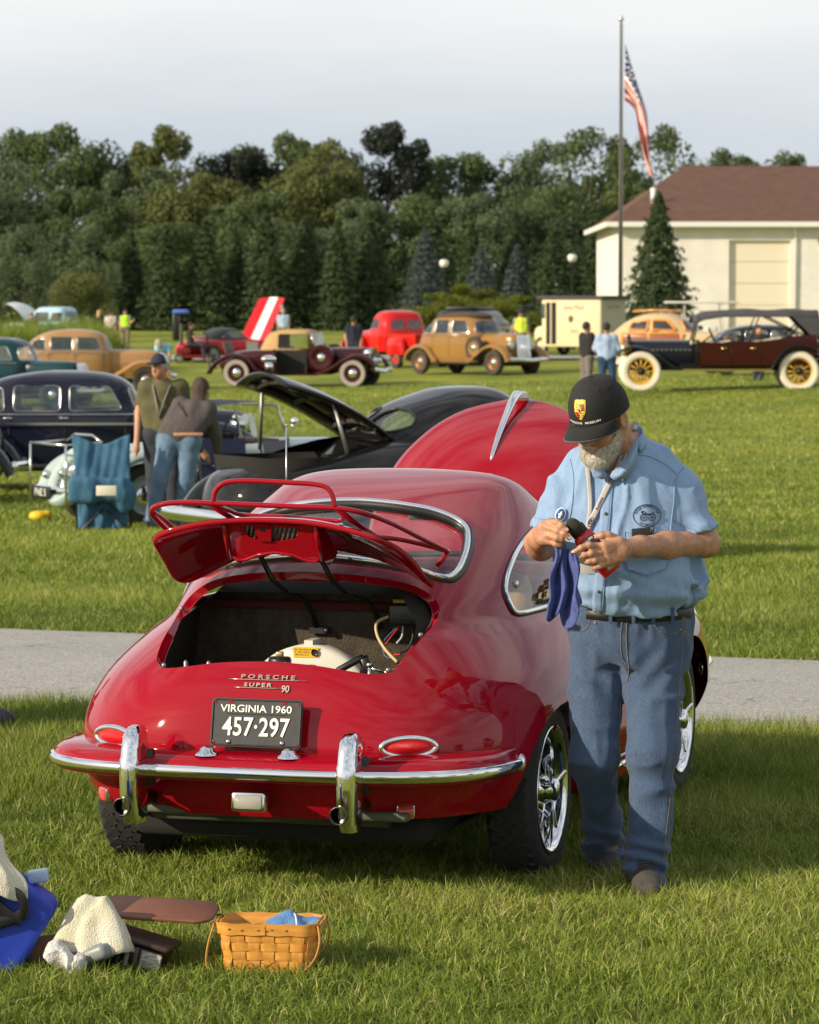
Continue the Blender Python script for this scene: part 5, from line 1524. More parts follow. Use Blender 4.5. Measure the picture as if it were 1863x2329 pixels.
# club emblem embroidered over the pocket
INK = mat('dark_embroidery', (.02, .025, .04), rough=.8)
EMB = empty('club_emblem'); EMB.parent = MAN
C0 = (.778, 1.262)
def ring_pts(rx, rz, n=44): return [(C0[0] + rx * math.cos(t), C0[1] + rz * math.sin(t)) for t in np.linspace(0, 2 * PI, n)]
seam(_bv, ring_pts(.046, .036), .0011, 'ring', INK, EMB, .002, 2)
def arc_text(s, c, r, a0, a1, size, parent, bv, flip=False, off=.0025, name='lettering'):
    n = len(s)
    for i, ch in enumerate(s):
        if ch == ' ': continue
        t = a0 + (a1 - a0) * i / (n - 1)
        rad = Vector((math.cos(t), 0, math.sin(t))); tan = Vector((math.sin(t), 0, -math.cos(t)))
        if flip: rad, tan = -rad, -tan
        p = Vector((c[0] + r * math.cos(t), 0, c[1] + r * .80 * math.sin(t)))
        o = text_mesh(name, ch, size, INK, parent, M=frame(p, tan, rad), bold=.0002)
        drape_mesh(o, bv, off)
arc_text('ANTIQUE AUTOMOBILE CLUB', C0, .038, R(165), R(15), .0085, EMB, _bv)
arc_text('OF AMERICA', C0, .037, R(232), R(308), .0085, EMB, _bv, True)
for wx, wr in ((-.013, .0105), (.016, .0115)):
    seam(_bv, [(C0[0] + wx + wr * math.cos(t), C0[1] - .006 + wr * math.sin(t)) for t in np.linspace(0, 2 * PI, 18)], .0009, 'carriage_wheel', INK, EMB, .002, 2)
    for a in np.linspace(0, PI, 5)[:-1]:
        seam(_bv, [(C0[0] + wx - wr * math.cos(a), C0[1] - .006 - wr * math.sin(a)), (C0[0] + wx + wr * math.cos(a), C0[1] - .006 + wr * math.sin(a))], .0004, 'spoke', INK, EMB, .002, 2)
seam(_bv, [(C0[0] - .02, C0[1] + .012), (C0[0] - .012, C0[1] + .006), (C0[0] + .012, C0[1] + .005), (C0[0] + .022, C0[1] + .010)], .002, 'carriage_body', INK, EMB, .002)
seam(_bv, [(C0[0] - .020, C0[1] + .014), (C0[0] - .010, C0[1] + .013), (C0[0] - .006, C0[1] + .006)], .0014, 'carriage_seat', INK, EMB, .002)
# things in the pocket
MB().box(drape(_bv, .757, 1.205, .009) - MANB, (.062, .006, .035), Matrix.Rotation(R(-4), 3, 'Y'), bev=.002).build('spectacle_case', LEATHER, MAN)
p0 = drape(_bv, .79, 1.178, .014) - MANB; p1 = drape(_bv, .797, 1.232, .012) - MANB
MB().tube([p0, p0.lerp(p1, .8), p1], [.0035, .0045, .004], 8).build('pen', mat('gunmetal_pen', (.10, .09, .08), .3, .9), MAN)

# lanyard with card
LAN = mat('grey_lilac_ribbon', (.42, .40, .41), rough=.6)
LY = empty('lanyard'); LY.parent = MAN
LPTS = [(.748, 1.565), (.73, 1.515), (.708, 1.468), (.680, 1.412), (.651, 1.36), (.622, 1.30), (.598, 1.25), (.583, 1.218)]
lan = ribbon(_bv, LPTS, .019, 'ribbon', LAN, LY, .011)
ribbon(_bv, [(.583, 1.44), (.588, 1.38), (.592, 1.32), (.590, 1.26), (.583, 1.218)], .015, 'ribbon', LAN, LY, .009)
_lb = BVHTree.FromPolygons([tuple(v.co + MANB) for v in lan.data.vertices], [tuple(p.vertices) for p in lan.data.polygons])
def lan_at(k):
    C = spline([(x, 0, z) for x, z in LPTS], 12); i = min(int(k * (len(C) - 1)), len(C) - 2)
    return C[i], (C[i + 1] - C[i]).normalized()
for k, s, sz in ((.13, 'RM', .013), (.32, 'Auctions', .0125), (.53, 'RM', .013), (.72, 'Auctions', .0125), (.90, 'RM', .013)):
    p, d = lan_at(k)
    o = text_mesh('lettering', s, sz, INK, LY, M=frame((p.x, 0, p.z), -d, Vector((d.z, 0, -d.x)) if d.x < 0 else Vector((-d.z, 0, d.x))), bold=.0003)
    drape_mesh(o, _lb, .002)
    if s == 'RM':
        o = MB().tube([(p - d * .0155 * math.cos(t) + Vector((d.z, 0, -d.x)) * .0075 * math.sin(t)) for t in np.linspace(0, 2 * PI, 24, endpoint=False)], .0009, 5, closed=True).build('ring', INK, LY)
        drape_mesh(o, _lb, .002)
MB().box(Vector((.582, 11.42, 1.208)) - MANB, (.012, .006, .02), bev=.002).build('clip', CHROMEW, LY)
MB().box(Vector((.572, 11.385, 1.118)) - MANB, (.066, .002, .082), Matrix.Rotation(R(3), 3, 'Y'), bev=.0008).build('card', mat('laminated_card', (.62, .62, .66), .25, coat=.6), LY)
# round pin on the shirt
p = drape(_bv, .497, 1.262, .006) - MANB
M = frame(p, (.92, -.1, -.38), (.35, -.1, .92))
slab(M, ell(.017, .024, 28), 0, .004).build('pin_rim', mat('pin_white', (.75, .75, .75), .3), MAN)
slab(M, ell(.0145, .0205, 28), .002, .0048).build('pin_face', mat('pin_blue', (.02, .10, .33), .3), MAN)
slab(M @ Matrix.Translation((0, 0, .003)), [(-.004, -.013), (.006, -.013), (.005, -.004), (.009, .002), (.004, .006), (.003, .013), (-.002, .009), (-.003, .003), (-.007, .001), (-.004, -.005)], 0, .0025).build('pin_figure', mat('pin_white', (.75, .75, .75), .3), MAN)

# jeans, belt
LGL = [(.648, 11.64, .90), (.620, 11.635, .70), (.611, 11.58, .46), (.644, 11.74, .22), (.664, 11.86, .06)]
LGR = [(.826, 11.64, .90), (.806, 11.60, .72), (.806, 11.50, .48), (.795, 11.50, .26), (.778, 11.465, .075)]
def f_jeans(P):
    d = sd_stack(P, [(.76, .735, 11.635, .17, .125), (.85, .738, 11.635, .188, .135), (.93, .742, 11.63, .186, .132), (.965, .742, 11.63, .186, .132)])
    l = chain(P, LGL, (.108, .092, .077, .067, .063), .03); r = chain(P, LGR, (.110, .100, .080, .071, .070), .03)
    l = np.maximum(l, .030 - P[:, 2] - .1 * (P[:, 1] - 11.86)); r = np.maximum(r, .042 - P[:, 2] + .12 * (P[:, 1] - 11.46))
    d = smin(d, smin(l, r, .008), .05)
    z = P[:, 2]
    w = ridge(P * np.array([9, 9, 4]) + 2) * .015 + ridge(P * np.array([22, 22, 10]) + 31) * .008 - .006
    hem = np.clip((.24 - z) / .12, 0, 1); knee = np.exp(-((z - .46) / .11) ** 2); groin = np.exp(-((z - .74) / .10) ** 2)
    w = w + hem * (.007 * np.sin(z * 105 + 26 * P[:, 0] + 14 * (P[:, 1] - 11.5) + 2.2 * vnoise(P * 9)) + .018 * ridge(P * np.array([9, 9, 26])))
    w = w + knee * (.024 * ridge(P * np.array([6, 6, 15]) + 11) - .003) + groin * (.004 * np.sin(z * 60 - 70 * np.abs(P[:, 0] - .715)) + .018 * ridge(P * np.array([6, 6, 16]) + 17))
    return d - w
jeans = to_local(sdf_obj('jeans', f_jeans, (.50, 11.35, .02), (.97, 12.0, .975), .0068, DENIM, MAN))
_jb = BVHTree.FromPolygons([tuple(v.co + MANB) for v in jeans.data.vertices], [tuple(p.vertices) for p in jeans.data.polygons])
seam(_jb, [(.716, .93), (.712, .86), (.716, .80), (.722, .745), (.716, .71)], .0022, 'fly_seam', JSEAM, jeans, .001)
seam(_jb, [(.700, .93), (.694, .86), (.697, .80), (.714, .765)], .0016, 'fly_stitching', JSEAM, jeans, .001)
seam(_jb, [(.795, .93), (.812, .89), (.85, .868), (.895, .878)], .002, 'pocket_edge', JSEAM, jeans, .001)
seam(_jb, [(.60, .93), (.588, .89), (.565, .875)], .002, 'pocket_edge', JSEAM, jeans, .001)
seam(_jb, [(.900, .93), (.898, .80), (.886, .65), (.872, .50), (.858, .36), (.840, .22), (.832, .12)], .0017, 'side_seam', JSEAM, jeans, .001)
seam(_jb, [(.712, .70), (.700, .62), (.694, .50), (.700, .38), (.722, .24)], .0018, 'inseam', JSEAM, jeans, .001)
for x, z in ((.892, .882), (.612, .905)):
    MB().ball(drape(_jb, x, z, .001) - MANB, .0045, 8, 6).build('rivet', mat('copper_rivet', (.55, .26, .12), .35, 1.0), jeans)
def ring_at(z, rx, ry, cx=.742, cy=11.63, n=48): return [Vector((cx + rx * math.cos(t), cy + ry * math.sin(t), z)) - MANB for t in np.linspace(0, 2 * PI, n, endpoint=False)]
MB().loft([ring_at(.912, .192, .140), ring_at(.916, .199, .147), ring_at(.948, .199, .147), ring_at(.952, .192, .140)], True, False).build('belt', LEATHER, MAN)
for x in (.66, .735, .80, .865):
    p = drape(_jb, x, .932, .020) - MANB
    MB().box(p, (.012, .004, .052), bev=.001).build('belt_loop', DENIM, jeans)

# shoes
def shoe(name, c, rz, parent=MAN):
    f = lambda P: smax(smin(smin(sd_ell(P, (0, -.055, .045), (.052, .115, .048)), sd_ell(P, (0, .085, .05), (.045, .075, .055)), .05), sd_cone(P, (0, .09, .06), (0, .10, .13), .05, .05), .03) - vnoise(P * 40) * .0015, -.002 - P[:, 2] + .012, .01)
    V, Q = surface_nets(f, (-.09, -.2, -.01), (.09, .2, .16), .006)
    M = Matrix.Translation(Vector(c) - MANB) @ Matrix.Rotation(rz, 4, 'Z')
    o = link(name, np_mesh(name, xf(V, M), Q), SHOE, parent)
    L = [(.054 * math.copysign(abs(math.cos(t)) ** .8, math.cos(t)) * (1 if math.sin(t) < 0 else .88), .165 * math.sin(t) - .005) for t in np.linspace(0, 2 * PI, 30, endpoint=False)]
    MB().loft([[M @ Vector((x, y, .0)) for x, y in L], [M @ Vector((x * 1.02, y * 1.01, .012)) for x, y in L], [M @ Vector((x * .98, y * .99, .022)) for x, y in L]]).build('sole', mat('shoe_sole', (.02, .02, .02), .8), o)
    for k in range(4): MB().tube([M @ Vector((-.025, -.03 + .022 * k, .088 + .007 * k)), M @ Vector((0, -.034 + .022 * k, .097 + .007 * k)), M @ Vector((.025, -.03 + .022 * k, .088 + .007 * k))], .003, 5).build('lace', mat('grey_lace', (.05, .05, .05), .8), o)
    return o
shoe('shoe', (.772, 11.40, .02), R(6)); shoe('shoe', (.676, 11.84, .02), R(-8))

# head in its own frame: face looks along -y
HC = Vector((.622, 11.515, 1.585))
HM = Matrix.Translation(HC - MANB) @ Matrix.Rotation(R(-34), 4, 'Z') @ Matrix.Rotation(R(27), 4, 'X')
def f_head(P):
    d = sd_ell(P, (0, .015, .03), (.076, .097, .098))
    d = smin(d, sd_ell(P, (0, -.032, -.045), (.060, .066, .082)), .04)
    d = smin(d, sd_ell(P, (0, -.068, -.102), (.030, .026, .022)), .03)
    Q = np.abs(P * np.array([1, 0, 0])) + P * np.array([0, 1, 1])
    d = smin(d, sd_ell(Q, (.028, -.078, .012), (.032, .018, .012)), .02)
    d = smin(d, sd_ell(Q, (.042, -.068, -.035), (.026, .022, .02)), .025)
    d = smax(d, -sd_ell(Q, (.031, -.097, -.008), (.020, .018, .012)), .016)
    d = smin(d, sd_ell(Q, (.031, -.080, -.008), (.0125, .012, .0115)), .004)
    d = smin(d, sd_cone(P, (0, -.090, .002), (0, -.114, -.036), .009, .0145), .014)
    d = smin(d, sd_ell(Q, (.012, -.103, -.042), (.0095, .012, .009)), .008)
    d = smin(d, sd_ell(P, (0, -.095, -.073), (.024, .010, .010)), .012)
    d = smax(d, -sd_ell(P, (0, -.107, -.074), (.024, .010, .0028)), .004)
    d = smin(d, smax(sd_ell(Q, (.082, .012, -.015), (.011, .023, .035)), -sd_ell(Q, (.091, .008, -.013), (.008, .013, .022)), .006), .008)
    d = smin(d, sd_cone(P, (0, .035, -.06), (0.03, .085, -.20), .060, .066), .03)
    return d
V, Q = surface_nets(f_head, (-.12, -.15, -.21), (.12, .17, .15), .0038)
HEADV, HEADQ = xf(V, HM), Q
headBVH = BVHTree.FromPolygons([tuple(p) for p in V], [tuple(map(int, q)) for q in Q])

def finger(P, pts, r, k=.006):
    d = chain(P, pts, r, k)
    for p, rr in zip(pts[1:-1], r[1:-1]): d = smin(d, np.linalg.norm(P - np.array(p), axis=1) - rr * 1.06, .004)
    return d
RI = [(.606, 11.266, 1.175), (.575, 11.242, 1.181), (.550, 11.236, 1.173), (.530, 11.252, 1.159)]
RMf = [(.612, 11.262, 1.155), (.582, 11.238, 1.154), (.562, 11.239, 1.149), (.552, 11.264, 1.143)]
RRf = [(.619, 11.264, 1.135), (.594, 11.243, 1.132), (.577, 11.244, 1.129), (.570, 11.267, 1.123)]
RP = [(.629, 11.272, 1.119), (.611, 11.252, 1.112), (.598, 11.253, 1.108), (.593, 11.274, 1.103)]
RT = [(.672, 11.305, 1.193), (.640, 11.287, 1.209), (.618, 11.281, 1.210), (.602, 11.287, 1.205)]
def f_armR(P):
    d = chain(P, [A_R[0], A_R[1], (.978, 11.60, 1.165), (.84, 11.475, 1.165), (.745, 11.355, 1.168), (.700, 11.308, 1.168)], (.050, .048, .045, .041, .031, .028), .03)
    d = smin(d, sd_box(P, (.655, 11.278, 1.158), (.042, .016, .042), .015, rotm(0, R(-12), R(25))), .03)
    for F_, r in ((RI, (.0115, .0108, .0095, .0078)), (RMf, (.0115, .0108, .0098, .008)), (RRf, (.011, .0102, .0092, .0078)), (RP, (.0098, .009, .008, .007)), (RT, (.016, .0135, .011, .0088))):
        d = smin(d, finger(P, F_, r), .007)
    for F_ in (RI, RMf, RRf, RP): d = smin(d, np.linalg.norm(P - (np.array(F_[0]) + np.array([0, -.004, 0])), axis=1) - .0112, .008)
    return d - vnoise(P * 60) * .0006 - vnoise(P * 130) * .0004
LI = [(.452, 11.305, 1.252), (.474, 11.272, 1.252), (.490, 11.260, 1.243), (.503, 11.256, 1.230)]
LMf = [(.450, 11.292, 1.232), (.476, 11.260, 1.226), (.495, 11.250, 1.217), (.512, 11.248, 1.204)]
LR = [(.449, 11.290, 1.210), (.474, 11.260, 1.203), (.487, 11.260, 1.199), (.495, 11.275, 1.191)]
LP = [(.450, 11.297, 1.190), (.471, 11.273, 1.183), (.481, 11.274, 1.180), (.487, 11.287, 1.175)]
LT = [(.440, 11.335, 1.238), (.468, 11.312, 1.238), (.492, 11.296, 1.232), (.508, 11.287, 1.223)]
def f_armL(P):
    d = chain(P, [A_L[0], A_L[1], (.434, 11.58, 1.158), (.424, 11.46, 1.172), (.423, 11.385, 1.192), (.432, 11.345, 1.206)], (.048, .048, .046, .043, .034, .029), .03)
    d = smin(d, sd_box(P, (.437, 11.318, 1.215), (.022, .026, .040), .018, rotm(0, 0, R(-28))), .028)
    for F_, r in ((LI, (.0115, .0108, .0096, .0082)), (LMf, (.0115, .011, .0098, .0084)), (LR, (.011, .0104, .0095, .008)), (LP, (.0098, .0092, .0085, .0072)), (LT, (.015, .013, .011, .009))):
        d = smin(d, finger(P, F_, r), .007)
    for F_ in (LI, LMf, LR, LP): d = smin(d, np.linalg.norm(P - np.array(F_[0]), axis=1) - .0115, .008)
    return d - vnoise(P * 60) * .0006 - vnoise(P * 130) * .0004
def f_core(P):
    d = sd_stack(P, [(.80, .738, 11.635, .15, .10), (1.0, .735, 11.62, .17, .12), (1.2, .71, 11.615, .17, .115), (1.38, .70, 11.625, .165, .09), (1.46, .70, 11.63, .12, .07)])
    d = smin(d, chain(P, [(.70, 11.63, 1.45), (.665, 11.58, 1.50), (.645, 11.55, 1.53)], (.064, .062, .058), .03), .04)
    d = smin(d, chain(P, LGL[:-1] + [(.676, 11.86, .06)], (.085, .075, .062, .055, .045), .03), .03)
    return smin(d, chain(P, LGR[:-1] + [(.772, 11.465, .06)], (.085, .075, .062, .055, .045), .03), .03)
VV = [HEADV]; QQ = [HEADQ]; k_ = len(HEADV)
for f, lo, hi, h in ((f_armR, (.50, 11.20, 1.075), (1.06, 11.72, 1.30), .0036), (f_armL, (.36, 11.21, 1.10), (.60, 11.72, 1.30), .0036), (f_core, (.48, 11.36, .02), (.96, 11.98, 1.60), .013)):
    v, q = surface_nets(f, lo, hi, h); VV.append(v - np.array(MANB)); QQ.append(q + k_); k_ += len(v)
body = link('body', np_mesh('body', np.concatenate(VV), np.concatenate(QQ)), SKIN, MAN)
# fingernails
for F_, up in ((RI, (-.1, -.8, .5)), (LI, (.3, -.9, .35)), (LMf, (.3, -.9, .2)), (RT, (0, -.3, .9)), (LT, (.2, -.9, .3))):
    a, b = Vector(F_[-2]), Vector(F_[-1]); d = (b - a).normalized(); u = Vector(up); u = (u - d * u.dot(d)).normalized()
    M = frame(b - MANB + u * .0062 + d * .002, d.cross(u), d)
    dome(M, .0052, .0068, .0022, 0, 4, 14).build('fingernail', NAIL, body)

# beard and hair
def f_beard(P):
    Q = np.abs(P * np.array([1, 0, 0])) + P * np.array([0, 1, 1])
    d = smin(sd_ell(P, (0, -.045, -.095), (.066, .066, .052)), sd_ell(P, (0, -.078, -.118), (.042, .036, .036)), .03)
    d = smin(d, sd_cone(Q, (.073, -.008, .005), (.056, -.035, -.085), .012, .022), .02)
    d = smin(d, sd_ell(P, (0, -.103, -.060), (.030, .012, .010)), .012)
    d = smax(d, -sd_ell(P, (0, -.112, -.079), (.018, .012, .005)), .006)
    d = smax(d, P[:, 2] + .046 + .55 * np.clip(np.abs(P[:, 0]) - .055, -.06, 0) - .5 * np.clip(P[:, 1] + .055, 0, .09), .010)
    return d + .0055 - vnoise(P * np.array([70, 70, 30])) * .003 - vnoise(P * np.array([160, 160, 70])) * .0015
V, Q = surface_nets(f_beard, (-.11, -.14, -.175), (.11, .03, .05), .0032)
bd = link('beard', np_mesh('beard', xf(V, HM), Q), BEARD, MAN)
n = len(V); sel = rng.choice(n, 9000); nrm = np.array([tuple(v.normal) for v in bd.data.vertices])[sel]
dn = np.array(HM.to_3x3() @ Vector((0, -.25, -1)))
st = xf(V, HM)[sel]; dirv = nrm * .75 + dn * .9 + rng.normal(0, .35, (9000, 3)); dirv /= np.linalg.norm(dirv, axis=1, keepdims=True)
ln = rng.uniform(.006, .017, (9000, 1)); sd_ = np.cross(dirv, rng.normal(0, 1, (9000, 3))); sd_ /= np.linalg.norm(sd_, axis=1, keepdims=True); sd_ *= .0005
HV = np.stack([st - sd_, st + sd_, st + dirv * ln], 1).reshape(-1, 3)
tag(link('beard_hair', np_mesh('beard_hair', HV, np.arange(27000).reshape(-1, 3), False), BEARD, bd), kind='stuff')
def f_hair(P):
    Q = np.abs(P * np.array([1, 0, 0])) + P * np.array([0, 1, 1])
    d = sd_ell(P, (0, .02, .02), (.081, .100, .098))
    d = smax(d, -sd_ell(Q, (.07, -.06, -.02), (.05, .085, .2)), .01)
    d = smax(d, -.055 - P[:, 2], .01)
    d = smax(d, P[:, 2] - .04, .01)
    return d - vnoise(P * np.array([90, 90, 40])) * .003
V, Q = surface_nets(f_hair, (-.1, -.12, -.08), (.1, .14, .06), .004)
link('hair', np_mesh('hair', xf(V, HM), Q), BEARD, MAN)

# black cap with crest and lettering
CAP = empty('cap'); CAP.parent = MAN
crown = []; NU = 72; NVv = 22
def cap_pt(t, v):
    """t angle round the head (0 = front), v 0 top .. 1 rim"""
    a = v * PI / 2
    x = .0935 * math.sin(t) * math.sin(a) ** .86; y = -.117 * math.cos(t) * math.sin(a) ** .86 + .010
    z = .016 + .020 * math.cos(t) * .25 + .122 * math.cos(a) ** .80 - (.012 * (1 - math.cos(t)) / 2 if v > .5 else 0)
    g = abs(math.sin(3 * t)); s = 1 - .010 * math.exp(-(g / .05) ** 2) * math.sin(a)
    return Vector((x * s, y * s, z))
rings = [[HM @ cap_pt(2 * PI * i / NU, v) for i in range(NU)] for v in np.linspace(.02, 1, NVv)]
cr = MB().loft(rings, True, False); cr.add([HM @ cap_pt(2 * PI * i / NU, .02) for i in range(NU)], [tuple(range(NU))])
crown_o = cr.build('crown', CAPM, CAP)
MB().ball(HM @ Vector((0, .010, .138)), .007, 10, 6).build('top_button', CAPM, CAP)
def bill_pt(u, v):
    t = u * R(68); b = cap_pt(t, 1.0)
    L = .078 * (math.cos(u * PI / 2) ** .55 if abs(u) < 1 else 0)
    return Vector((b.x * (1 + .02 * v), b.y - L * v, b.z - .014 * v - .024 * (b.x / .09) ** 2 * v - .002))
G = [[HM @ bill_pt(-1 + 2 * i / 30, v) for i in range(31)] for v in np.linspace(0, 1, 9)]
o = MB().loft(G, False).build('peak', CAPM, CAP); so = o.modifiers.new('t', 'SOLIDIFY'); so.thickness = .004; so.offset = 0
MB().tube([HM @ bill_pt(-1 + 2 * i / 30, 1) for i in range(31)], .0026, 6).build('peak_edge', mat('frayed_edge', (.10, .095, .09), .9), CAP)
for t in (.9, 2.1, -.9, -2.1):
    M = HM @ Matrix.Translation(cap_pt(t, .42) * 1.005); MB().ball(M.translation, .0035, 8, 5).build('eyelet', mat('cap_thread', (.03, .03, .03), .7), CAP)
_cb = BVHTree.FromPolygons([tuple(HM.inverted() @ v.co) for v in crown_o.data.vertices], [tuple(p.vertices) for p in crown_o.data.polygons])
def cap_lay(poly, name, m, off, thick=.0015):
    """lay an outline given in the cap front plane (x, z) onto the crown"""
    P = np.array(poly); lo, hi = P.min(0), P.max(0); res = .004
    gx, gz_ = np.meshgrid(np.arange(lo[0], hi[0], res), np.arange(lo[1], hi[1], res)); g = np.stack([gx.ravel(), gz_.ravel()], 1)
    g = g[inside_poly(g, poly)] if len(g) else g
    n = len(poly); ov, _, of, *_q = delaunay_2d_cdt([Vector(p) for p in poly] + [Vector(p) for p in g], [(i, (i + 1) % n) for i in range(n)], [], 0, 1e-8)
    cen = np.array([[sum(ov[i].x for i in f) / 3, sum(ov[i].y for i in f) / 3] for f in of]); kp = inside_poly(cen, poly)
    vs = []
    for p in ov:
        h = _cb.ray_cast(Vector((p.x, -.3, p.y)), Vector((0, 1, 0))); vs.append(HM @ (h[0] + Vector((0, -off, 0))))
    return MB().add(vs, [tuple(f) for f, k in zip(of, kp) if k], True).build(name, m, CRST)
CRST = empty('crest'); CRST.parent = CAP
GOLD = mat('gold_thread', (.72, .42, .05), .6); CRED = mat('red_thread', (.45, .03, .02), .7); YLT = mat('pale_gold_thread', (.80, .52, .10), .6)
sh_ = lambda k, cx=0, cz=.078: [(cx + x * k, cz + z * k) for x, z in ((-.020, .027), (-.010, .030), (0, .029), (.010, .030), (.020, .027), (.0215, .010), (.020, -.008), (.013, -.022), (.004, -.031), (0, -.033), (-.004, -.031), (-.013, -.022), (-.020, -.008), (-.0215, .010))]
cap_lay(sh_(1.0), 'shield', GOLD, .002); cap_lay(sh_(.88), 'field', YLT, .0028)
for x0, x1, zs in ((.001, .0175, (.076, .069, .062)), (-.0165, -.001, (.053, .046, .039))):
    for i, z in enumerate(zs):
        k = 1 if z > .05 else .95 - .14 * i
        cap_lay([(x0 * k, z + .0195), (x1 * k, z + .0195), (x1 * k, z + .016), (x0 * k, z + .016)], 'stripe', CRED, .0036)
        cap_lay([(x0 * k, z + .016), (x1 * k, z + .016), (x1 * k, z + .013), (x0 * k, z + .013)], 'stripe', BLACK, .0036)
for x0, z0 in ((-.014, .094), (-.014, .087), (-.014, .080), (.003, .068), (.003, .062), (.003, .056)):
    cap_lay([(x0, z0), (x0 + .003, z0 + .002), (x0 + .007, z0 + .0005), (x0 + .011, z0 + .002), (x0 + .011, z0), (x0 + .007, z0 - .001), (x0 + .003, z0)], 'antler', BLACK, .0036)
cap_lay(sh_(.34), 'inner_shield', GOLD, .0046)
cap_lay([(x_, z_ + .016) for x_, z_ in [(-.003, .055), (-.001, .058), (-.002, .062), (-.004, .064), (-.001, .067), (.002, .066), (.003, .063), (.005, .060), (.003, .058), (.003, .054), (.001, .057)]], 'emblem', BLACK, .0054)
CLET = mat('white_thread', (.75, .75, .74), .7)
def cap_text(s, x, z, size, sx, bold):
    o = text_mesh('lettering', s, size, CLET, CRST, M=frame((x, 0, z), (1, 0, 0), (0, 0, 1)), sx=sx, bold=bold)
    for v in o.data.vertices:
        h = _cb.ray_cast(Vector((v.co.x, -.3, v.co.z)), Vector((0, 1, 0)))
        if h[0] is not None: v.co = HM @ (h[0] + Vector((0, -.002, 0)))
cap_text('PORSCHE', -.026, .033, .0105, 1.25, .0002); cap_text('MUSEUM', .036, .033, .0105, 1.12, .0004)

# ------------------------------------------------------------------ what he holds
RBOT = mat('red_plastic', (.55, .006, .012), rough=.25, coat=.5)
b0, b1 = Vector((.552, 11.306, 1.214)), Vector((.657, 11.312, 1.089)); bd_ = (b1 - b0).normalized()
BT = empty('bottle', b0, 0, 'red plastic polish bottle with black lid in the hands of the man', 'bottle')
side = Vector((bd_.z, 0, -bd_.x)); M = Matrix(((side.x, 0, bd_.x, 0), (side.y, 1, bd_.y, 0), (side.z, 0, bd_.z, 0), (0, 0, 0, 1)))
def bring(z, a, b, e=.6, n=28): return [M @ Vector((a * math.copysign(abs(math.cos(t)) ** e, math.cos(t)), b * math.copysign(abs(math.sin(t)) ** e, math.sin(t)), z)) for t in np.linspace(0, 2 * PI, n, endpoint=False)]
Lb = (b1 - b0).length
MB().loft([bring(.0, .018, .014), bring(.004, .030, .019), bring(.014, .035, .021), bring(.03, .036, .022), bring(Lb - .012, .036, .022), bring(Lb - .003, .034, .020), bring(Lb, .028, .015)]).build('flask', RBOT, BT)
MB().loft([bring(-.028, .026, .017, .8), bring(-.025, .028, .018, .8), bring(.001, .028, .018, .8), bring(.003, .026, .016, .8)]).build('collar', BLACK, BT)
MB().add([M @ Vector((x, -.0225, z)) for x, z in ((-.026, .022), (.026, .022), (.026, .10), (-.026, .10))], [(0, 1, 2, 3)]).build('label', mat('dark_label', (.03, .03, .05), .4), BT)
MB().add([M @ Vector((x, -.0228, z)) for x, z in ((-.022, Lb - .034), (.006, Lb - .034), (.006, Lb - .014), (-.022, Lb - .014))], [(0, 1, 2, 3)]).build('barcode', mat('barcode_print', (.06, .06, .06), .5, col2=(.8, .8, .78), vscale=60, stretch=(12, 1, .2)), BT)
text_mesh('lettering', 'MOTHERS', .010, mat('label_white', (.8, .8, .8), .5), BT, M=M @ frame((0, -.0232, .030), (-1, 0, 0), (0, 0, -1)), bold=.0002)
dM = frame(Vector((.530, 11.268, 1.240)) - b0, (.75, -.25, .62), (-.55, -.35, .76))
MB().loft([[dM @ Vector((x * k, y * k, h)) for x, y in ell(.0225, .0325, 36)] for k, h in ((.96, -.006), (1, -.004), (1, .004), (.95, .006))]).build('flip_lid', mat('black_foam_pad', (.035, .033, .030), .7, bump=.2, bscale=300), BT)

TOW = mat('periwinkle_towelling', (.060, .085, .30), rough=.95, col2=(.11, .145, .40), vscale=30, bump=.7, bscale=420)
def towel_pt(u, v):
    """u across, v down; bunched at the hand and spreading below"""
    top = Vector((.468 + .070 * u, 11.300 - .012 * math.sin(u * 9), 1.172 - .012 * u))
    w0, w1 = .437, .560
    bz = [.985, .940, .925, .955, .985, .972, .900, .915, .960, .972, .990]
    k = u * 10; i = min(int(k), 9); zb = bz[i] * (1 - (k - i)) + bz[i + 1] * (k - i)
    bot = Vector((w0 + (w1 - w0) * u, 11.292, zb))
    p = top.lerp(bot, v)
    amp = .020 * math.sin(min(v * 2.4, 1) * PI / 2)
    p.y += -amp * math.sin(u * 15.5 + v * 1.6) - .007 * math.sin(u * 33 + 4 * v) - .012 * v
    p.x += .010 * math.cos(u * 15.5 + v) * v + .006 * math.sin(v * 9 + u * 5)
    return p
TWB = Vector((.50, 11.29, .93))
G = [[towel_pt(i / 44, j / 40) - TWB for i in range(45)] for j in range(41)]
o = MB().loft(G, False).build('towel', TOW); o.location = TWB
so = o.modifiers.new('t', 'SOLIDIFY'); so.thickness = .007; so.offset = 0
su = o.modifiers.new('s', 'SUBSURF'); su.levels = 1; su.render_levels = 1
tag(o, 'violet blue cleaning towel hanging from the hand of the man in the cap', 'towel')

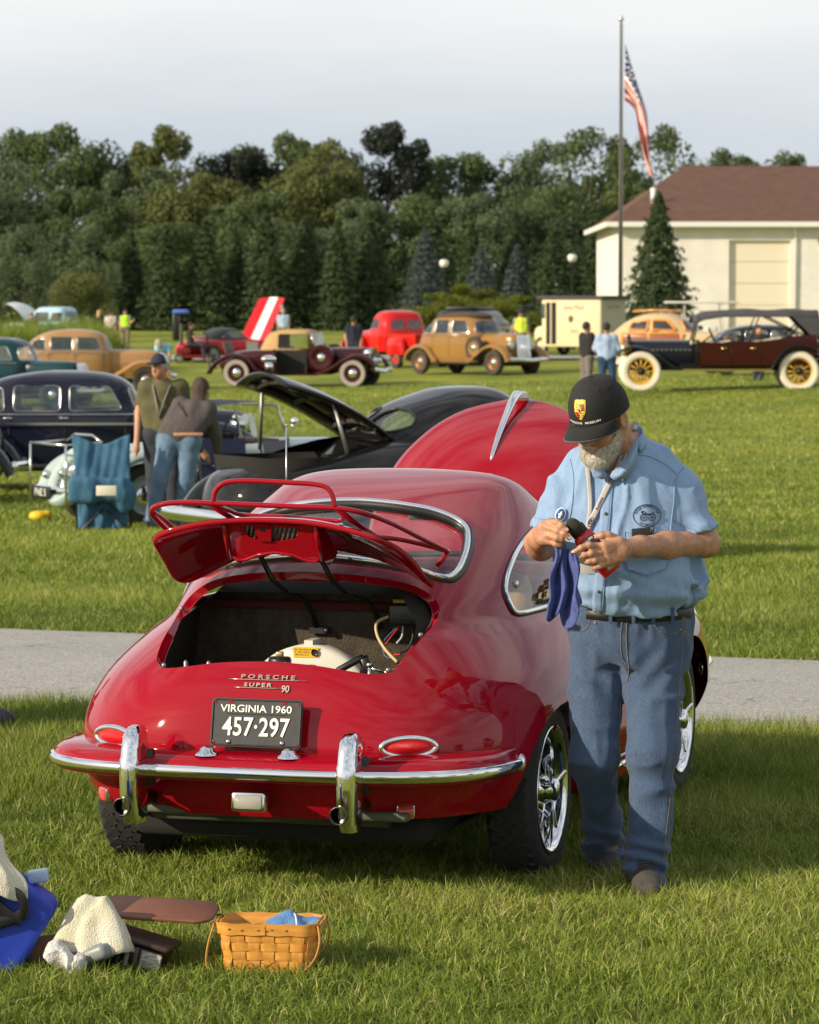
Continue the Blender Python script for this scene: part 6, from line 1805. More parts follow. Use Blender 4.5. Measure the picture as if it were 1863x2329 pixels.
# ================================================================== the other old cars
def slice_shell(rows, ym, nb, nf, nt=22, npn=60):
    """rounded body from plan slices: rows of z, half width, rear y, front y (last row closes the top)"""
    rows = sorted(rows); zt = rows[-1][0]
    t = np.array([(zt - r_[0]) ** .5 for r_ in rows])[::-1]
    col = lambda i: np.array([r_[i] for r_ in rows])[::-1]
    tau = np.linspace(.001, t[-1], nt); ph = np.linspace(-PI, PI, npn, endpoint=False) + PI / npn
    T_, P_ = np.meshgrid(tau, ph, indexing='ij')
    def S(a, p):
        a = np.clip(a, 0, t[-1]); w, r_, f = (pchip(t, col(i), a) for i in (1, 2, 3))
        c, s = np.cos(p), np.sin(p); n = np.where(s < 0, nb, nf); k = (np.abs(c) ** n + np.abs(s) ** n) ** (-1 / n)
        return np.stack([w * c * k, ym + np.where(s < 0, ym - r_, f - ym) * s * k, zt - a ** 2], -1)
    V = S(T_, P_); N = np.cross(S(T_ + 1e-3, P_) - S(T_ - 1e-3, P_), S(T_, P_ + 1e-3) - S(T_, P_ - 1e-3))
    N /= np.maximum(np.linalg.norm(N, axis=2, keepdims=True), 1e-12); V = V.reshape(-1, 3); N = N.reshape(-1, 3)
    N *= np.sign((N * (V - np.array([0, ym, (rows[0][0] + zt) / 2]))).sum(1, keepdims=True)); N[:npn] = (0, 0, 1)
    F = grid_tris(nt, npn, True)
    fl = (np.cross(V[F[:, 1]] - V[F[:, 0]], V[F[:, 2]] - V[F[:, 0]]) * N[F].sum(1)).sum(1) < 0
    F[fl] = F[fl][:, ::-1]
    return V, F, N
def shell(parent, name, m, rows, ym=0., nb=2.8, nf=2.8, windows=(), gm=None, frame_m=None, fr=.012, nt=22, npn=60):
    S = slice_shell(rows, ym, nb, nf, nt, npn); panes = []
    bv = BVHTree.FromPolygons([tuple(p) for p in S[0]], [tuple(map(int, f)) for f in S[1]])
    for kind, L in windows:
        L0 = [Vector((a, b, 0)) for a, b in L]; L = []
        for i_, q_ in enumerate(L0):                       # tight round corners
            a_, b_ = L0[i_ - 1], L0[(i_ + 1) % len(L0)]
            ra, rb = min(.06, (a_ - q_).length * .3), min(.06, (b_ - q_).length * .3)
            pa, pb = q_ + (a_ - q_).normalized() * ra, q_ + (b_ - q_).normalized() * rb
            for t_ in (0, .33, .67, 1): L.append(((1 - t_) ** 2 * pa + 2 * t_ * (1 - t_) * q_ + t_ * t_ * pb)[:2])
        for sg in ((1, -1) if kind == 'side' else (1,)):
            if kind == 'side': ax, cond, org, dr = [1, 2], (lambda V, sg=sg: V[:, 0] * sg > .08), (lambda a, b, sg=sg: Vector((3 * sg, a, b))), Vector((-sg, 0, 0))
            elif kind == 'rear': ax, cond, org, dr = [0, 2], (lambda V: V[:, 1] < ym), (lambda a, b: Vector((a, -6, b))), Vector((0, 1, 0))
            elif kind == 'front': ax, cond, org, dr = [0, 2], (lambda V: V[:, 1] > ym), (lambda a, b: Vector((a, 6, b))), Vector((0, -1, 0))
            S, I = cut(*S, ax, L, cond); panes.append(I)
            if frame_m:
                P = [bv.ray_cast(org(a, b), dr)[0] for a, b in L]
                P = [p for p in P if p is not None]
                if len(P) > 8: panes[-1] = (I, P)
    o = link(name, normal_mesh(name, *S), m, parent)
    for I in panes:
        P = None
        if isinstance(I[0], tuple): I, P = I
        V, F, N = I
        if len(F) == 0: continue
        w = link('window', normal_mesh('window', V - N * .01, F, N), gm or CLEARG, o)
        if P: MB().tube(P, fr, 5, closed=True).build('window_frame', frame_m, w)
    return o
def fender(parent, x, pts, hw, m, t=.06, drop=.05, name='fender', n=6, solid=False):
    C = spline([(0, y, z) for y, z in pts], n); rings = []
    for i, p in enumerate(C):
        d = (C[min(i + 1, len(C) - 1)] - C[max(i - 1, 0)]).normalized(); u = Vector((0, -d.z, d.y))
        if u.z < 0 and abs(d.y) > .3: u = -u
        rings.append([p + Vector((x + hw * math.cos(a), 0, 0)) + u * (t * math.sin(a) if math.sin(a) > 0 else drop * math.sin(a)) for a in np.linspace(-.5, PI + .5, 11)])
    o = MB().loft(rings, False).build(name, m, parent)
    return o
_WC = {}
def road_wheel(parent, x, y, r, w, tyre, wall, rim, hub, sgn=1, spokes=0, spoke_m=None, cover=False, tilt=None):
    W = empty('wheel', (x, y, r)); W.parent = parent; W.rotation_euler = (0, 0, 0 if sgn > 0 else PI)
    if tilt: W.rotation_euler = tilt
    def part(nm, key, fn, m):
        k = (nm,) + key
        if k not in _WC:
            o = fn().build(nm, None); _WC[k] = o.data; bpy.data.objects.remove(o)
        me = _WC[k]
        o = bpy.data.objects.new(nm, me); COL.objects.link(o); o.parent = W
        if len(me.materials) == 0: me.materials.append(m)
        o.material_slots[0].link = 'OBJECT'; o.material_slots[0].material = m
        return o
    ri = r * (.70 if spokes else .64)
    part('tyre', (r, w, ri), lambda: MB().lathe([(ri, -w * .4), (r * .93, -w * .5), (r, -w * .3), (r, w * .3), (r * .93, w * .5)], 32, 'X'), tyre)
    part('sidewall', (r, w, ri), lambda: MB().lathe([(r * .93, w * .5), (r * .85, w * .55), (ri, w * .42)], 32, 'X'), wall)
    if spokes:
        part('felloe', (r, w, ri), lambda: MB().lathe([(ri, -w * .3), (ri * .86, -w * .3), (ri * .86, w * .3), (ri, w * .42)], 32, 'X'), rim)
        for k in range(spokes):
            s = part('spoke', (r, spokes, w), lambda: MB().loft([[(w * .25 * math.cos(a), hw * math.sin(a), q) for a in np.linspace(0, 2 * PI, 8, endpoint=False)] for q, hw in ((r * .1, r * .05), (ri * .5, r * .035), (ri * .9, r * .05))]), spoke_m)
            s.rotation_euler = (2 * PI * k / spokes, 0, 0)
        part('hub', (r, w, 's'), lambda: MB().lathe([(r * .20, -w * .3), (r * .20, w * .3), (r * .12, w * .5), (r * .10, w * .9), (0, w * .95)], 16, 'X'), hub)
    else:
        part('disc', (r, w, ri), lambda: MB().lathe([(ri, w * .42), (ri * .9, w * .30), (ri * .82, w * .12), (ri * .6, w * .25), (ri * .45, w * .25), (0, w * .2)], 32, 'X'), rim)
        part('hubcap', (r, w, 'h'), lambda: MB().lathe([(ri * .52, w * .22), (ri * .45, w * .40), (ri * .2, w * .50), (0, w * .52)], 24, 'X'), hub)
    return W
def headlamp(parent, x, y, z, r, m=None, L=.22):
    T = empty('headlamp', (x, y, z)); T.parent = parent
    MB().lathe([(0, -L), (r * .45, -L * .85), (r * .85, -L * .45), (r, 0), (r * .96, .01)], 18, 'Y').build('bucket', m or CHROME, T)
    MB().lathe([(r * .93, .005), (r * .6, .03), (0, .04)], 18, 'Y').build('lens', mat('old_lamp_lens', (.62, .62, .58), .1, coat=1), T)
    return T
def bumper_bar(parent, pts, r=.035, name='bumper', m=None): return MB().tube(spline(pts, 5), r, 8, flat=1.7).build(name, m or CHROME, parent)
TYREB = mat('dusty_tyre', (.045, .042, .038), .9); WALLW = mat('white_wall', (.72, .67, .56), .7)
def car(name, label, x, y, rz, group='old cars on the show field', dz=0.): return empty(name, (x, y, gzf(x, y) + dz), rz, label, 'car', group)
DGLASS = glass('shaded_car_glass', (.50, .56, .54), .10)

# ---- black coupe with open boot behind the red car
BLKP = paint('black_paint', (.009, .009, .010))
K = car('black_coupe', 'black rounded coupe with split rear window and boot lid propped open', .22, 30.0, -R(62))
low = [(.25, .80, -1.95, 1.55), (.5, .87, -2.12, 1.62), (.74, .84, -2.05, 1.55), (.92, .74, -1.66, 1.3), (1.03, .62, -1.15, 1.1), (1.09, .40, -.62, .7), (1.11, 0., .1, .1)]
S1 = slice_shell(low, .1, 2.6, 2.6, 30, 90)
S1, lidp_ = cut(*S1, [0, 1], [(-.52, -1.80), (-.30, -1.90), (.30, -1.90), (.52, -1.80), (.55, -1.4), (.46, -1.0), (.2, -.86), (-.2, -.86), (-.46, -1.0), (-.55, -1.4)], lambda V: (V[:, 2] > .35) & (V[:, 1] < -.3))
bo = link('body', normal_mesh('body', *S1), BLKP, K)
cab = [(.93, .72, -1.02, 1.05), (1.02, .70, -.90, .98), (1.12, .67, -.76, .90), (1.22, .62, -.62, .82), (1.34, .54, -.40, .70), (1.43, .42, -.14, .58), (1.48, .26, .06, .46), (1.495, 0, .28, .28)]
GL0 = glass('pale_rear_glass', (.80, .86, .86), .12)
shell(K, 'cabin', BLKP, cab, .28, 2.3, 2.4, [('rear', [(.05, 1.13), (.05, 1.27), (.13, 1.315), (.30, 1.30), (.42, 1.24), (.46, 1.17), (.40, 1.125), (.2, 1.11)]), ('rear', [(-.05, 1.13), (-.05, 1.27), (-.13, 1.315), (-.30, 1.30), (-.42, 1.24), (-.46, 1.17), (-.40, 1.125), (-.2, 1.11)]),
      ('side', [(-.25, 1.06), (-.22, 1.2), (-.05, 1.30), (.25, 1.32), (.27, 1.06)]), ('side', [(.34, 1.06), (.34, 1.31), (.55, 1.24), (.72, 1.06)]), ('front', [(-.5, 1.05), (-.42, 1.27), (0, 1.33), (.42, 1.27), (.5, 1.05), (0, 1.04)])], GL0, BLACK, .014, 34, 96)
def boot(u, v):
    y = -.62 - 1.03 * u; x = v * (.58 - .10 * u * u - .12 * (1 - u) ** 3)
    return Vector((x, y, 1.15 + .74 * u - .26 * u * u - .10 * v * v + .0 * u))
BLID = empty('boot_lid'); BLID.parent = K
G = [[boot(i / 20, -1 + j / 10) for j in range(21)] for i in range(21)]
o = MB().loft(G, False).build('lid_skin', BLKP, BLID); so = o.modifiers.new('t', 'SOLIDIFY'); so.thickness = .03; so.offset = -1
for v0 in (-.75, -.25, .25, .75): MB().tube([boot(u, v0) + Vector((0, 0, -.045)) for u in np.linspace(.08, .92, 9)], .028, 6).build('stiffening_rib', mat('dusty_black', (.045, .038, .03), .7), BLID)
for u0 in (.15, .5, .85): MB().tube([boot(u0, v) + Vector((0, 0, -.045)) for v in np.linspace(-.8, .8, 9)], .028, 6).build('stiffening_rib', mat('dusty_black', (.045, .038, .03), .7), BLID)
MB().tube([boot(.95, 0) + Vector((0, .03, .02)), boot(.93, 0) + Vector((0, 0, .09))], .035, 8).ball(boot(.93, 0) + Vector((0, 0, .12)), (.05, .07, .035)).build('handle_lamp', CHROME, BLID)
for sx in (-.52, .52):
    MB().tube([boot(.80 if sx < 0 else .55, sx * 1.5) + Vector((0, 0, -.03)), Vector((sx * 1.05, -1.40 if sx < 0 else -1.12, .96))], .017, 6).build('prop_rod', GREYMETAL, BLID)
MB().box((0, -1.4, .55), (1.05, .95, .03)).build('boot_floor', DARK, K)
MB().loft([[(x_, y_, .93) for x_, y_ in ((-.5, -1.85), (.5, -1.85), (.5, -.85), (-.5, -.85))], [(x_, y_, .54) for x_, y_ in ((-.48, -1.80), (.48, -1.80), (.48, -.85), (-.48, -.85))]], True, False).build('boot_lining', DARK, K)
for sx in (-1, 1):
    fender(K, sx * .80, [(-1.95, .40), (-1.75, .62), (-1.35, .76), (-.95, .66), (-.72, .35)], .14, BLKP, .10)
    fender(K, sx * .80, [(1.55, .40), (1.40, .58), (1.05, .66), (.72, .54), (.45, .35)], .14, BLKP, .10)
    for yy in (-1.35, 1.06): road_wheel(K, sx * .72, yy, .35, .17, TYREB, TYREB, BLKP, CHROME, sx)
bumper_bar(K, [(-.8, 1.60, .42), (-.5, 1.78, .42), (.5, 1.78, .42), (.84, 1.64, .42)]); bumper_bar(K, [(-.85, -2.05, .45), (-.6, -2.25, .45), (.6, -2.25, .45), (.85, -2.05, .45)])

# ---- navy sedan on the left
def sedan(name, label, x, y, rz, pc, rc=None, hgt=1.55, glassm=DGLASS, rim_m=None, wall=TYREB, L=4.7, trim=True, old=True, dz=0., fr=.009):
    """1930s four door sedan: separate wings, hood, spare mounts left out"""
    C = car(name, label, x, y, rz, dz=dz); k = hgt / 1.62; z_ = lambda v: v * k
    rim_m = rim_m or pc; rc = rc or pc
    shell(C, 'body', pc, [(.30, .66, -1.75, .85), (.55, .72, -1.85, .92), (.85, .73, -1.80, .92), (z_(1.05), .71, -1.66, .92), (z_(1.20), .68, -1.45, .86), (z_(1.40), .63, -1.20, .74), (z_(1.52), .54, -.95, .58), (z_(1.59), .36, -.6, .35), (z_(1.62), 0, -.2, -.2)], -.3, 3.2, 3.6,
          [('side', [(-1.32, z_(1.10)), (-1.22, z_(1.34)), (-.92, z_(1.40)), (-.90, z_(1.08))]), ('side', [(-.78, z_(1.08)), (-.78, z_(1.42)), (-.18, z_(1.42)), (-.18, z_(1.08))]), ('side', [(-.06, z_(1.08)), (-.06, z_(1.42)), (.45, z_(1.41)), (.62, z_(1.10))]),
           ('front', [(-.52, z_(1.10)), (-.44, z_(1.38)), (0, z_(1.41)), (.44, z_(1.38)), (.52, z_(1.10)), (0, z_(1.08))]), ('rear', [(-.25, z_(1.22)), (-.22, z_(1.36)), (.22, z_(1.36)), (.25, z_(1.22))])], glassm, CHROMEW if trim else None, fr)
    shell(C, 'hood', pc, [(.42, .36, .6, 2.15), (.75, .42, .6, 2.25), (z_(.98), .38, .6, 2.20), (z_(1.06), .26, .62, 2.12), (z_(1.10), .0, 1.2, 1.2)], 1.2, 4, 4)
    for sx in (-1, 1):
        fender(C, sx * .72, [(2.45, .38), (2.30, .62), (1.95, .80), (1.55, .78), (1.20, .58), (.85, .38)], .17, pc, .09)
        fender(C, sx * .74, [(-1.95, .34), (-1.80, .60), (-1.45, .78), (-1.05, .74), (-.80, .52), (-.65, .36)], .15, pc, .09)
        MB().box((sx * .76, .1, .34), (.24, 1.6, .05), bev=.015).build('running_board', BLACK, C)
        road_wheel(C, sx * .72, 1.80, .36, .16, TYREB, wall, rim_m, CHROME, sx); road_wheel(C, sx * .72, -1.35, .36, .16, TYREB, wall, rim_m, CHROME, sx)
        headlamp(C, sx * .40, 2.20, .86, .12)
        for yy in (-.12, -.84): MB().tube([(sx * .745, yy - .07, z_(.99)), (sx * .745, yy + .05, z_(.99))], .012, 6).build('door_handle', CHROME, C)
        for yy in (-.84, -.12, .66): MB().tube([(sx * .738, yy, .5), (sx * .735, yy, z_(1.02))], .004, 4).build('door_gap', BLACK, C)
        MB().tube([(sx * .735, -1.6, z_(1.04)), (sx * .742, -.4, z_(1.04)), (sx * .735, .8, z_(1.04))], .008, 5).build('belt_trim', CHROMEW if trim else pc, C)
    gr = MB().loft([[(a * .26, 2.24 + .05 * math.cos(a * 1.4) + .07 * (1 - (z - .4) / .6), z) for a in np.linspace(-1, 1, 9)] for z in np.linspace(.40, z_(1.04), 7)], False).build('grille', CHROMEW, C)
    for k2 in range(7): MB().tube([(-.21 + .07 * k2, 2.37, .42), (-.18 + .06 * k2, 2.30, z_(1.0))], .008, 4).build('grille_bar', CHROME, gr)
    bumper_bar(C, [(-.82, 2.42, .46), (-.5, 2.58, .46), (0, 2.64, .44), (.5, 2.58, .46), (.82, 2.42, .46)]); bumper_bar(C, [(-.78, -2.0, .46), (0, -2.15, .46), (.78, -2.0, .46)])
    st = MB().box((0, -.45, .8), (1.2, .2, .6), bev=.06).box((0, -1.25, .8), (1.2, .2, .5), bev=.06); st.build('seats', mat('brown_upholstery', (.12, .08, .05), .9), C)
    MB().box((0, .2, .32), (1.1, 3.8, .12), bev=.04).build('chassis', DARK, C)
    return C
NAVY = paint('midnight_blue_paint', (.010, .011, .026))
C = sedan('navy_sedan', 'midnight blue sedan parked side on behind the folding chair', -4.35, 46.0, -R(88), NAVY, hgt=1.56, glassm=glass('light_car_glass', (.75, .8, .8), .08), fr=.006)
MB().box((.78, -.2, .88), (.01, 3.2, .028)).build('side_trim', CHROMEW, C)
C = sedan('black_sedan', 'black car of which only the rounded tail shows at the left edge', -6.75, 42.5, R(92), paint('blue_black_paint', (.007, .007, .010)), hgt=1.5)
C = sedan('teal_car', 'dark teal car with bright headlamps in front of the tan sedan', -10.2, 88.0, -R(112), paint('dark_teal_paint', (.005, .035, .045)), hgt=1.78, glassm=glass('bright_car_glass', (.8, .84, .82), .15))
TANP = paint('tan_paint', (.36, .20, .075))
sedan('tan_sedan', 'tan sedan with long hood beside the ornamental grass', -9.0, 96.0, -R(86), TANP, hgt=1.74, rim_m=mat('brown_wheel', (.10, .05, .025), .4))
GOLDP = paint('gold_brown_paint', (.27, .145, .042)); 
C = sedan('gold_sedan', 'metallic gold sedan with tall chrome grille facing right', 1.77, 103.0, -R(138), GOLDP, hgt=1.80, rim_m=mat('bronze_wire_wheel', (.22, .10, .04), .4, .6))
for sx in (-1, 1): road_wheel(C, sx * .74, .98, .34, .14, TYREB, TYREB, GOLDP, CHROME, sx).location.z = .78
shell(C, 'roof_cover', mat('brown_fabric_roof', (.07, .045, .032), .85), [(1.69, .60, -1.18, .70), (1.75, .53, -.95, .56), (1.80, .36, -.62, .33), (1.815, 0, -.2, -.2)], -.3, 3, 3.2)

# ---- burgundy roadster with tan top
BURG = paint('burgundy_paint', (.040, .006, .008)); TOPF = mat('tan_canvas', (.42, .27, .12), .9, var=.1, vscale=8)
C = car('burgundy_roadster', 'dark burgundy roadster with tan canvas top and open door', -3.02, 96.0, -R(104))
shell(C, 'body', BURG, [(.35, .58, -2.1, .80), (.60, .66, -2.25, .80), (.85, .66, -2.05, .80), (.98, .60, -1.6, .80), (1.02, .4, -1.2, .6), (1.03, 0, -.4, -.4)], -.4, 2.6, 4)
shell(C, 'hood', BURG, [(.45, .34, .5, 2.05), (.80, .42, .5, 2.15), (1.0, .36, .5, 2.10), (1.06, .22, .55, 2.05), (1.08, 0, 1.2, 1.2)], 1.2, 4, 4)
shell(C, 'canvas_top', TOPF, [(1.0, .62, -1.05, .35), (1.2, .60, -.95, .42), (1.45, .56, -.75, .48), (1.54, .45, -.5, .42), (1.57, 0, -.1, -.1)], -.2, 3, 4, [('side', [(-.42, 1.04), (-.42, 1.44), (.36, 1.44), (.36, 1.04)])], glass('open_side', (.98, .98, .98), 0))
MB().box((.66, -.02, .68), (.02, .86, .66)).build('door_opening_shade', DARK, C)  # dark sheet on the closed body, painted-in shade of the open doorway
MB().box((1.0, -.42, .72), (.62, .03, .62), Matrix.Rotation(R(12), 3, 'Z'), bev=.01).build('open_door', mat('dark_brown_trim', (.05, .03, .022), .8), C)
MB().box((0, -.35, .85), (1.1, .18, .5), bev=.05).build('seat', mat('dark_leather', (.04, .03, .025), .6), C)
for a in (-.55, .55): MB().tube([(a, .62, 1.02), (a, .48, 1.48)], .02, 6).build('windscreen_post', CHROMEW, C)
MB().add([(-.55, .61, 1.03), (.55, .61, 1.03), (.55, .49, 1.47), (-.55, .49, 1.47)], [(0, 1, 2, 3)]).build('windscreen', DGLASS, C)
for sx in (-1, 1):
    fender(C, sx * .70, [(2.35, .42), (2.22, .70), (1.85, .84), (1.45, .70), (1.05, .46), (.7, .34)], .16, BURG, .08)
    fender(C, sx * .72, [(-2.35, .34), (-2.15, .62), (-1.70, .84), (-1.25, .74), (-1.0, .46)], .15, BURG, .08)
    MB().box((sx * .74, -.15, .34), (.24, 1.7, .05)).build('running_board', BURG, C)
    road_wheel(C, sx * .72, 1.72, .38, .15, TYREB, mat('grey_wall', (.30, .27, .22), .8), BURG, CHROME, sx); road_wheel(C, sx * .72, -1.55, .38, .15, TYREB, mat('grey_wall', (.30, .27, .22), .8), BURG, CHROME, sx)
    road_wheel(C, sx * .66, .82, .36, .16, BURG, BURG, BURG, CHROME, sx).location.z = .80
    headlamp(C, sx * .36, 2.1, .92, .12); headlamp(C, sx * .22, 2.25, .72, .08)
MB().loft([[(a * .25, 2.16, z) for a in np.linspace(-1, 1, 7)] for z in np.linspace(.45, 1.08, 5)], False).build('grille', CHROME, C)
bumper_bar(C, [(-.85, 2.38, .50), (-.4, 2.5, .44), (0, 2.52, .48), (.4, 2.5, .44), (.85, 2.38, .50)])
MB().box((0, -2.0, 1.05), (.8, .05, .35), Matrix.Rotation(R(20), 3, 'X'), bev=.02).build('rumble_lid', mat('grey_brown_leather', (.10, .075, .06), .7), C)
MB().tube([(-.3, -2.45, .45), (-.3, -2.5, .85), (.3, -2.5, .85), (.3, -2.45, .45)], .02, 6).build('luggage_rack', BLACK, C)

# ---- red pickup seen from behind
REDT = paint('bright_red_paint', (.52, .012, .010))
C = car('red_pickup', 'bright red rounded pickup truck seen from the rear beside the gold sedan', -.35, 112.0, R(27))
shell(C, 'cab', REDT, [(.50, .78, -.55, .95), (.95, .80, -.58, 1.0), (1.25, .77, -.56, .85), (1.55, .70, -.50, .62), (1.72, .60, -.40, .42), (1.79, .4, -.2, .25), (1.81, 0, .0, .0)], .1, 4, 3.4,
      [('rear', [(.06, 1.22), (.06, 1.50), (.50, 1.48), (.54, 1.22)]), ('rear', [(-.06, 1.22), (-.06, 1.50), (-.50, 1.48), (-.54, 1.22)]), ('side', [(-.10, 1.22), (-.08, 1.52), (.36, 1.52), (.62, 1.22)])], DGLASS)
shell(C, 'hood', REDT, [(.5, .60, .4, 2.1), (.95, .62, .4, 2.2), (1.12, .50, .4, 2.0), (1.2, 0, 1., 1.)], 1., 4, 3.4)
bed = MB()
for sx in (-1, 1): bed.box((sx * .66, -1.55, .86), (.05, 1.9, .42))
bed.box((0, -1.55, .62), (1.3, 1.9, .05)).box((0, -2.48, .84), (1.36, .05, .44)); bed.build('cargo_bed', REDT, C)
for sx in (-1, 1):
    shell(C, 'rear_fender', REDT, [(.42, .17, -2.1, -.95), (.70, .18, -2.05, -1.0), (.92, .13, -1.85, -1.15), (.98, 0, -1.5, -1.5)], -1.5, 2.6, 2.6).location.x = sx * .84
    fender(C, sx * .80, [(2.2, .5), (2.0, .85), (1.6, .98), (1.2, .85), (.95, .5)], .18, REDT, .12)
    for yy in (-1.5, 1.6): road_wheel(C, sx * .80, yy, .37, .17, TYREB, TYREB, REDT, CHROME, sx)
MB().box((0, 0, .45), (1.0, 4.2, .12)).build('chassis', DARK, C)

# ---- red sports car with striped bonnet raised
C = car('red_sports_car', 'low red sports car with black roof and white striped bonnet raised', -6.35, 124.0, -R(50))
RSP = paint('racing_red_paint', (.48, .012, .014))
shell(C, 'body', RSP, [(.22, .80, -2.0, 2.1), (.45, .86, -2.15, 2.25), (.65, .82, -2.0, 1.9), (.78, .66, -1.6, 1.2), (.82, 0, -.2, -.2)], 0, 3, 3)
shell(C, 'roof', BLACK, [(.76, .70, -1.35, .75), (.95, .64, -1.05, .45), (1.12, .52, -.70, .12), (1.18, .3, -.5, -.1), (1.2, 0, -.3, -.3)], -.3, 2.6, 2.8, [('side', [(-.85, .84), (-.5, 1.08), (-.05, 1.08), (.3, .84)]), ('front', [(-.5, .84), (-.4, 1.06), (.4, 1.06), (.5, .84)])], DGLASS)
def bonnet(u, v): return Vector((v * (.80 - .06 * u), 1.15 + u * .85 - .10 * v * v, .74 + 1.48 * u + .05 * (1 - v * v)))
for v0, v1, m in ((-1, -.32, RSP), (-.32, .32, mat('white_stripe', (.72, .72, .74), .3, coat=.6)), (.32, 1, RSP)):
    MB().loft([[bonnet(u, v) for v in np.linspace(v0, v1, 6)] for u in np.linspace(0, 1, 8)], False).build('bonnet_panel', m, C)
for sx in (-1, 1):
    for yy in (-1.3, 1.3): road_wheel(C, sx * .78, yy, .31, .2, TYREB, TYREB, GREYMETAL, GREYMETAL, sx)
    MB().box((sx * .85, .35, .48), (.02, .5, .42)).build('number_roundel', WHITE_P, C)
    MB().lathe([(.0, 0), (.06, 0), (.07, .01)], 12, 'X', bonnet(.82, sx)).build('lamp', CHROME, C)

# ---- white and pale blue truck far left, bonnet up
C = car('pale_truck', 'white and pale blue truck with bonnet raised behind the grass bank', -15.7, 152.0, R(62)); C.scale = (.88, .88, .84)
WHP = paint('white_paint', (.70, .70, .68)); PBL = paint('pale_blue_paint', (.38, .55, .68))
shell(C, 'cab', PBL, [(.6, .85, -1.6, .6), (1.2, .86, -1.62, .6), (1.75, .80, -1.5, .45), (2.05, .70, -1.4, .2), (2.15, .5, -1.2, 0), (2.17, 0, -.6, -.6)], -.5, 5, 4, [('rear', [(-.5, 1.45), (-.48, 1.9), (.48, 1.9), (.5, 1.45)]), ('side', [(-.7, 1.4), (-.7, 1.88), (.1, 1.88), (.3, 1.4)]), ('side', [(-1.4, 1.4), (-1.4, 1.86), (-.85, 1.86), (-.85, 1.4)])], DGLASS)
shell(C, 'nose', WHP, [(.5, .85, .4, 2.2), (1.1, .86, .4, 2.25), (1.3, .7, .4, 2.0), (1.36, 0, 1.2, 1.2)], 1.2, 4, 4)
MB().loft([[Vector((v * .8, .6 + 1.25 * u, 1.35 + .95 * math.sin(u * 1.5) + .10 * (1 - v * v))) for v in np.linspace(-1, 1, 9)] for u in np.linspace(0, 1, 9)], False).build('raised_bonnet', WHP, C)
for sx in (-1, 1):
    for yy in (-1.2, 1.4): road_wheel(C, sx * .8, yy, .38, .2, TYREB, TYREB, WHP, CHROME, sx)
    MB().tube([(sx * .9, -1.7, .9), (sx * .9, -1.9, 1.6), (sx * .6, -1.9, 1.6)], .03, 6).build('mirror_bracket', WHP, C)

# ---- cream delivery van
CRM = paint('cream_van_paint', (.66, .57, .36)); KH = mat('khaki_van_paint', (.40, .38, .26), .6)
C = empty('delivery_van', (6.25, 136.0, gzf(6.2, 136)), R(52), 'boxy cream delivery van with flat dark roof and red lettering', 'van'); C.scale = (.9, .84, 1)
MB().box((0, -.7, 1.27), (1.9, 3.3, 1.86), bev=.06).build('body', CRM, C)
MB().box((0, -.7, 2.24), (2.12, 3.75, .13), bev=.03).build('roof', mat('dark_roof_felt', (.05, .05, .055), .8), C)
shell(C, 'nose', CRM, [(.35, .80, .7, 1.65), (.8, .82, .7, 1.75), (1.10, .72, .7, 1.6), (1.18, 0, 1.1, 1.1)], 1.0, 4, 3)
for sx in (-1, 1):
    MB().box((sx * .962, .40, 1.25), (.02, .55, 1.6)).build('door_opening_shade', DARK, C)  # dark slab laid on the body side in place of the shaded doorway
    MB().box((sx * .97, .40, 1.25), (.02, .06, 1.6)).build('door_post', CRM, C)
    MB().box((sx * .964, .86, 1.72), (.02, .22, .55)).build('side_window', DGLASS, C)
    M = frame((sx * .956, -.75, 1.80), (0, -sx * -1, 0), (0, 0, 1))
    text_mesh('lettering', 'Swiss Maid', .26, mat('dark_red_letter', (.30, .03, .015), .6), C, M=frame((sx * .956, -.85, 1.85), (0, sx, 0), (0, 0, 1)))
    text_mesh('lettering', 'Dairy', .20, mat('dark_red_letter', (.30, .03, .015), .6), C, M=frame((sx * .956, -.9, .95), (0, sx, 0), (0, 0, 1)))
    MB().lathe([(0, 0), (.14, 0), (.15, .01)], 16, 'X', (sx * .955, -.7, 1.42)).build('emblem', mat('brown_emblem', (.12, .06, .03), .6), C)
    for yy in (-1.4, 1.05): road_wheel(C, sx * .82, yy, .36, .18, TYREB, TYREB, CRM, CRM, sx)
text_mesh('lettering', 'Swiss Maid', .22, mat('dark_brown_letter', (.10, .05, .03), .6), C, M=frame((0, -2.362, 1.88), (1, 0, 0), (0, 0, 1)))
MB().box((0, -2.352, 1.27), (1.84, .015, 1.8)).build('rear_panel', KH, C)
MB().add([(-.7, .962, 1.5), (.7, .962, 1.5), (.7, .962, 2.0), (-.7, .962, 2.0)], [(0, 1, 2, 3)]).build('windscreen', DGLASS, C)

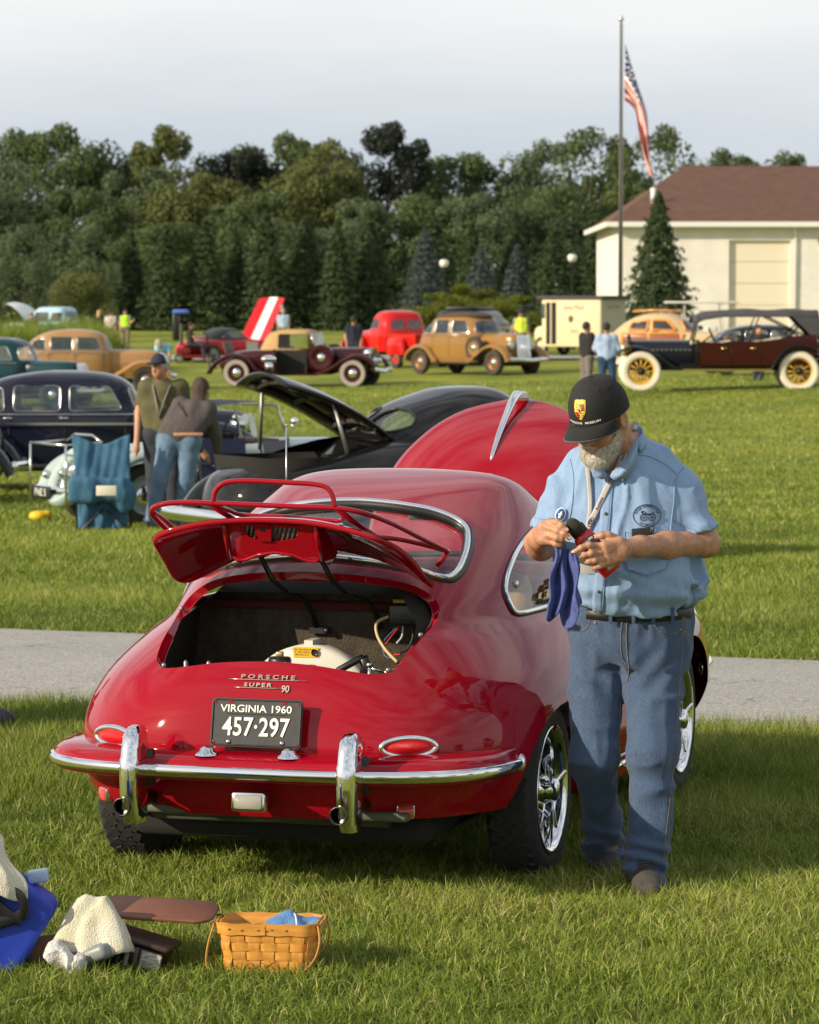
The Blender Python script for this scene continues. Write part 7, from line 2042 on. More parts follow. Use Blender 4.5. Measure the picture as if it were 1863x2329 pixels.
# ---- orange wood-panelled car
WOOD = mat('varnished_ash', (.60, .24, .03), .3, coat=.8, var=.12, vscale=6); WOODD = mat('varnished_mahogany', (.26, .07, .015), .3, coat=.8); BEI = paint('beige_paint', (.55, .41, .22))
C = car('wood_panelled_car', 'orange wood panelled car with beige roof behind the open tourer', 7.95, 108.0, -R(112))
shell(C, 'body', BEI, [(.28, .82, -2.4, 2.3), (.6, .88, -2.5, 2.4), (.85, .84, -2.35, 2.25), (1.0, .70, -1.9, 1.9), (1.06, 0, -.2, .3)], 0, 3, 3)
shell(C, 'cabin', BEI, [(.98, .78, -1.75, 1.0), (1.2, .74, -1.5, .82), (1.42, .64, -1.15, .55), (1.55, .48, -.8, .3), (1.62, 0, -.3, -.3)], -.3, 2.6, 2.8,
      [('side', [(-1.05, 1.08), (-.95, 1.34), (-.42, 1.40), (-.42, 1.08)]), ('side', [(-.28, 1.08), (-.28, 1.40), (.18, 1.38), (.48, 1.08)]), ('front', [(-.56, 1.08), (-.42, 1.38), (.42, 1.38), (.56, 1.08)])], DGLASS, WOOD, .05)
for sx in (-1, 1):
    MB().box((sx * .875, -.25, .80), (.03, 1.9, .30), bev=.01).build('wood_panel', WOODD, C)
    for yy in (-1.2, -.35, .7): MB().box((sx * .885, yy, .80), (.03, .08, .40), bev=.01).build('wood_post', WOOD, C)
    for zz in (.63, 1.0): MB().box((sx * .883, -.25, zz), (.03, 1.95, .07), bev=.01).build('wood_rail', WOOD, C)
    for yy in (-1.45, 1.45): road_wheel(C, sx * .78, yy, .36, .17, TYREB, WALLW, BEI, CHROME, sx)
    MB().tube([(sx * .45, -1.0, 1.66), (sx * .48, -.3, 1.70), (sx * .45, .35, 1.64)], .03, 6).build('roof_rail', WOOD, C)
    headlamp(C, sx * .55, 2.2, .78, .11)
for yy in (-.9, -.3, .25): MB().tube([(-.48, yy, 1.69), (.48, yy, 1.69)], .025, 6).build('roof_slat', WOOD, C)
bumper_bar(C, [(-.85, 2.35, .5), (0, 2.55, .5), (.85, 2.35, .5)])

# ---- big open tourer, right
BRS = mat('brass', (.62, .42, .15), .25, 1.0); MAR = paint('maroon_paint', (.036, .005, .0045)); YSP = mat('yellow_wheel_paint', (.58, .34, .06), .45); KTOP = mat('black_canvas', (.055, .055, .06), .85, var=.15, vscale=5)
C = empty('open_tourer', (7.22, 84.0, gzf(7.2, 84) - .02), R(89), 'maroon and black open tourer with white tyres and yellow spoked wheels', 'car', 'old cars on the show field')
# local +y is the car front, which points left in the picture
for nm, y0, y1, z0 in (('tub', -2.35, .35, .62),):
    MB().prism([(-.25 * 0 + a, b) for a, b in ((.35, .62), (.35, 1.18), (-.2, 1.16), (-.45, 1.20), (-1.0, 1.18), (-1.35, 1.22), (-2.1, 1.34), (-2.42, 1.34), (-2.48, 1.0), (-2.3, .62))], -.74, .74, 'X').build('tub', MAR, C)
shell(C, 'hood', paint('blue_black_hood', (.010, .012, .020)), [(.60, .34, .3, 1.95), (.95, .40, .3, 1.98), (1.14, .36, .3, 1.97), (1.20, .22, .32, 1.95), (1.22, 0, 1.1, 1.1)], 1.1, 8, 8)
MB().box((0, .38, .92), (1.3, .1, .60), bev=.03).build('cowl', BLKP, C)
MB().box((0, 1.98, .92), (.78, .10, .62), bev=.03).build('radiator', BLKP, C); MB().lathe([(.05, 0), (.05, .06), (.02, .12), (0, .12)], 10, 'Z', (0, 1.98, 1.23)).build('radiator_cap', BLKP, C)
for k in range(11): MB().box((-.40, .55 + .11 * k, .98), (.02, .05, .03)).build('louvre', mat('steel_louvre', (.3, .3, .3), .4, .8), C)
for sx in (-1, 1):
    fender(C, sx * .72, [(2.30, .86), (2.05, 1.02), (1.70, 1.02), (1.30, .82), (.95, .58), (.7, .50)], .14, BLKP, .04)
    fender(C, sx * .74, [(-1.35, .50), (-1.50, .78), (-1.75, 1.03), (-2.15, 1.08), (-2.50, .92), (-2.7, .70)], .15, BLKP, .04)
    MB().box((sx * .76, -.3, .50), (.26, 2.1, .04)).build('running_board', BLKP, C); MB().box((sx * .62, -.3, .58), (.04, 2.2, .16)).build('splash_board', BLKP, C)
    MB().box((sx * .89, -.3, .505), (.01, 2.1, .05)).build('board_trim', BRS, C)
    for yy in (1.72, -2.02): road_wheel(C, sx * .70, yy, .475, .14, WALLW, WALLW, YSP, BLACK, sx, 12, YSP)
    for yy in (-.25, -.95): MB().tube([(sx * .75, yy - .06, 1.02), (sx * .75, yy + .08, 1.02)], .022, 6).build('door_handle', BRS, C)
    for y0 in (.32, -.42, -1.1): MB().tube([(sx * .748, y0, .64), (sx * .748, y0, 1.16)], .005, 4).build('door_gap', BLACK, C)
    headlamp(C, sx * .42, 2.12, .98, .16, BRS); headlamp(C, sx * .60, .52, 1.15, .07, BRS)
    for pts in ([(sx * .66, .48, 1.16), (sx * .66, .35, 1.78)], [(sx * .68, -.85, 1.2), (sx * .66, -1.1, 1.85)], [(sx * .68, -2.2, 1.3), (sx * .64, -1.1, 1.85)], [(sx * .68, -2.3, 1.32), (sx * .64, -1.9, 1.85)], [(sx * .68, -1.7, 1.25), (sx * .64, -2.3, 1.82)]):
        MB().tube(pts, .018, 6).build('top_bow', BLACK, C)
def ttop(u, v): 
    y = .50 - 2.97 * u; return Vector((v * .74, y, 1.80 - .13 * abs(v) ** 6 + .11 * min(1, u * 4) + .035 * (1 - v * v) + .02 * math.sin(u * 18) * (1 - abs(v)) - .04 * (u < .05)))
o = MB().loft([[ttop(u, v) for v in np.linspace(-1, 1, 21)] for u in np.linspace(0, 1, 24)], False).build('canvas_top', KTOP, C); so = o.modifiers.new('t', 'SOLIDIFY'); so.thickness = .03
MB().loft([[Vector((v * .72, -2.47 - .12 * k, 1.90 - .70 * k)) for v in np.linspace(-1, 1, 7)] for k in (0, .3, .6, 1)], False).build('rear_curtain', KTOP, C)
for sx in (-1, 1): MB().add([(sx * .725, -1.75, 1.88), (sx * .725, -2.47, 1.88), (sx * .725, -2.58, 1.28), (sx * .725, -2.28, 1.34)], [(0, 1, 2, 3)]).build('side_curtain', KTOP, C)
MB().add([(-.64, .47, 1.20), (.64, .47, 1.20), (.64, .36, 1.74), (-.64, .36, 1.74)], [(0, 1, 2, 3)]).build('windscreen', glass('thin_screen', (.9, .92, .9), .05), C)
for yy in (-.35, -1.55): MB().box((0, yy - .25, 1.12), (1.3, .22, .42), bev=.07).build('seat', mat('black_tufted_leather', (.014, .013, .012), .5), C)
MB().tube([(-.35 + .2 * math.cos(t), .02 + .08 * math.sin(t), 1.32 + .18 * math.sin(t)) for t in np.linspace(0, 2 * PI, 22, endpoint=False)], .018, 6, closed=True).tube([(-.35, .02, 1.32), (-.35, .4, 1.05)], .02, 6).build('steering_wheel', BLACK, C)
MB().box((0, -.2, .55), (.8, 4.3, .12)).build('chassis', DARK, C); MB().tube([(-.7, 1.72, .475), (.7, 1.72, .475)], .04, 8).build('axle', BLACK, C); MB().tube([(-.7, -2.02, .475), (.7, -2.02, .475)], .05, 8).build('axle', BLACK, C)
MB().tube([(0, -2.75, .85), (0, -2.95, .85)], .40, 20).build('spare_wheel', BLACK, C)
# another tourer behind it, seen under the chassis
C2 = sedan('dark_tourer', 'dark old car with orange spoked wheels half hidden behind the open tourer', 9.75, 96.0, -R(80), paint('near_black_paint', (.012, .010, .010)), hgt=1.35)
for ch in [c for c in C2.children if c.name.startswith('wheel')]:
    for g in list(ch.children): bpy.data.objects.remove(g)
    bpy.data.objects.remove(ch)
for sx in (-1, 1):
    for yy in (1.8, -1.35): road_wheel(C2, sx * .72, yy, .42, .12, TYREB, TYREB, mat('orange_wheel', (.50, .18, .04), .5), CHROME, sx, 12, mat('orange_wheel', (.50, .18, .04), .5))
# gold-beige modern saloon far behind and a golf cart canopy
C = car('beige_saloon', 'beige flat roofed saloon parked in front of the cream building', 16.0, 138.0, R(86))
BSM = paint('champagne_paint', (.42, .36, .24))
shell(C, 'body', BSM, [(.25, .85, -2.3, 2.2), (.55, .9, -2.4, 2.3), (.85, .82, -2.2, 2.0), (.93, .5, -1.6, 1.5), (.95, 0, 0, 0)], 0, 4, 4)
shell(C, 'roof', BSM, [(.90, .74, -1.5, .9), (1.15, .66, -1.1, .5), (1.36, .56, -.75, .15), (1.4, 0, -.3, -.3)], -.3, 3, 3, [('side', [(-1.1, .98), (-.8, 1.28), (-.1, 1.28), (.4, .98)])], DGLASS)
for sx in (-1, 1):
    for yy in (-1.4, 1.35): road_wheel(C, sx * .8, yy, .32, .18, TYREB, TYREB, GREYMETAL, CHROME, sx)
C = empty('golf_cart', (11.6, 140.0, gzf(11.6, 140)), R(90), 'golf cart with white flat canopy in front of the cream building', 'golf cart')
MB().box((0, 0, 2.05), (1.3, 2.9, .09), bev=.03).build('canopy', WHITE_P, C)
for a in (-.55, .55):
    for b in (-.9, .8): MB().tube([(a, b, .5), (a, b * .85, 2.02)], .025, 6).build('canopy_post', WHITE_P, C)
MB().box((0, 0, .55), (1.1, 2.3, .4), bev=.1).box((0, -.4, .95), (1.0, .5, .3), bev=.08).build('chassis_body', WHITE_P, C)
for sx in (-1, 1):
    for yy in (-.8, .8): road_wheel(C, sx * .5, yy, .22, .16, TYREB, TYREB, GREYMETAL, GREYMETAL, sx)
# dark van roof showing above the gold sedan
C = empty('black_van', (2.27, 122.0, gzf(2.2, 122)), -R(18), 'black van showing above the roof of the gold sedan', 'van')
shell(C, 'body', BLKP, [(.4, .9, -2.3, 2.2), (1.2, .92, -2.35, 2.3), (1.45, .86, -2.3, 1.3), (1.72, .74, -2.2, .5), (1.78, 0, -.8, -.8)], 0, 5, 4)
MB().box((0, -.6, 1.83), (1.1, 2.2, .12), bev=.04).build('roof_box', BLACK, C)
for sx in (-1, 1):
    for yy in (-1.5, 1.5): road_wheel(C, sx * .84, yy, .34, .2, TYREB, TYREB, GREYMETAL, GREYMETAL, sx)

# ---- pale blue roadster with spare wheel and rack
PB = paint('pale_grey_blue_paint', (.36, .44, .44))
C = car('pale_blue_roadster', 'pale grey blue roadster with spare wheel on its tail and navy hood', -2.0, 38.0, -R(58))
S1 = slice_shell([(.30, .52, -1.70, 1.9), (.50, .60, -1.85, 1.95), (.68, .60, -1.70, 1.9), (.80, .52, -1.3, 1.8), (.86, .3, -.9, 1.5), (.88, 0, .3, .3)], .3, 2.4, 3, 26, 80)
S1, _ = cut(*S1, [0, 1], [(-.42, -.55), (-.30, -.70), (.30, -.70), (.42, -.55), (.44, .1), (.36, .42), (-.36, .42), (-.44, .1)], lambda V: V[:, 2] > .6)
link('body', normal_mesh('body', *S1), PB, C)
MB().box((0, -.1, .5), (.9, 1.0, .04)).build('cockpit_floor', mat('brown_leather_trim', (.16, .07, .03), .7), C)
MB().box((0, -.52, .70), (.86, .14, .42), Matrix.Rotation(R(-12), 3, 'X'), bev=.05).build('seat', mat('brown_leather_trim', (.16, .07, .03), .7), C)
MB().box((0, .42, .78), (.85, .04, .2), bev=.01).build('dashboard', mat('walnut', (.12, .05, .02), .3), C)
MB().tube([(-.22 + .17 * math.cos(t), .18 + .05 * math.sin(t), .92 + .16 * math.sin(t)) for t in np.linspace(0, 2 * PI, 20, endpoint=False)], .012, 6, closed=True).tube([(-.22, .18, .92), (-.22, .42, .78)], .012, 6).tube([(-.39, .18, .92), (-.05, .18, .92)], .008, 5).build('steering_wheel', BLACK, C)
wsn = empty('windscreen_frame'); wsn.parent = C
MB().tube([(-.52, .50, .86), (-.48, .38, 1.24), (.48, .38, 1.24), (.52, .50, .86)], .014, 6).build('frame', CHROMEW, wsn); MB().add([(-.51, .49, .87), (.51, .49, .87), (.47, .385, 1.23), (-.47, .385, 1.23)], [(0, 1, 2, 3)]).build('glass', glass('thin_screen', (.9, .92, .9), .05), wsn)
HOODN = mat('navy_canvas', (.015, .02, .05), .9)
MB().loft([[Vector((v * .56, .36 - 1.0 * u, 1.25 + .05 * math.sin(u * PI) + .02 * (1 - v * v) - .05 * u)) for v in np.linspace(-1, 1, 7)] for u in np.linspace(0, 1, 9)], False).build('hood_canvas', HOODN, C)
for sx in (-1, 1):
    MB().tube([(sx * .54, -.62, 1.20), (sx * .52, -.6, .82)], .03, 6).build('hood_stay', HOODN, C)
    fender(C, sx * .66, [(-1.85, .35), (-1.70, .58), (-1.35, .72), (-.98, .58), (-.8, .34)], .13, PB, .07); fender(C, sx * .66, [(2.0, .45), (1.8, .68), (1.45, .72), (1.0, .5), (.6, .32)], .13, PB, .07)
    for yy in (-1.32, 1.45): road_wheel(C, sx * .64, yy, .33, .14, TYREB, TYREB, PB, CHROME, sx)
    MB().tube([(sx * .56, .50, .95), (sx * .62, .50, 1.05)], .01, 6).ball((sx * .64, .50, 1.07), .045).build('side_mirror', CHROME, C)
    MB().ball((sx * .42, -1.93, .52), .05).build('tail_lamp', CHROME, C)
sp = road_wheel(C, 0, -1.86, .345, .15, PB, PB, PB, CHROMEW, 1, 24, CHROMEW, tilt=(0, R(-28), -PI / 2)); sp.location.z = .50
RK = empty('luggage_carrier'); RK.parent = C
for a in (-.42, .42): MB().tube([(a, -2.12, .20), (a, -2.12, .86), (a, -1.70, .88)], .013, 6).build('upright', CHROMEW, RK)
for zz in (.86,): MB().tube([(-.42, -2.12, zz), (.42, -2.12, zz)], .013, 6).build('cross_bar', CHROMEW, RK)
MB().tube([(-.42, -1.70, .88), (-.2, -1.70, .95), (.2, -1.70, .95), (.42, -1.70, .88)], .013, 6).build('rear_hoop', CHROMEW, RK)
bumper_bar(C, [(-.62, -1.95, .36), (0, -2.02, .36), (.62, -1.95, .36)], .028)
np2 = empty('number_plate'); np2.parent = C
MB().box((-.25, -2.08, .34), (.42, .02, .13), bev=.004).build('plate', BLACK, np2); text_mesh('registration', 'FNE 5', .11, PWH, np2, M=frame((-.25, -2.093, .34), (1, 0, 0), (0, 0, 1)))

# ================================================================== people further back
def cloth(name, c, v=.12): return mat(name, c, rough=.9, var=v, vscale=9, bump=.1)
HAIRD = mat('dark_hair', (.025, .017, .012), .7, bump=.5, bscale=80, stretch=(6, 6, 1)); HAIRG = mat('grey_hair', (.35, .33, .30), .8); HAIRB = mat('blond_hair', (.50, .34, .16), .8)
DJ = {'hip': .095, 'knee': None, 'sh': .185}
def person(label, x, y, top, legs, skin=SKIN, hair=HAIRD, height=1.74, face=0.0, J=None, cap=None, vest=None, h=.024, long_sleeve=False, shoes=BLACK, group='people on the show field', hairlen=0.0, wide=1.0, seat=None, cap_back=None):
    """joints are given about the feet, x right, y away, z up; face = heading of the face (0 = to the camera)"""
    s = height / 1.75
    j = dict(hL=(-.095, 0, .92), hR=(.095, 0, .92), kL=(-.10, -.02, .50), kR=(.10, -.02, .50), aL=(-.10, 0, .06), aR=(.10, 0, .06), sL=(-.185, 0, 1.42), sR=(.185, 0, 1.42),
             eL=(-.25, .02, 1.15), eR=(.25, .02, 1.15), wL=(-.22, -.08, .92), wR=(.22, -.08, .92), n=(0, 0, 1.47), hd=(0, -.02, 1.62))
    if J: j.update(J)
    j = {k: np.array(v, float) * s for k, v in j.items()}
    P0 = empty('person', (x, y, gzf(x, y) if seat is None else seat), 0, label, 'person', group)
    allp = np.array(list(j.values())); lo, hi = allp.min(0) - .24, allp.max(0) + .24
    fd = np.array([-math.sin(face) * -1, -math.cos(face), 0]); fr_ = np.array([math.cos(face), math.sin(face) , 0]) 
    wr = lambda P, a=.010: vnoise(P * np.array([9, 9, 7])) * a + vnoise(P * 24 + 3) * a * .4
    def f_top(P):
        mid = lambda a, b, t: j[a] * (1 - t) + j[b] * t
        d = sd_cone(P, mid('hL', 'hR', .5) + np.array([0, 0, .04]), mid('sL', 'sR', .5) - np.array([0, 0, .06]), .125 * wide, .13 * wide)
        for q in 'LR':
            d = smin(d, sd_cone(P, j['h' + q] + np.array([0, 0, .05]), j['s' + q] * .86 + j['n'] * .14 - np.array([0, 0, .05]), .105 * wide, .10), .05)
            e = j['e' + q] if not long_sleeve else j['w' + q]
            u = sd_cone(P, j['s' + q] * .94 + j['n'] * .06 - np.array([0, 0, .02]), j['e' + q], .078, .062)
            if long_sleeve: u = smin(u, sd_cone(P, j['e' + q], j['w' + q], .056, .042), .03)
            else:
                ax = j['e' + q] - j['s' + q]; u = np.maximum(u, ((P - j['s' + q]) @ ax) / np.linalg.norm(ax) - .72 * np.linalg.norm(ax))
            d = smin(d, u, .04)
        return d - wr(P)
    def f_legs(P):
        d = sd_cone(P, j['hL'], j['hR'], .115 * wide, .115 * wide)
        for q in 'LR':
            d = smin(d, chain(P, [j['h' + q], j['k' + q], j['a' + q] + np.array([0, 0, .02])], (.112 * wide, .080, .066), .03), .04)
        return d - wr(P, .008)
    def f_body(P):
        hd = j['hd']; q = (P - hd); qf = q @ fd; qr = q @ fr_; L_ = np.stack([qr, -qf, q[:, 2]], 1)
        d = sd_ell(L_, (0, .012, .015), (.074, .093, .108)); d = smin(d, sd_ell(L_, (0, -.03, -.05), (.058, .062, .075)), .04)
        d = smin(d, sd_cone(L_, (0, -.088, .0), (0, -.108, -.035), .008, .014), .012)
        d = smin(d, sd_ell(np.abs(L_ * np.array([1, 0, 0])) + L_ * np.array([0, 1, 1]), (.078, .01, -.01), (.012, .022, .032)), .008)
        d = smin(d, sd_cone(P, hd - np.array([0, 0, .05]), j['n'] - np.array([0, 0, .08]), .052, .06), .03)
        for q_ in 'LR':
            d = smin(d, chain(P, [j['s' + q_], j['e' + q_], j['w' + q_]], (.05, .043, .030), .02), .02)
            v = j['w' + q_] - j['e' + q_]; v = v / np.linalg.norm(v)
            d = smin(d, sd_cone(P, j['w' + q_], j['w' + q_] + v * .10, .030, .036), .02); d = smin(d, sd_cone(P, j['w' + q_] + v * .10, j['w' + q_] + v * .175, .026, .012), .02)
            d = smin(d, sd_cone(P, j['w' + q_] + v * .03, j['w' + q_] + v * .10 + fd * .035, .014, .010), .01)
        return d
    ph = min(h, .016)
    sdf_obj('body', f_body, np.minimum(lo, j['hd'] - .2), np.maximum(hi, j['hd'] + .2), ph, skin, P0)
    sdf_obj('top', f_top, lo, hi, h, top, P0)
    if legs is not None:
        sdf_obj('trousers', f_legs, lo - .02, np.array([hi[0], hi[1], j['hL'][2] + .2]), h, legs, P0)
        for q in 'LR':
            a = j['a' + q]; MB().loft([[(a[0] + fr_[0] * u * w + fd[0] * v, a[1] + fr_[1] * u * w + fd[1] * v, zz) for u, v in [(.045 * math.cos(t), .13 * math.sin(t) + .05) for t in np.linspace(0, 2 * PI, 14, endpoint=False)]] for zz, w in ((a[2] - .06, 1), (a[2] - .03, 1.05), (a[2] + .01, .8), (a[2] + .03, .5))]).build('shoe', shoes, P0)
    def f_hair(P):
        q = P - j['hd']; L_ = np.stack([q @ fr_, -(q @ fd), q[:, 2]], 1)
        d = sd_ell(L_, (0, .022, .028), (.086, .100, .112))
        if hairlen: d = smin(d, sd_ell(L_, (0, .07, -.06 - hairlen / 2), (.085, .06, .09 + hairlen / 2)), .04)
        d = smax(d, -sd_ell(L_, (0, -.115, -.06), (.075, .09, .12)), .02)
        if not hairlen: d = smax(d, -.05 - L_[:, 2], .02)
        return d - vnoise(P * np.array([40, 40, 14])) * .006
    sdf_obj('hair', f_hair, j['hd'] - .28 - hairlen, j['hd'] + .2, min(h, .012), hair, P0)
    if cap:
        def f_cap(P):
            q = P - j['hd']; L_ = np.stack([q @ fr_, -(q @ fd), q[:, 2]], 1)
            d = smax(sd_ell(L_, (0, .012, .03), (.096, .114, .118)), .035 - L_[:, 2], .01)
            return smin(d, smax(sd_ell(L_, (0, -.11, .035), (.078, .085, .020)), -sd_ell(L_, (0, -.11, .012), (.075, .09, .02)), .005), .01)
        o = sdf_obj('cap', f_cap, j['hd'] - .22, j['hd'] + .22, .011, cap, P0)
        if cap_back is not None:
            o.data.materials.append(cap_back)
            for pl in o.data.polygons:
                q = np.array(pl.center) - j['hd']
                if q @ fd < .01: pl.material_index = 1
    if vest is not None:
        def f_vest(P):
            d = f_top(P) - .012
            for q in 'LR': d = np.maximum(d, -(sd_cone(P, j['s' + q], j['e' + q], .095, .09)))
            return np.maximum(d, j['hL'][2] + .05 - P[:, 2])
        v_ = sdf_obj('vest', f_vest, lo, hi, h, vest, P0)
    return P0, j
JEANL = mat('pale_blue_jeans', (.075, .135, .22), rough=.9, col2=(.14, .22, .33), vscale=9, bump=.2)
GREY = cloth('grey_brown_knit', (.075, .062, .060))
W_P, _ = person('woman in grey brown sweater and blue jeans bending over beside the folding chair', -2.42, 35.5, GREY, JEANL, height=1.70, face=PI - .5, long_sleeve=True, h=.012, hairlen=.20, wide=1.04, hair=mat('brown_hair', (.055, .032, .022), .7, bump=.5, bscale=80, stretch=(6, 6, 1)),
       J=dict(hL=(-.02, .02, .93), hR=(.20, .02, .92), kL=(-.11, -.03, .50), kR=(.16, .0, .50), aL=(-.20, .02, .06), aR=(.11, .05, .06), sL=(.07, .23, 1.31), sR=(.40, .15, 1.26), eL=(.12, .44, 1.05), eR=(.46, .27, .97), wL=(.28, .50, .82), wR=(.48, .40, .72), n=(.26, .27, 1.37), hd=(.31, .36, 1.44)))
MB().box((.19, -.10, .965), (.30, .03, .035), bev=.012).build('bare_waist', SKIN, W_P)
MB().tube([(.08, .08, 1.28), (.16, -.01, 1.16), (.32, .0, 1.0)], .012, 6, flat=.4).build('bag_strap', BLACK, W_P)
OLIVE = cloth('olive_polo_shirt', (.095, .088, .040)); 
O_P, _ = person('older man in olive shirt and navy and white cap standing over the woman', -2.55, 36.4, OLIVE, cloth('dark_trousers', (.03, .035, .05)), height=1.80, face=-.55, hair=HAIRG, h=.013, cap=mat('navy_cap', (.012, .015, .035), .8), cap_back=mat('white_cap_mesh', (.62, .62, .60), .8), wide=1.12,
       J=dict(eL=(-.25, .02, 1.14), wL=(-.26, -.10, .86), hd=(-.03, -.09, 1.60), n=(0, -.02, 1.47)))
MB().tube([(-.10, -.125, 1.46), (-.06, -.165, 1.25), (-.04, -.155, 1.12)], .014, 5, flat=.3).tube([(.08, -.13, 1.46), (.0, -.17, 1.25), (-.04, -.155, 1.12)], .014, 5, flat=.3).build('lanyard', LAN, O_P)
VEST = mat('lime_safety_vest', (.45, .78, .02), .7); VEST2 = mat('yellow_safety_vest', (.62, .75, .05), .7)
KH2 = cloth('khaki_trousers', (.20, .16, .11)); 
def pp(u, d): return (u * 1.08 - 931.5) * d / 7992
person('man in lime safety vest and dark cap behind the grass bank', pp(265, 150), 150, cloth('grey_shirt', (.2, .2, .2)), KH2, cap=mat('navy_cap', (.012, .015, .035), .8), vest=VEST, J=dict(eR=(.24, -.1, 1.15), wR=(.33, -.22, 1.22)), h=.03)
person('blond woman in black top behind the grass bank', pp(211, 152), 152, cloth('black_top', (.015, .015, .018)), cloth('dark_trousers', (.03, .035, .05)), hair=HAIRB, height=1.66, face=2.2, h=.03, hairlen=.08)
person('man in white patterned shirt behind the grass bank', pp(234, 151), 151, cloth('white_pink_shirt', (.60, .52, .48), .2), KH2, hair=HAIRD, height=1.68, face=1.9, h=.03)
person('dark haired person beside the pale truck, only the head showing', pp(68, 140), 140, cloth('brown_top', (.10, .06, .04)), KH2, height=1.62, h=.03)
person('man in pale blue shirt behind the raised striped bonnet', pp(597, 150), 150, cloth('pale_blue_shirt', (.36, .48, .62)), KH2, hair=HAIRG, height=1.76, face=1.2, h=.03)
person('man in navy shirt standing left of the red pickup', pp(745, 106), 106, cloth('navy_shirt', (.012, .016, .034)), cloth('dark_trousers', (.03, .035, .05)), hair=HAIRD, height=1.72, face=2.6, h=.026)
person('man in yellow safety vest and cap right of the gold sedan', pp(1097, 118), 118, cloth('grey_shirt', (.2, .2, .2)), cloth('navy_trousers', (.02, .025, .05)), cap=mat('navy_cap', (.012, .015, .035), .8), vest=VEST2, height=1.78, face=-.8, h=.026, J=dict(wL=(-.20, -.20, 1.0)))
person('man in black shirt and grey trousers beside the cream van', pp(1238, 81), 81.5, cloth('black_shirt', (.016, .016, .017)), cloth('grey_trousers', (.16, .14, .13)), height=1.78, face=2.2, h=.02, wide=.92, J=dict(sL=(-.10, .1, 1.44), sR=(.10, -.12, 1.44), hL=(-.06, .06, .93), hR=(.06, -.06, .93), kL=(-.05, .08, .5), kR=(.04, -.08, .5), aL=(-.05, .1, .06), aR=(.05, -.1, .06), eL=(-.12, .12, 1.15), eR=(.14, -.14, 1.15), wL=(.1, .1, 1.05), wR=(.22, -.06, 1.05)))
person('man in light blue shirt and jeans with his back turned', pp(1280, 80), 80.5, cloth('light_blue_shirt', (.32, .42, .60)), mat('dark_blue_jeans', (.022, .055, .12), .9, var=.3, vscale=9), height=1.77, face=2.7, h=.02, long_sleeve=True, wide=1.08, J=dict(eL=(-.27, .05, 1.15), wL=(-.20, .16, 1.12), eR=(.28, -.02, 1.15), wR=(.30, .14, 1.05), aR=(.17, .03, .06), kR=(.14, 0, .5)))
person('person in white and sky blue top bending behind the older man', pp(345, 100), 100, cloth('sky_blue_white_top', (.20, .50, .66), .5), cloth('rust_shorts', (.3, .06, .03)), hair=HAIRG, height=1.6, face=1.0, h=.024, J=dict(sL=(-.18, -.22, 1.22), sR=(.18, -.22, 1.22), n=(0, -.28, 1.26), hd=(-.12, -.38, 1.27), eL=(-.2, -.3, .95), eR=(.2, -.3, .95), wL=(-.15, -.4, .75), wR=(.15, -.4, .75)))
person('dark haired man seated behind the open tourer', pp(1597, 90), 90, cloth('dark_jacket', (.02, .02, .025)), cloth('dark_trousers', (.03, .035, .05)), height=1.40, face=.3, h=.026)

# rider on a mobility scooter
R_P, _ = person('person in dark clothes riding the mobility scooter', pp(403, 122), 122, cloth('dark_olive_jacket', (.035, .033, .024)), cloth('dark_trousers', (.03, .035, .05)), hair=HAIRD, height=1.7, face=1.6, h=.026, seat=gzf(-8, 122) - .28,
       J=dict(kL=(.42, -.1, .92), kR=(.42, .1, .92), aL=(.48, -.1, .5), aR=(.48, .1, .5), hL=(.0, -.09, .92), hR=(0, .09, .92), sL=(-.05, -.18, 1.42), sR=(-.05, .18, 1.42), eL=(.12, -.2, 1.2), eR=(.12, .2, 1.2), wL=(.38, -.15, 1.22), wR=(.38, .15, 1.22), n=(-.04, 0, 1.47), hd=(.0, 0, 1.62)))
MS = empty('mobility_scooter', (pp(403, 122), 122, gzf(-8, 122)), 0, 'dark red mobility scooter on the far road with a loaded high back seat', 'mobility scooter')
DRD = paint('dark_red_plastic', (.16, .012, .014))
MB().box((.1, 0, .22), (1.1, .5, .10), bev=.03).build('deck', DRD, MS); MB().box((-.25, 0, .40), (.5, .5, .28), bev=.06).build('rear_cover', DRD, MS)
MB().box((-.02, 0, .60), (.5, .48, .10), bev=.04).build('seat', BLACK, MS); MB().box((-.34, 0, .98), (.10, .48, .75), bev=.04).build('seat_back', mat('khaki_bag', (.10, .10, .075), .9), MS)
MB().box((-.52, 0, 1.25), (.22, .46, .95), bev=.05).build('carrier_frame', BLACK, MS); MB().box((-.35, 0, 1.78), (.55, .5, .14), bev=.05).build('folded_blanket', mat('blue_blanket', (.08, .16, .55), .9), MS)
MB().tube([(.62, 0, .25), (.55, 0, .95), (.45, 0, 1.05)], .035, 8).tube([(.45, -.25, 1.05), (.45, .25, 1.05)], .02, 8).build('tiller', BLACK, MS)
for a, b in ((-.4, -.24), (-.4, .24), (.6, -.2), (.6, .2)):
    w_ = road_wheel(MS, a, b, .16, .10, TYREB, TYREB, GREYMETAL, GREYMETAL, 1); w_.rotation_euler = (0, 0, -PI / 2)
# orange cone on the far road
MB().lathe([(.17, 0), (.17, .03), (.10, .04), (.03, .68), (.0, .70)], 14).build('traffic_cone', mat('cone_orange', (.80, .12, .01), .6))
o = bpy.data.objects['traffic_cone']; cx_ = pp(721, 122); o.location = (cx_, 122, gzf(cx_, 122)); tag(o, 'orange traffic cone behind the man in the navy shirt', 'cone')

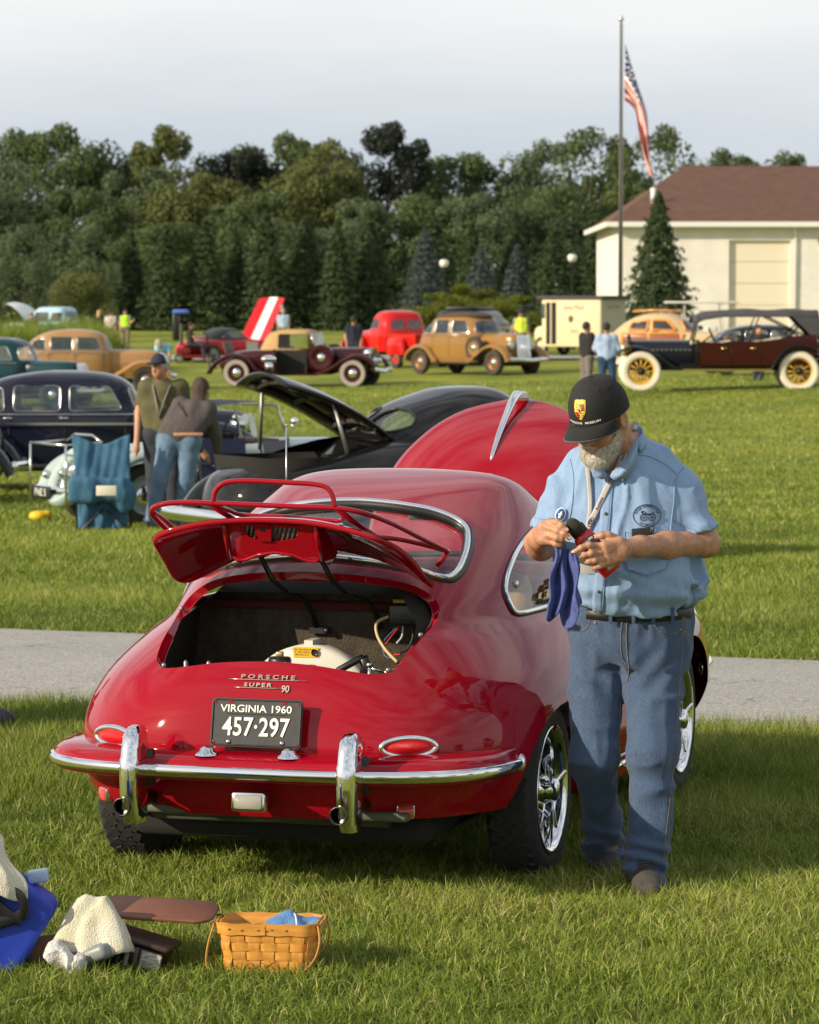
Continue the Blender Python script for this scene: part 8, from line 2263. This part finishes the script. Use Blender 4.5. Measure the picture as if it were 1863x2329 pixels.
# ================================================================== folding chairs and kit behind the red car
BLUF = mat('teal_blue_canvas', (.028, .095, .175), rough=.9, col2=(.05, .145, .24), vscale=7, bump=.3, bscale=60)
CH = empty('folding_chair', (-3.09, 35.2, gzf(-3.1, 35.2)), R(8), 'teal blue folding camp chair draped with its own slack fabric', 'chair', 'camp chairs')
def cl_pt(u, v):
    x = -.27 + .54 * u + .02 * (1 - v) * (2 * u - 1); z = .96 - .50 * v - (.09 * math.sin(u * PI) ** 2) * (1 - v)
    return Vector((x, -.02 - .10 * v + .014 * math.sin(u * 13 + 2.5 * math.sin(v * 3 + u * 2)) * (.5 + v) + .008 * math.sin(u * 37 + v * 5), z))
o = MB().loft([[cl_pt(i / 24, j / 14) for i in range(25)] for j in range(15)], False).build('back_fabric', BLUF, CH); so = o.modifiers.new('t', 'SOLIDIFY'); so.thickness = .012
def f_st(P):
    d = sd_box(P, (-.05, -.16, .42), (.30, .07, .13), .06); d = smin(d, sd_ell(P, (.22, -.12, .36), (.12, .10, .18)), .05)
    return d - vnoise(P * np.array([9, 9, 3])) * .022 - vnoise(P * np.array([26, 26, 8])) * .008
sdf_obj('seat_fabric', f_st, (-.5, -.4, .1), (.5, .12, .7), .016, BLUF, CH)
o = MB().loft([[Vector((-.24 + .50 * i / 20, -.05 + .022 * math.sin(i * .9 + .3 * j) + .010 * math.sin(i * 2.3 + j), .36 - .34 * j / 10)) for i in range(21)] for j in range(11)], False).build('hanging_fabric', BLUF, CH); so = o.modifiers.new('t', 'SOLIDIFY'); so.thickness = .012
MB().box((.03, -.33, .42), (.20, .008, .10), Matrix.Rotation(R(-6), 3, 'Z'), bev=.003).build('care_label', mat('off_white_label', (.65, .62, .52), .7), CH)
for a, b in (((-.27, .02, .97), (-.24, .05, 0)), ((.27, .02, .97), (.30, .10, 0)), ((-.24, -.25, 0), (.28, .12, .45)), ((.30, -.22, 0), (-.26, .12, .45))):
    MB().tube([a, b], .012, 6).build('tube_leg', BLACK, CH)
def camp_chair(x, y, rz, m, label):
    C = empty('folding_chair', (x, y, gzf(x, y)), rz, label, 'chair', 'camp chairs')
    MB().loft([[Vector((-.26 + .52 * i / 10, -.2 + .42 * j / 6, .46 - .06 * math.sin(i / 10 * PI))) for i in range(11)] for j in range(7)], False).build('seat', m, C)
    MB().loft([[Vector((-.26 + .52 * i / 10, .22 + .12 * j / 6, .46 + .42 * j / 6)) for i in range(11)] for j in range(7)], False).build('back', m, C)
    for a, b in (((-.27, -.22, 0), (.27, -.22, .48)), ((.27, -.22, 0), (-.27, -.22, .48)), ((-.27, .24, 0), (.27, .24, .48)), ((.27, .24, 0), (-.27, .24, .48)), ((-.27, .24, 0), (-.27, .35, .9)), ((.27, .24, 0), (.27, .35, .9)), ((-.30, -.24, .62), (-.30, .3, .64)), ((.30, -.24, .62), (.30, .3, .64))):
        MB().tube([a, b], .011, 6).build('tube', BLACK, C)
    return C
camp_chair(-1.85, 36.8, R(25), mat('dark_blue_canvas', (.015, .022, .06), .9), 'dark blue folding chair with crossed legs right of the woman')
camp_chair(-2.62, 37.2, R(-10), mat('black_canvas_seat', (.02, .02, .026), .9), 'black folding chair half hidden between teal chair and woman')
camp_chair(-1.10, 36.2, R(60), mat('grey_canvas_seat', (.12, .12, .15), .9), 'grey folding chair beside the tail of the black coupe')
def lump(name, f, lo, hi, h, m, label, cat, loc, rz=0.):
    o = sdf_obj(name, f, lo, hi, h, m); o.location = loc; o.rotation_euler = (0, 0, rz); tag(o, label, cat); return o
lump('sack', lambda P: sd_ell(P, (0, 0, .30), (.12, .10, .26)) - vnoise(P * 12) * .03, (-.2, -.2, -.02), (.2, .2, .62), .016, mat('royal_blue_nylon', (.02, .05, .35), .6), 'royal blue nylon bag standing right of the woman in jeans', 'bag', (-2.0, 36.2, gzf(-2, 36.2)))
lump('toy', lambda P: smin(sd_ell(P, (0, 0, .05), (.10, .08, .06)), sd_ell(P, (.1, .02, .06), (.05, .05, .05)), .04), (-.15, -.12, -.01), (.2, .12, .14), .012, mat('yellow_plastic', (.75, .50, .02), .5), 'small yellow cloth lying on the grass at the left edge', 'cloth', (-3.98, 37.6, gzf(-4, 37.6)))
lump('bundle', lambda P: sd_ell(P, (0, 0, .12), (.16, .14, .14)) - vnoise(P * 12) * .03, (-.25, -.25, -.02), (.25, .25, .32), .016, mat('green_white_cloth', (.2, .30, .15), .9, col2=(.6, .6, .55), vscale=14), 'green and white bundle on the grass behind the woman in jeans', 'bundle', (-2.33, 37.6, gzf(-2.3, 37.6)))

# ================================================================== foreground: basket, tote and cloths
SPL = mat('honey_ash_splint', (.52, .225, .035), rough=.45, col2=(.68, .33, .065), vscale=10, stretch=(1, 1, 8), coat=.3)
SPLV = mat('honey_ash_upright', (.50, .215, .035), rough=.45, col2=(.64, .31, .06), vscale=10, stretch=(10, 10, 1), coat=.3)
KNOT = mat('wood_knot', (.16, .06, .015), .6)
BKP = Vector((-.402, 10.12, .012)); BRZ = R(-7)
BK = empty('basket', BKP, BRZ, 'honey coloured woven splint basket with blue cloth inside on the grass', 'basket')
hw, hd, rc = .146, .098, .045
def rr_loop(k, n=80, off=0.):
    """rounded rectangle at scale k, returns points with even arc length"""
    L = rrect(hw * k + off, hd * k + off, rc * k + off, 10); P = [Vector((a, b, 0)) for a, b in L]; P.append(P[0])
    acc = [0.]
    for i in range(len(P) - 1): acc.append(acc[-1] + (P[i + 1] - P[i]).length)
    out = []
    for t in np.linspace(0, acc[-1], n, endpoint=False):
        i = min(np.searchsorted(acc, t, 'right') - 1, len(P) - 2); out.append(P[i].lerp(P[i + 1], (t - acc[i]) / max(acc[i + 1] - acc[i], 1e-9)))
    return out
HB = .158; NS = 20; RP = 120
def ksc(z): return .86 + .14 * (z / HB)
for i in range(NS):
    pts = []
    for z in np.linspace(.0, .128, 15):
        row = z / .0258; ph = 1 if (int(min(row, 4.99)) + i) % 2 == 0 else -1
        off = .0022 * ph * math.sin((row - int(row)) * PI) if row < 5 else 0
        L = rr_loop(ksc(z), RP, off); c = L[(i * RP // NS) % RP]; d = (L[(i * RP // NS + 2) % RP] - L[(i * RP // NS - 2) % RP]).normalized()
        o_ = Vector((d.y, -d.x, 0)) * .0009
        pts.append([c - d * .0175 * ksc(z) + o_ + Vector((0, 0, z)), c + d * .0175 * ksc(z) + o_ + Vector((0, 0, z)), c + d * .0175 * ksc(z) - o_ + Vector((0, 0, z)), c - d * .0175 * ksc(z) - o_ + Vector((0, 0, z))])
    auto_smooth(MB().loft(pts).build('upright_splint', SPLV, BK), 40)
for r_ in range(5):
    z0, z1 = .0258 * r_ + .0012, .0258 * (r_ + 1) - .0012; rings = []
    for q in range(RP):
        ph = math.cos(PI * (q * NS / RP)) * (1 if r_ % 2 == 0 else -1) * -1
        off = .0024 * max(-1, min(1, ph * 1.8))
        a, b = rr_loop(ksc(z0), RP, off)[q], rr_loop(ksc(z1), RP, off)[q]; n_ = Vector((a.x, a.y, 0)).normalized() * .0009
        rings.append([a + n_ + Vector((0, 0, z0)), b + n_ + Vector((0, 0, z1)), b - n_ + Vector((0, 0, z1)), a - n_ + Vector((0, 0, z0))])
    rings.append(rings[0])
    auto_smooth(MB().loft(rings, True, False).build('woven_splint', SPL, BK), 40)
for nm, off in (('rim_hoop', .006), ('inner_hoop', -.005)):
    rings = []
    for q in range(RP + 1):
        a = rr_loop(ksc(.128), RP, off)[q % RP]; b = rr_loop(1.0, RP, off)[q % RP]; n_ = Vector((a.x, a.y, 0)).normalized() * .0024
        w_ = .0012 * math.sin(q * .7)
        rings.append([a + n_ + Vector((0, 0, .126 + w_)), b + n_ + Vector((0, 0, HB + w_)), b - n_ + Vector((0, 0, HB + w_)), a - n_ + Vector((0, 0, .126 + w_))])
    auto_smooth(MB().loft(rings, True, False).build(nm, SPL, BK), 40)
MB().prism([(p.x, p.y) for p in rr_loop(.86, 60)], .002, .008).build('base', SPLV, BK)
for x_, z_ in ((-.105, .143), (-.068, .140), (-.02, .141), (.02, .143), (.062, .142), (.004, .139)):
    MB().ball((x_, -hd * .985 - .0085, z_), (.005, .0012, .003), 8, 5).build('knot', KNOT, BK)
MB().box((.0, -hd * .985 - .009, .142), (.0012, .002, .03)).build('rim_joint', KNOT, BK)
for s_ in (-1, 1):
    for f_ in ((1,) if s_ < 0 else (1, -1)):
        y0 = -hd * .86 * f_ if s_ > 0 else -hd * .2
        if s_ > 0: pts = [(hw * 1.03, y0 * 1.0, .152), (hw * 1.05 + .004, y0 * 1.04 - .012 * f_, .11), (hw * .98, y0 * 1.1 - .022 * f_, .06), (hw * .72, y0 * 1.15 - .030 * f_, .022), (hw * .40, y0 * 1.12 - .03 * f_, .008)]
        else: pts = [(-hw * 1.06, -hd * .75, .152), (-hw * 1.16, -hd * .85, .10), (-hw * 1.20, -hd * .92, .05), (-hw * 1.14, -hd * .98, .012)]
        MB().tube(spline(pts, 6), .0085, 8, flat=.35).build('swing_handle', SPLV, BK)
        MB().ball(Vector(pts[0]), .0055, 8, 6).build('handle_pin', KNOT, BK)
# the lid, swung open to the left on leather ties
LIDM = mat('reddish_brown_lid', (.145, .052, .028), rough=.6, col2=(.20, .075, .042), vscale=10, stretch=(1, 8, 1), bump=.15, bscale=60)
LL = rrect(.172, .092, .055, 8)
M = Matrix.Translation((-.336, .012, .176)) @ Matrix.Rotation(R(2.6), 4, 'Y') @ Matrix.Rotation(R(9), 4, 'X')
MB().loft([[M @ Vector((a * k, b * k, h_)) for a, b in LL] for k, h_ in ((.985, -.005), (1, -.003), (1, .003), (.985, .005))]).build('lid', LIDM, BK)
MB().tube([(-hw * .99, .03, .155), (-hw * 1.07, .034, .162), (-hw * 1.14, .03, .158)], .004, 6).build('leather_tie', KNOT, BK)
BCL = mat('blue_towelling', (.075, .20, .46), rough=.95, col2=(.13, .29, .56), vscale=18, bump=.7, bscale=300)
def f_bc(P):
    d = sd_ell(P, (0, 0, 0), (.07, .05, .035)); d = smin(d, sd_cone(P, (-.055, -.005, -.012), (.005, .0, .032), .018, .022), .02); d = smin(d, sd_cone(P, (.02, 0, .02), (.085, .005, .008), .022, .020), .02); d = smin(d, sd_ell(P, (.085, .0, .012), (.022, .03, .022)), .01)
    return d - vnoise(P * 28) * .006 - vnoise(P * 70) * .002
o = sdf_obj('cloth', f_bc, (-.13, -.09, -.06), (.14, .09, .08), .005, BCL); o.location = BKP + Vector((.045, .005, .130)); tag(o, 'blue towelling cloth lying inside the woven basket', 'cloth')
MB().tube(spline([(.028, -.052, .0), (.030, -.045, .022), (.026, -.02, .040), (.018, 0, .045)], 5), .0022, 6).build('white_hem', mat('white_hem', (.7, .7, .66), .8), o)

# blue tote bag
BLU = mat('cobalt_nylon', (.012, .045, .42), rough=.55, bump=.2, bscale=300, var=.08, vscale=8)
TT_ = Vector((-1.165, 10.08, .0))
TB = empty('tote_bag', TT_, R(6), 'cobalt blue tote bag with black straps at the left edge', 'bag')
prof = [(-.22, .02), (-.20, .29), (.05, .305), (.165, .235), (.095, .10), (.03, .02)]
def tote(y): return [Vector((a + .0 * y, y, b)) for a, b in prof]
f_tb = lambda P: smax(smax(sd_box(P, (-.07, 0, .15), (.22, .10, .155), .02), (P @ np.array([.56, 0, .83])) - .268, .015), (P @ np.array([.84, 0, -.54])) - .008 - .0 * P[:, 0], .02) - vnoise(P * 14) * .006
sdf_obj('pouch', f_tb, (-.34, -.15, -.02), (.22, .15, .34), .008, BLU, TB)
def strap(pts, nm='strap', w=.017): return MB().tube(spline(pts, 6), w * .2, 8, flat=5).build(nm, BLACK, TB)
strap([(-.09, -.112, .30), (-.035, -.115, .245), (.01, -.115, .205), (.045, -.114, .19)]); strap([(-.28, -.112, .165), (-.18, -.114, .155), (-.08, -.116, .168), (.01, -.115, .195), (.055, -.113, .215)])
strap([(-.04, -.115, .295), (.03, -.135, .275), (.052, -.135, .235), (.045, -.116, .195)], w=.013); strap([(-.30, -.112, .07), (-.22, -.113, .055), (-.16, -.112, .03)])
# cream towels and shirt on the tote
def drapery(name, pts, rad, m, label, amp=.012, sc=16, h=.007, cat='towel', extra=None):
    P_ = np.array(pts, float); base = Vector((P_[:, 0].mean(), P_[:, 1].mean(), max(P_[:, 2].min() - .02, .0)))
    Q_ = P_ - np.array(base)
    def f(P):
        d = None
        for i in range(len(Q_) - 1):
            c = sd_cone(P, Q_[i], Q_[i + 1], rad[i], rad[i + 1]); d = c if d is None else smin(d, c, .05)
        return d - ridge(P * np.array([sc, sc, sc * .5]) * .7 + vnoise(P * sc * .5)[:, None] * .8) * amp * 2.2 - ridge(P * sc * 1.7 + 4) * amp * .7 + amp * .3
    R_ = max(rad) + .04
    o = sdf_obj(name, f, Q_.min(0) - R_, Q_.max(0) + R_, h, m); o.location = base; return tag(o, label, cat)
CREAM = mat('cream_towelling', (.60, .56, .38), rough=.95, col2=(.74, .72, .62), vscale=9, bump=.8, bscale=260)
WPUR = mat('white_floral_towel', (.62, .60, .66), rough=.95, col2=(.72, .66, .34), vscale=11, bump=.6, bscale=260)
def sheet(name, m, label, xl, xr0, xr1, zt, zb, y0, seed, nf=3.2, amp=.022):
    """a towel hung over the bag: top edge to bottom edge with hanging folds"""
    base = Vector(((xl + xr0) / 2, y0, zb)); G = []
    for j in range(31):
        v = j / 30; row = []
        for i in range(37):
            u = i / 36; q = np.array([[u * nf + seed, v * 1.1 + seed, 0]])
            fo = float(ridge(q)[0]) * amp * (.35 + v) * 1.6 + float(ridge(q * 2.7 + 5)[0]) * amp * .45
            xr = xr0 + (xr1 - xr0) * v ** .8
            x = xl + (xr - xl) * u + .012 * math.sin(v * 7 + seed)
            z = zt - (zt - zb) * v - .05 * max(0, u - .55) * (1 - v) * 3 + .014 * math.sin(u * 9 + seed) * v
            y = y0 + .16 * (1 - v) ** 2.2 + .12 * max(0, u - .8) ** 1.3 - fo
            row.append(Vector((x, y, z)) - base)
        G.append(row)
    o = MB().loft(G, False).build(name, m); o.location = base
    so = o.modifiers.new('t', 'SOLIDIFY'); so.thickness = .011; so.offset = 0
    su = o.modifiers.new('s', 'SUBSURF'); su.levels = 1; su.render_levels = 1
    return tag(o, label, 'towel')
sheet('towel', CREAM, 'cream towel heaped on top of the blue tote bag', -1.30, -1.185, -1.085, .475, .262, 9.955, 3.)
sheet('towel', WPUR, 'white towel with yellow flowers on the tote at the left edge', -1.42, -1.24, -1.20, .50, .275, 9.925, 8., 2.6)
def heap(name, m, label, c, rx, ry, H, seed, cat='towel'):
    """a cloth dropped in a heap: folds run over a low mound"""
    G = []
    for j in range(41):
        r_ = j / 40; row = []
        for i in range(72):
            t = 2 * PI * i / 72; ed = 1 + .16 * math.sin(t * 3 + seed) + .09 * math.sin(t * 7 + seed * 2)
            x, y = rx * r_ * ed * math.cos(t), ry * r_ * ed * math.sin(t)
            q = np.array([[x * 13 + seed, y * 13, seed]]); q = q + .9 * float(vnoise(q * .6)[0])
            z = H * max(0, 1 - r_ ** 2.4) ** .8 + .05 * float(ridge(q)[0]) * (.35 + .65 * min(1, 2 * (1 - r_))) + .016 * float(ridge(q * 2.3 + 7)[0]) - .03 * r_ ** 3
            row.append(Vector((x, y, z)))
        G.append(row)
    o = MB().loft(G, True, False).build(name, m); o.location = c
    so = o.modifiers.new('t', 'SOLIDIFY'); so.thickness = .006; so.offset = 0
    return tag(o, label, cat)
heap('towel', CREAM, 'cream towel crumpled under the basket lid', (-.905, 10.05, .115), .115, .085, .11, 4.)
drapery('rag', [(-1.01, 9.98, .095), (-.955, 9.95, .07)], (.035, .028), mat('white_fringe_rag', (.55, .53, .50), .95, col2=(.70, .68, .68), vscale=40, bump=.8, bscale=200), 'white fringed rag beside the blue tote bag', .012, 40, .005, 'rag')
drapery('bag', [(-1.06, 10.12, .055), (-.96, 10.12, .05), (-.88, 10.14, .045)], (.06, .055, .045), mat('tan_canvas_bag', (.22, .135, .075), .9, var=.2, vscale=20), 'tan canvas bag flat on the grass beside the tote', .012, 12, .008, 'bag')
BX = MB().box((0, 0, 0), (.06, .05, .036), Matrix.Rotation(R(-8), 3, 'Y'), bev=.006).build('plastic_box', mat('pale_blue_plastic', (.42, .55, .68), .4)); BX.location = (-1.080, 10.14, .292); tag(BX, 'pale blue plastic box peeking out behind the cream towel', 'box')
# tool case with printed panel, silver radio and navy pouch
TC = empty('tool_case', (-.825, 10.11, .02), R(-14), 'dark brown case tipped on its side under the basket lid', 'case')
Mt = Matrix.Translation((.03, 0, .085)) @ Matrix.Rotation(R(14), 4, 'Y')
def tbox(c, s, nm, m, bev=.004): return MB().box(Mt @ Vector(c), s, Mt.to_3x3(), bev=bev).build(nm, m, TC)
tbox((0, 0, .018), (.24, .14, .016), 'lid', mat('dark_brown_vinyl', (.045, .024, .016), .5), .006); tbox((0, -.01, -.03), (.21, .10, .07), 'tray', BLACK)
for i, c in enumerate(((.3, .28, .25), (.12, .03, .03), (.05, .05, .06), (.35, .33, .28), (.10, .09, .08))): tbox((-.075 + .026 * i, -.064, -.028), (.012, .006, .062), 'booklet', mat(f'booklet_{i}', c, .6), .001)
tbox((.075, -.064, -.025), (.062, .005, .05), 'printed_label', mat('label_print', (.10, .09, .08), .6, col2=(.6, .57, .5), vscale=50, stretch=(1, 1, 7)))
SR = empty('radio', (-.915, 10.0, .03), R(-30), 'silver grey radio case lying beside the brown case', 'radio')
Mr = Matrix.Translation((0, 0, .052)) @ Matrix.Rotation(R(-22), 4, 'Y')
MB().box(Mr @ Vector((0, 0, 0)), (.15, .075, .045), Mr.to_3x3(), bev=.014).build('case', mat('silver_grey_plastic', (.20, .22, .22), .4), SR)
MB().loft([[Mr @ Vector((x_ * k, y_ * k, h_)) for x_, y_ in ell(.055, .022, 30)] for k, h_ in ((1, .0225), (.97, .026), (.85, .0245))]).build('speaker_ring', mat('mid_grey_plastic', (.20, .22, .22), .4), SR)
lump('pouch', lambda P: sd_ell(P, (0, 0, .045), (.06, .05, .045)) - vnoise(P * 25) * .008, (-.1, -.09, -.01), (.1, .09, .12), .007, mat('navy_nylon', (.008, .012, .07), .6), 'navy blue nylon pouch between rag and radio', 'pouch', (-.965, 10.15, .015))
# dark shoe tip at the left edge
lump('boot', lambda P: smin(sd_ell(P, (0, 0, .06), (.05, .13, .06)), sd_cone(P, (0, .08, .08), (0, .12, .24), .055, .06), .04), (-.1, -.2, -.01), (.1, .25, .33), .012, mat('navy_boot', (.012, .015, .03), .6), 'dark navy boot just inside the left edge', 'boot', (-1.93, 15.98, gzf(-1.93, 15.98)), R(90))

# the owner of the boot, sitting in a folding chair just outside the frame on the left, added to cast shade on the lawn
sx_, sy_ = -2.62, 15.85
camp_chair(sx_, sy_, R(92), mat('dark_green_canvas', (.02, .05, .03), .9), 'unseen dark green folding chair just beyond the left edge')
person('unseen person in navy clothes sitting in the chair beyond the left edge', sx_ - .02, sy_, cloth('navy_jacket', (.02, .025, .05)), cloth('navy_trousers', (.02, .025, .05)), height=1.75, face=1.5, h=.02, seat=gzf(sx_, sy_) - .42, J=dict(kL=(.45, -.12, .95), kR=(.45, .12, .95), aL=(.60, -.14, .50), aR=(.60, .14, .50), hL=(0, -.09, .95), hR=(0, .09, .95), sL=(-.08, -.18, 1.42), sR=(-.08, .18, 1.42), eL=(.05, -.24, 1.18), eR=(.05, .24, 1.18), wL=(.28, -.16, 1.08), wR=(.28, .16, 1.08), n=(-.08, 0, 1.47), hd=(-.04, 0, 1.63)))
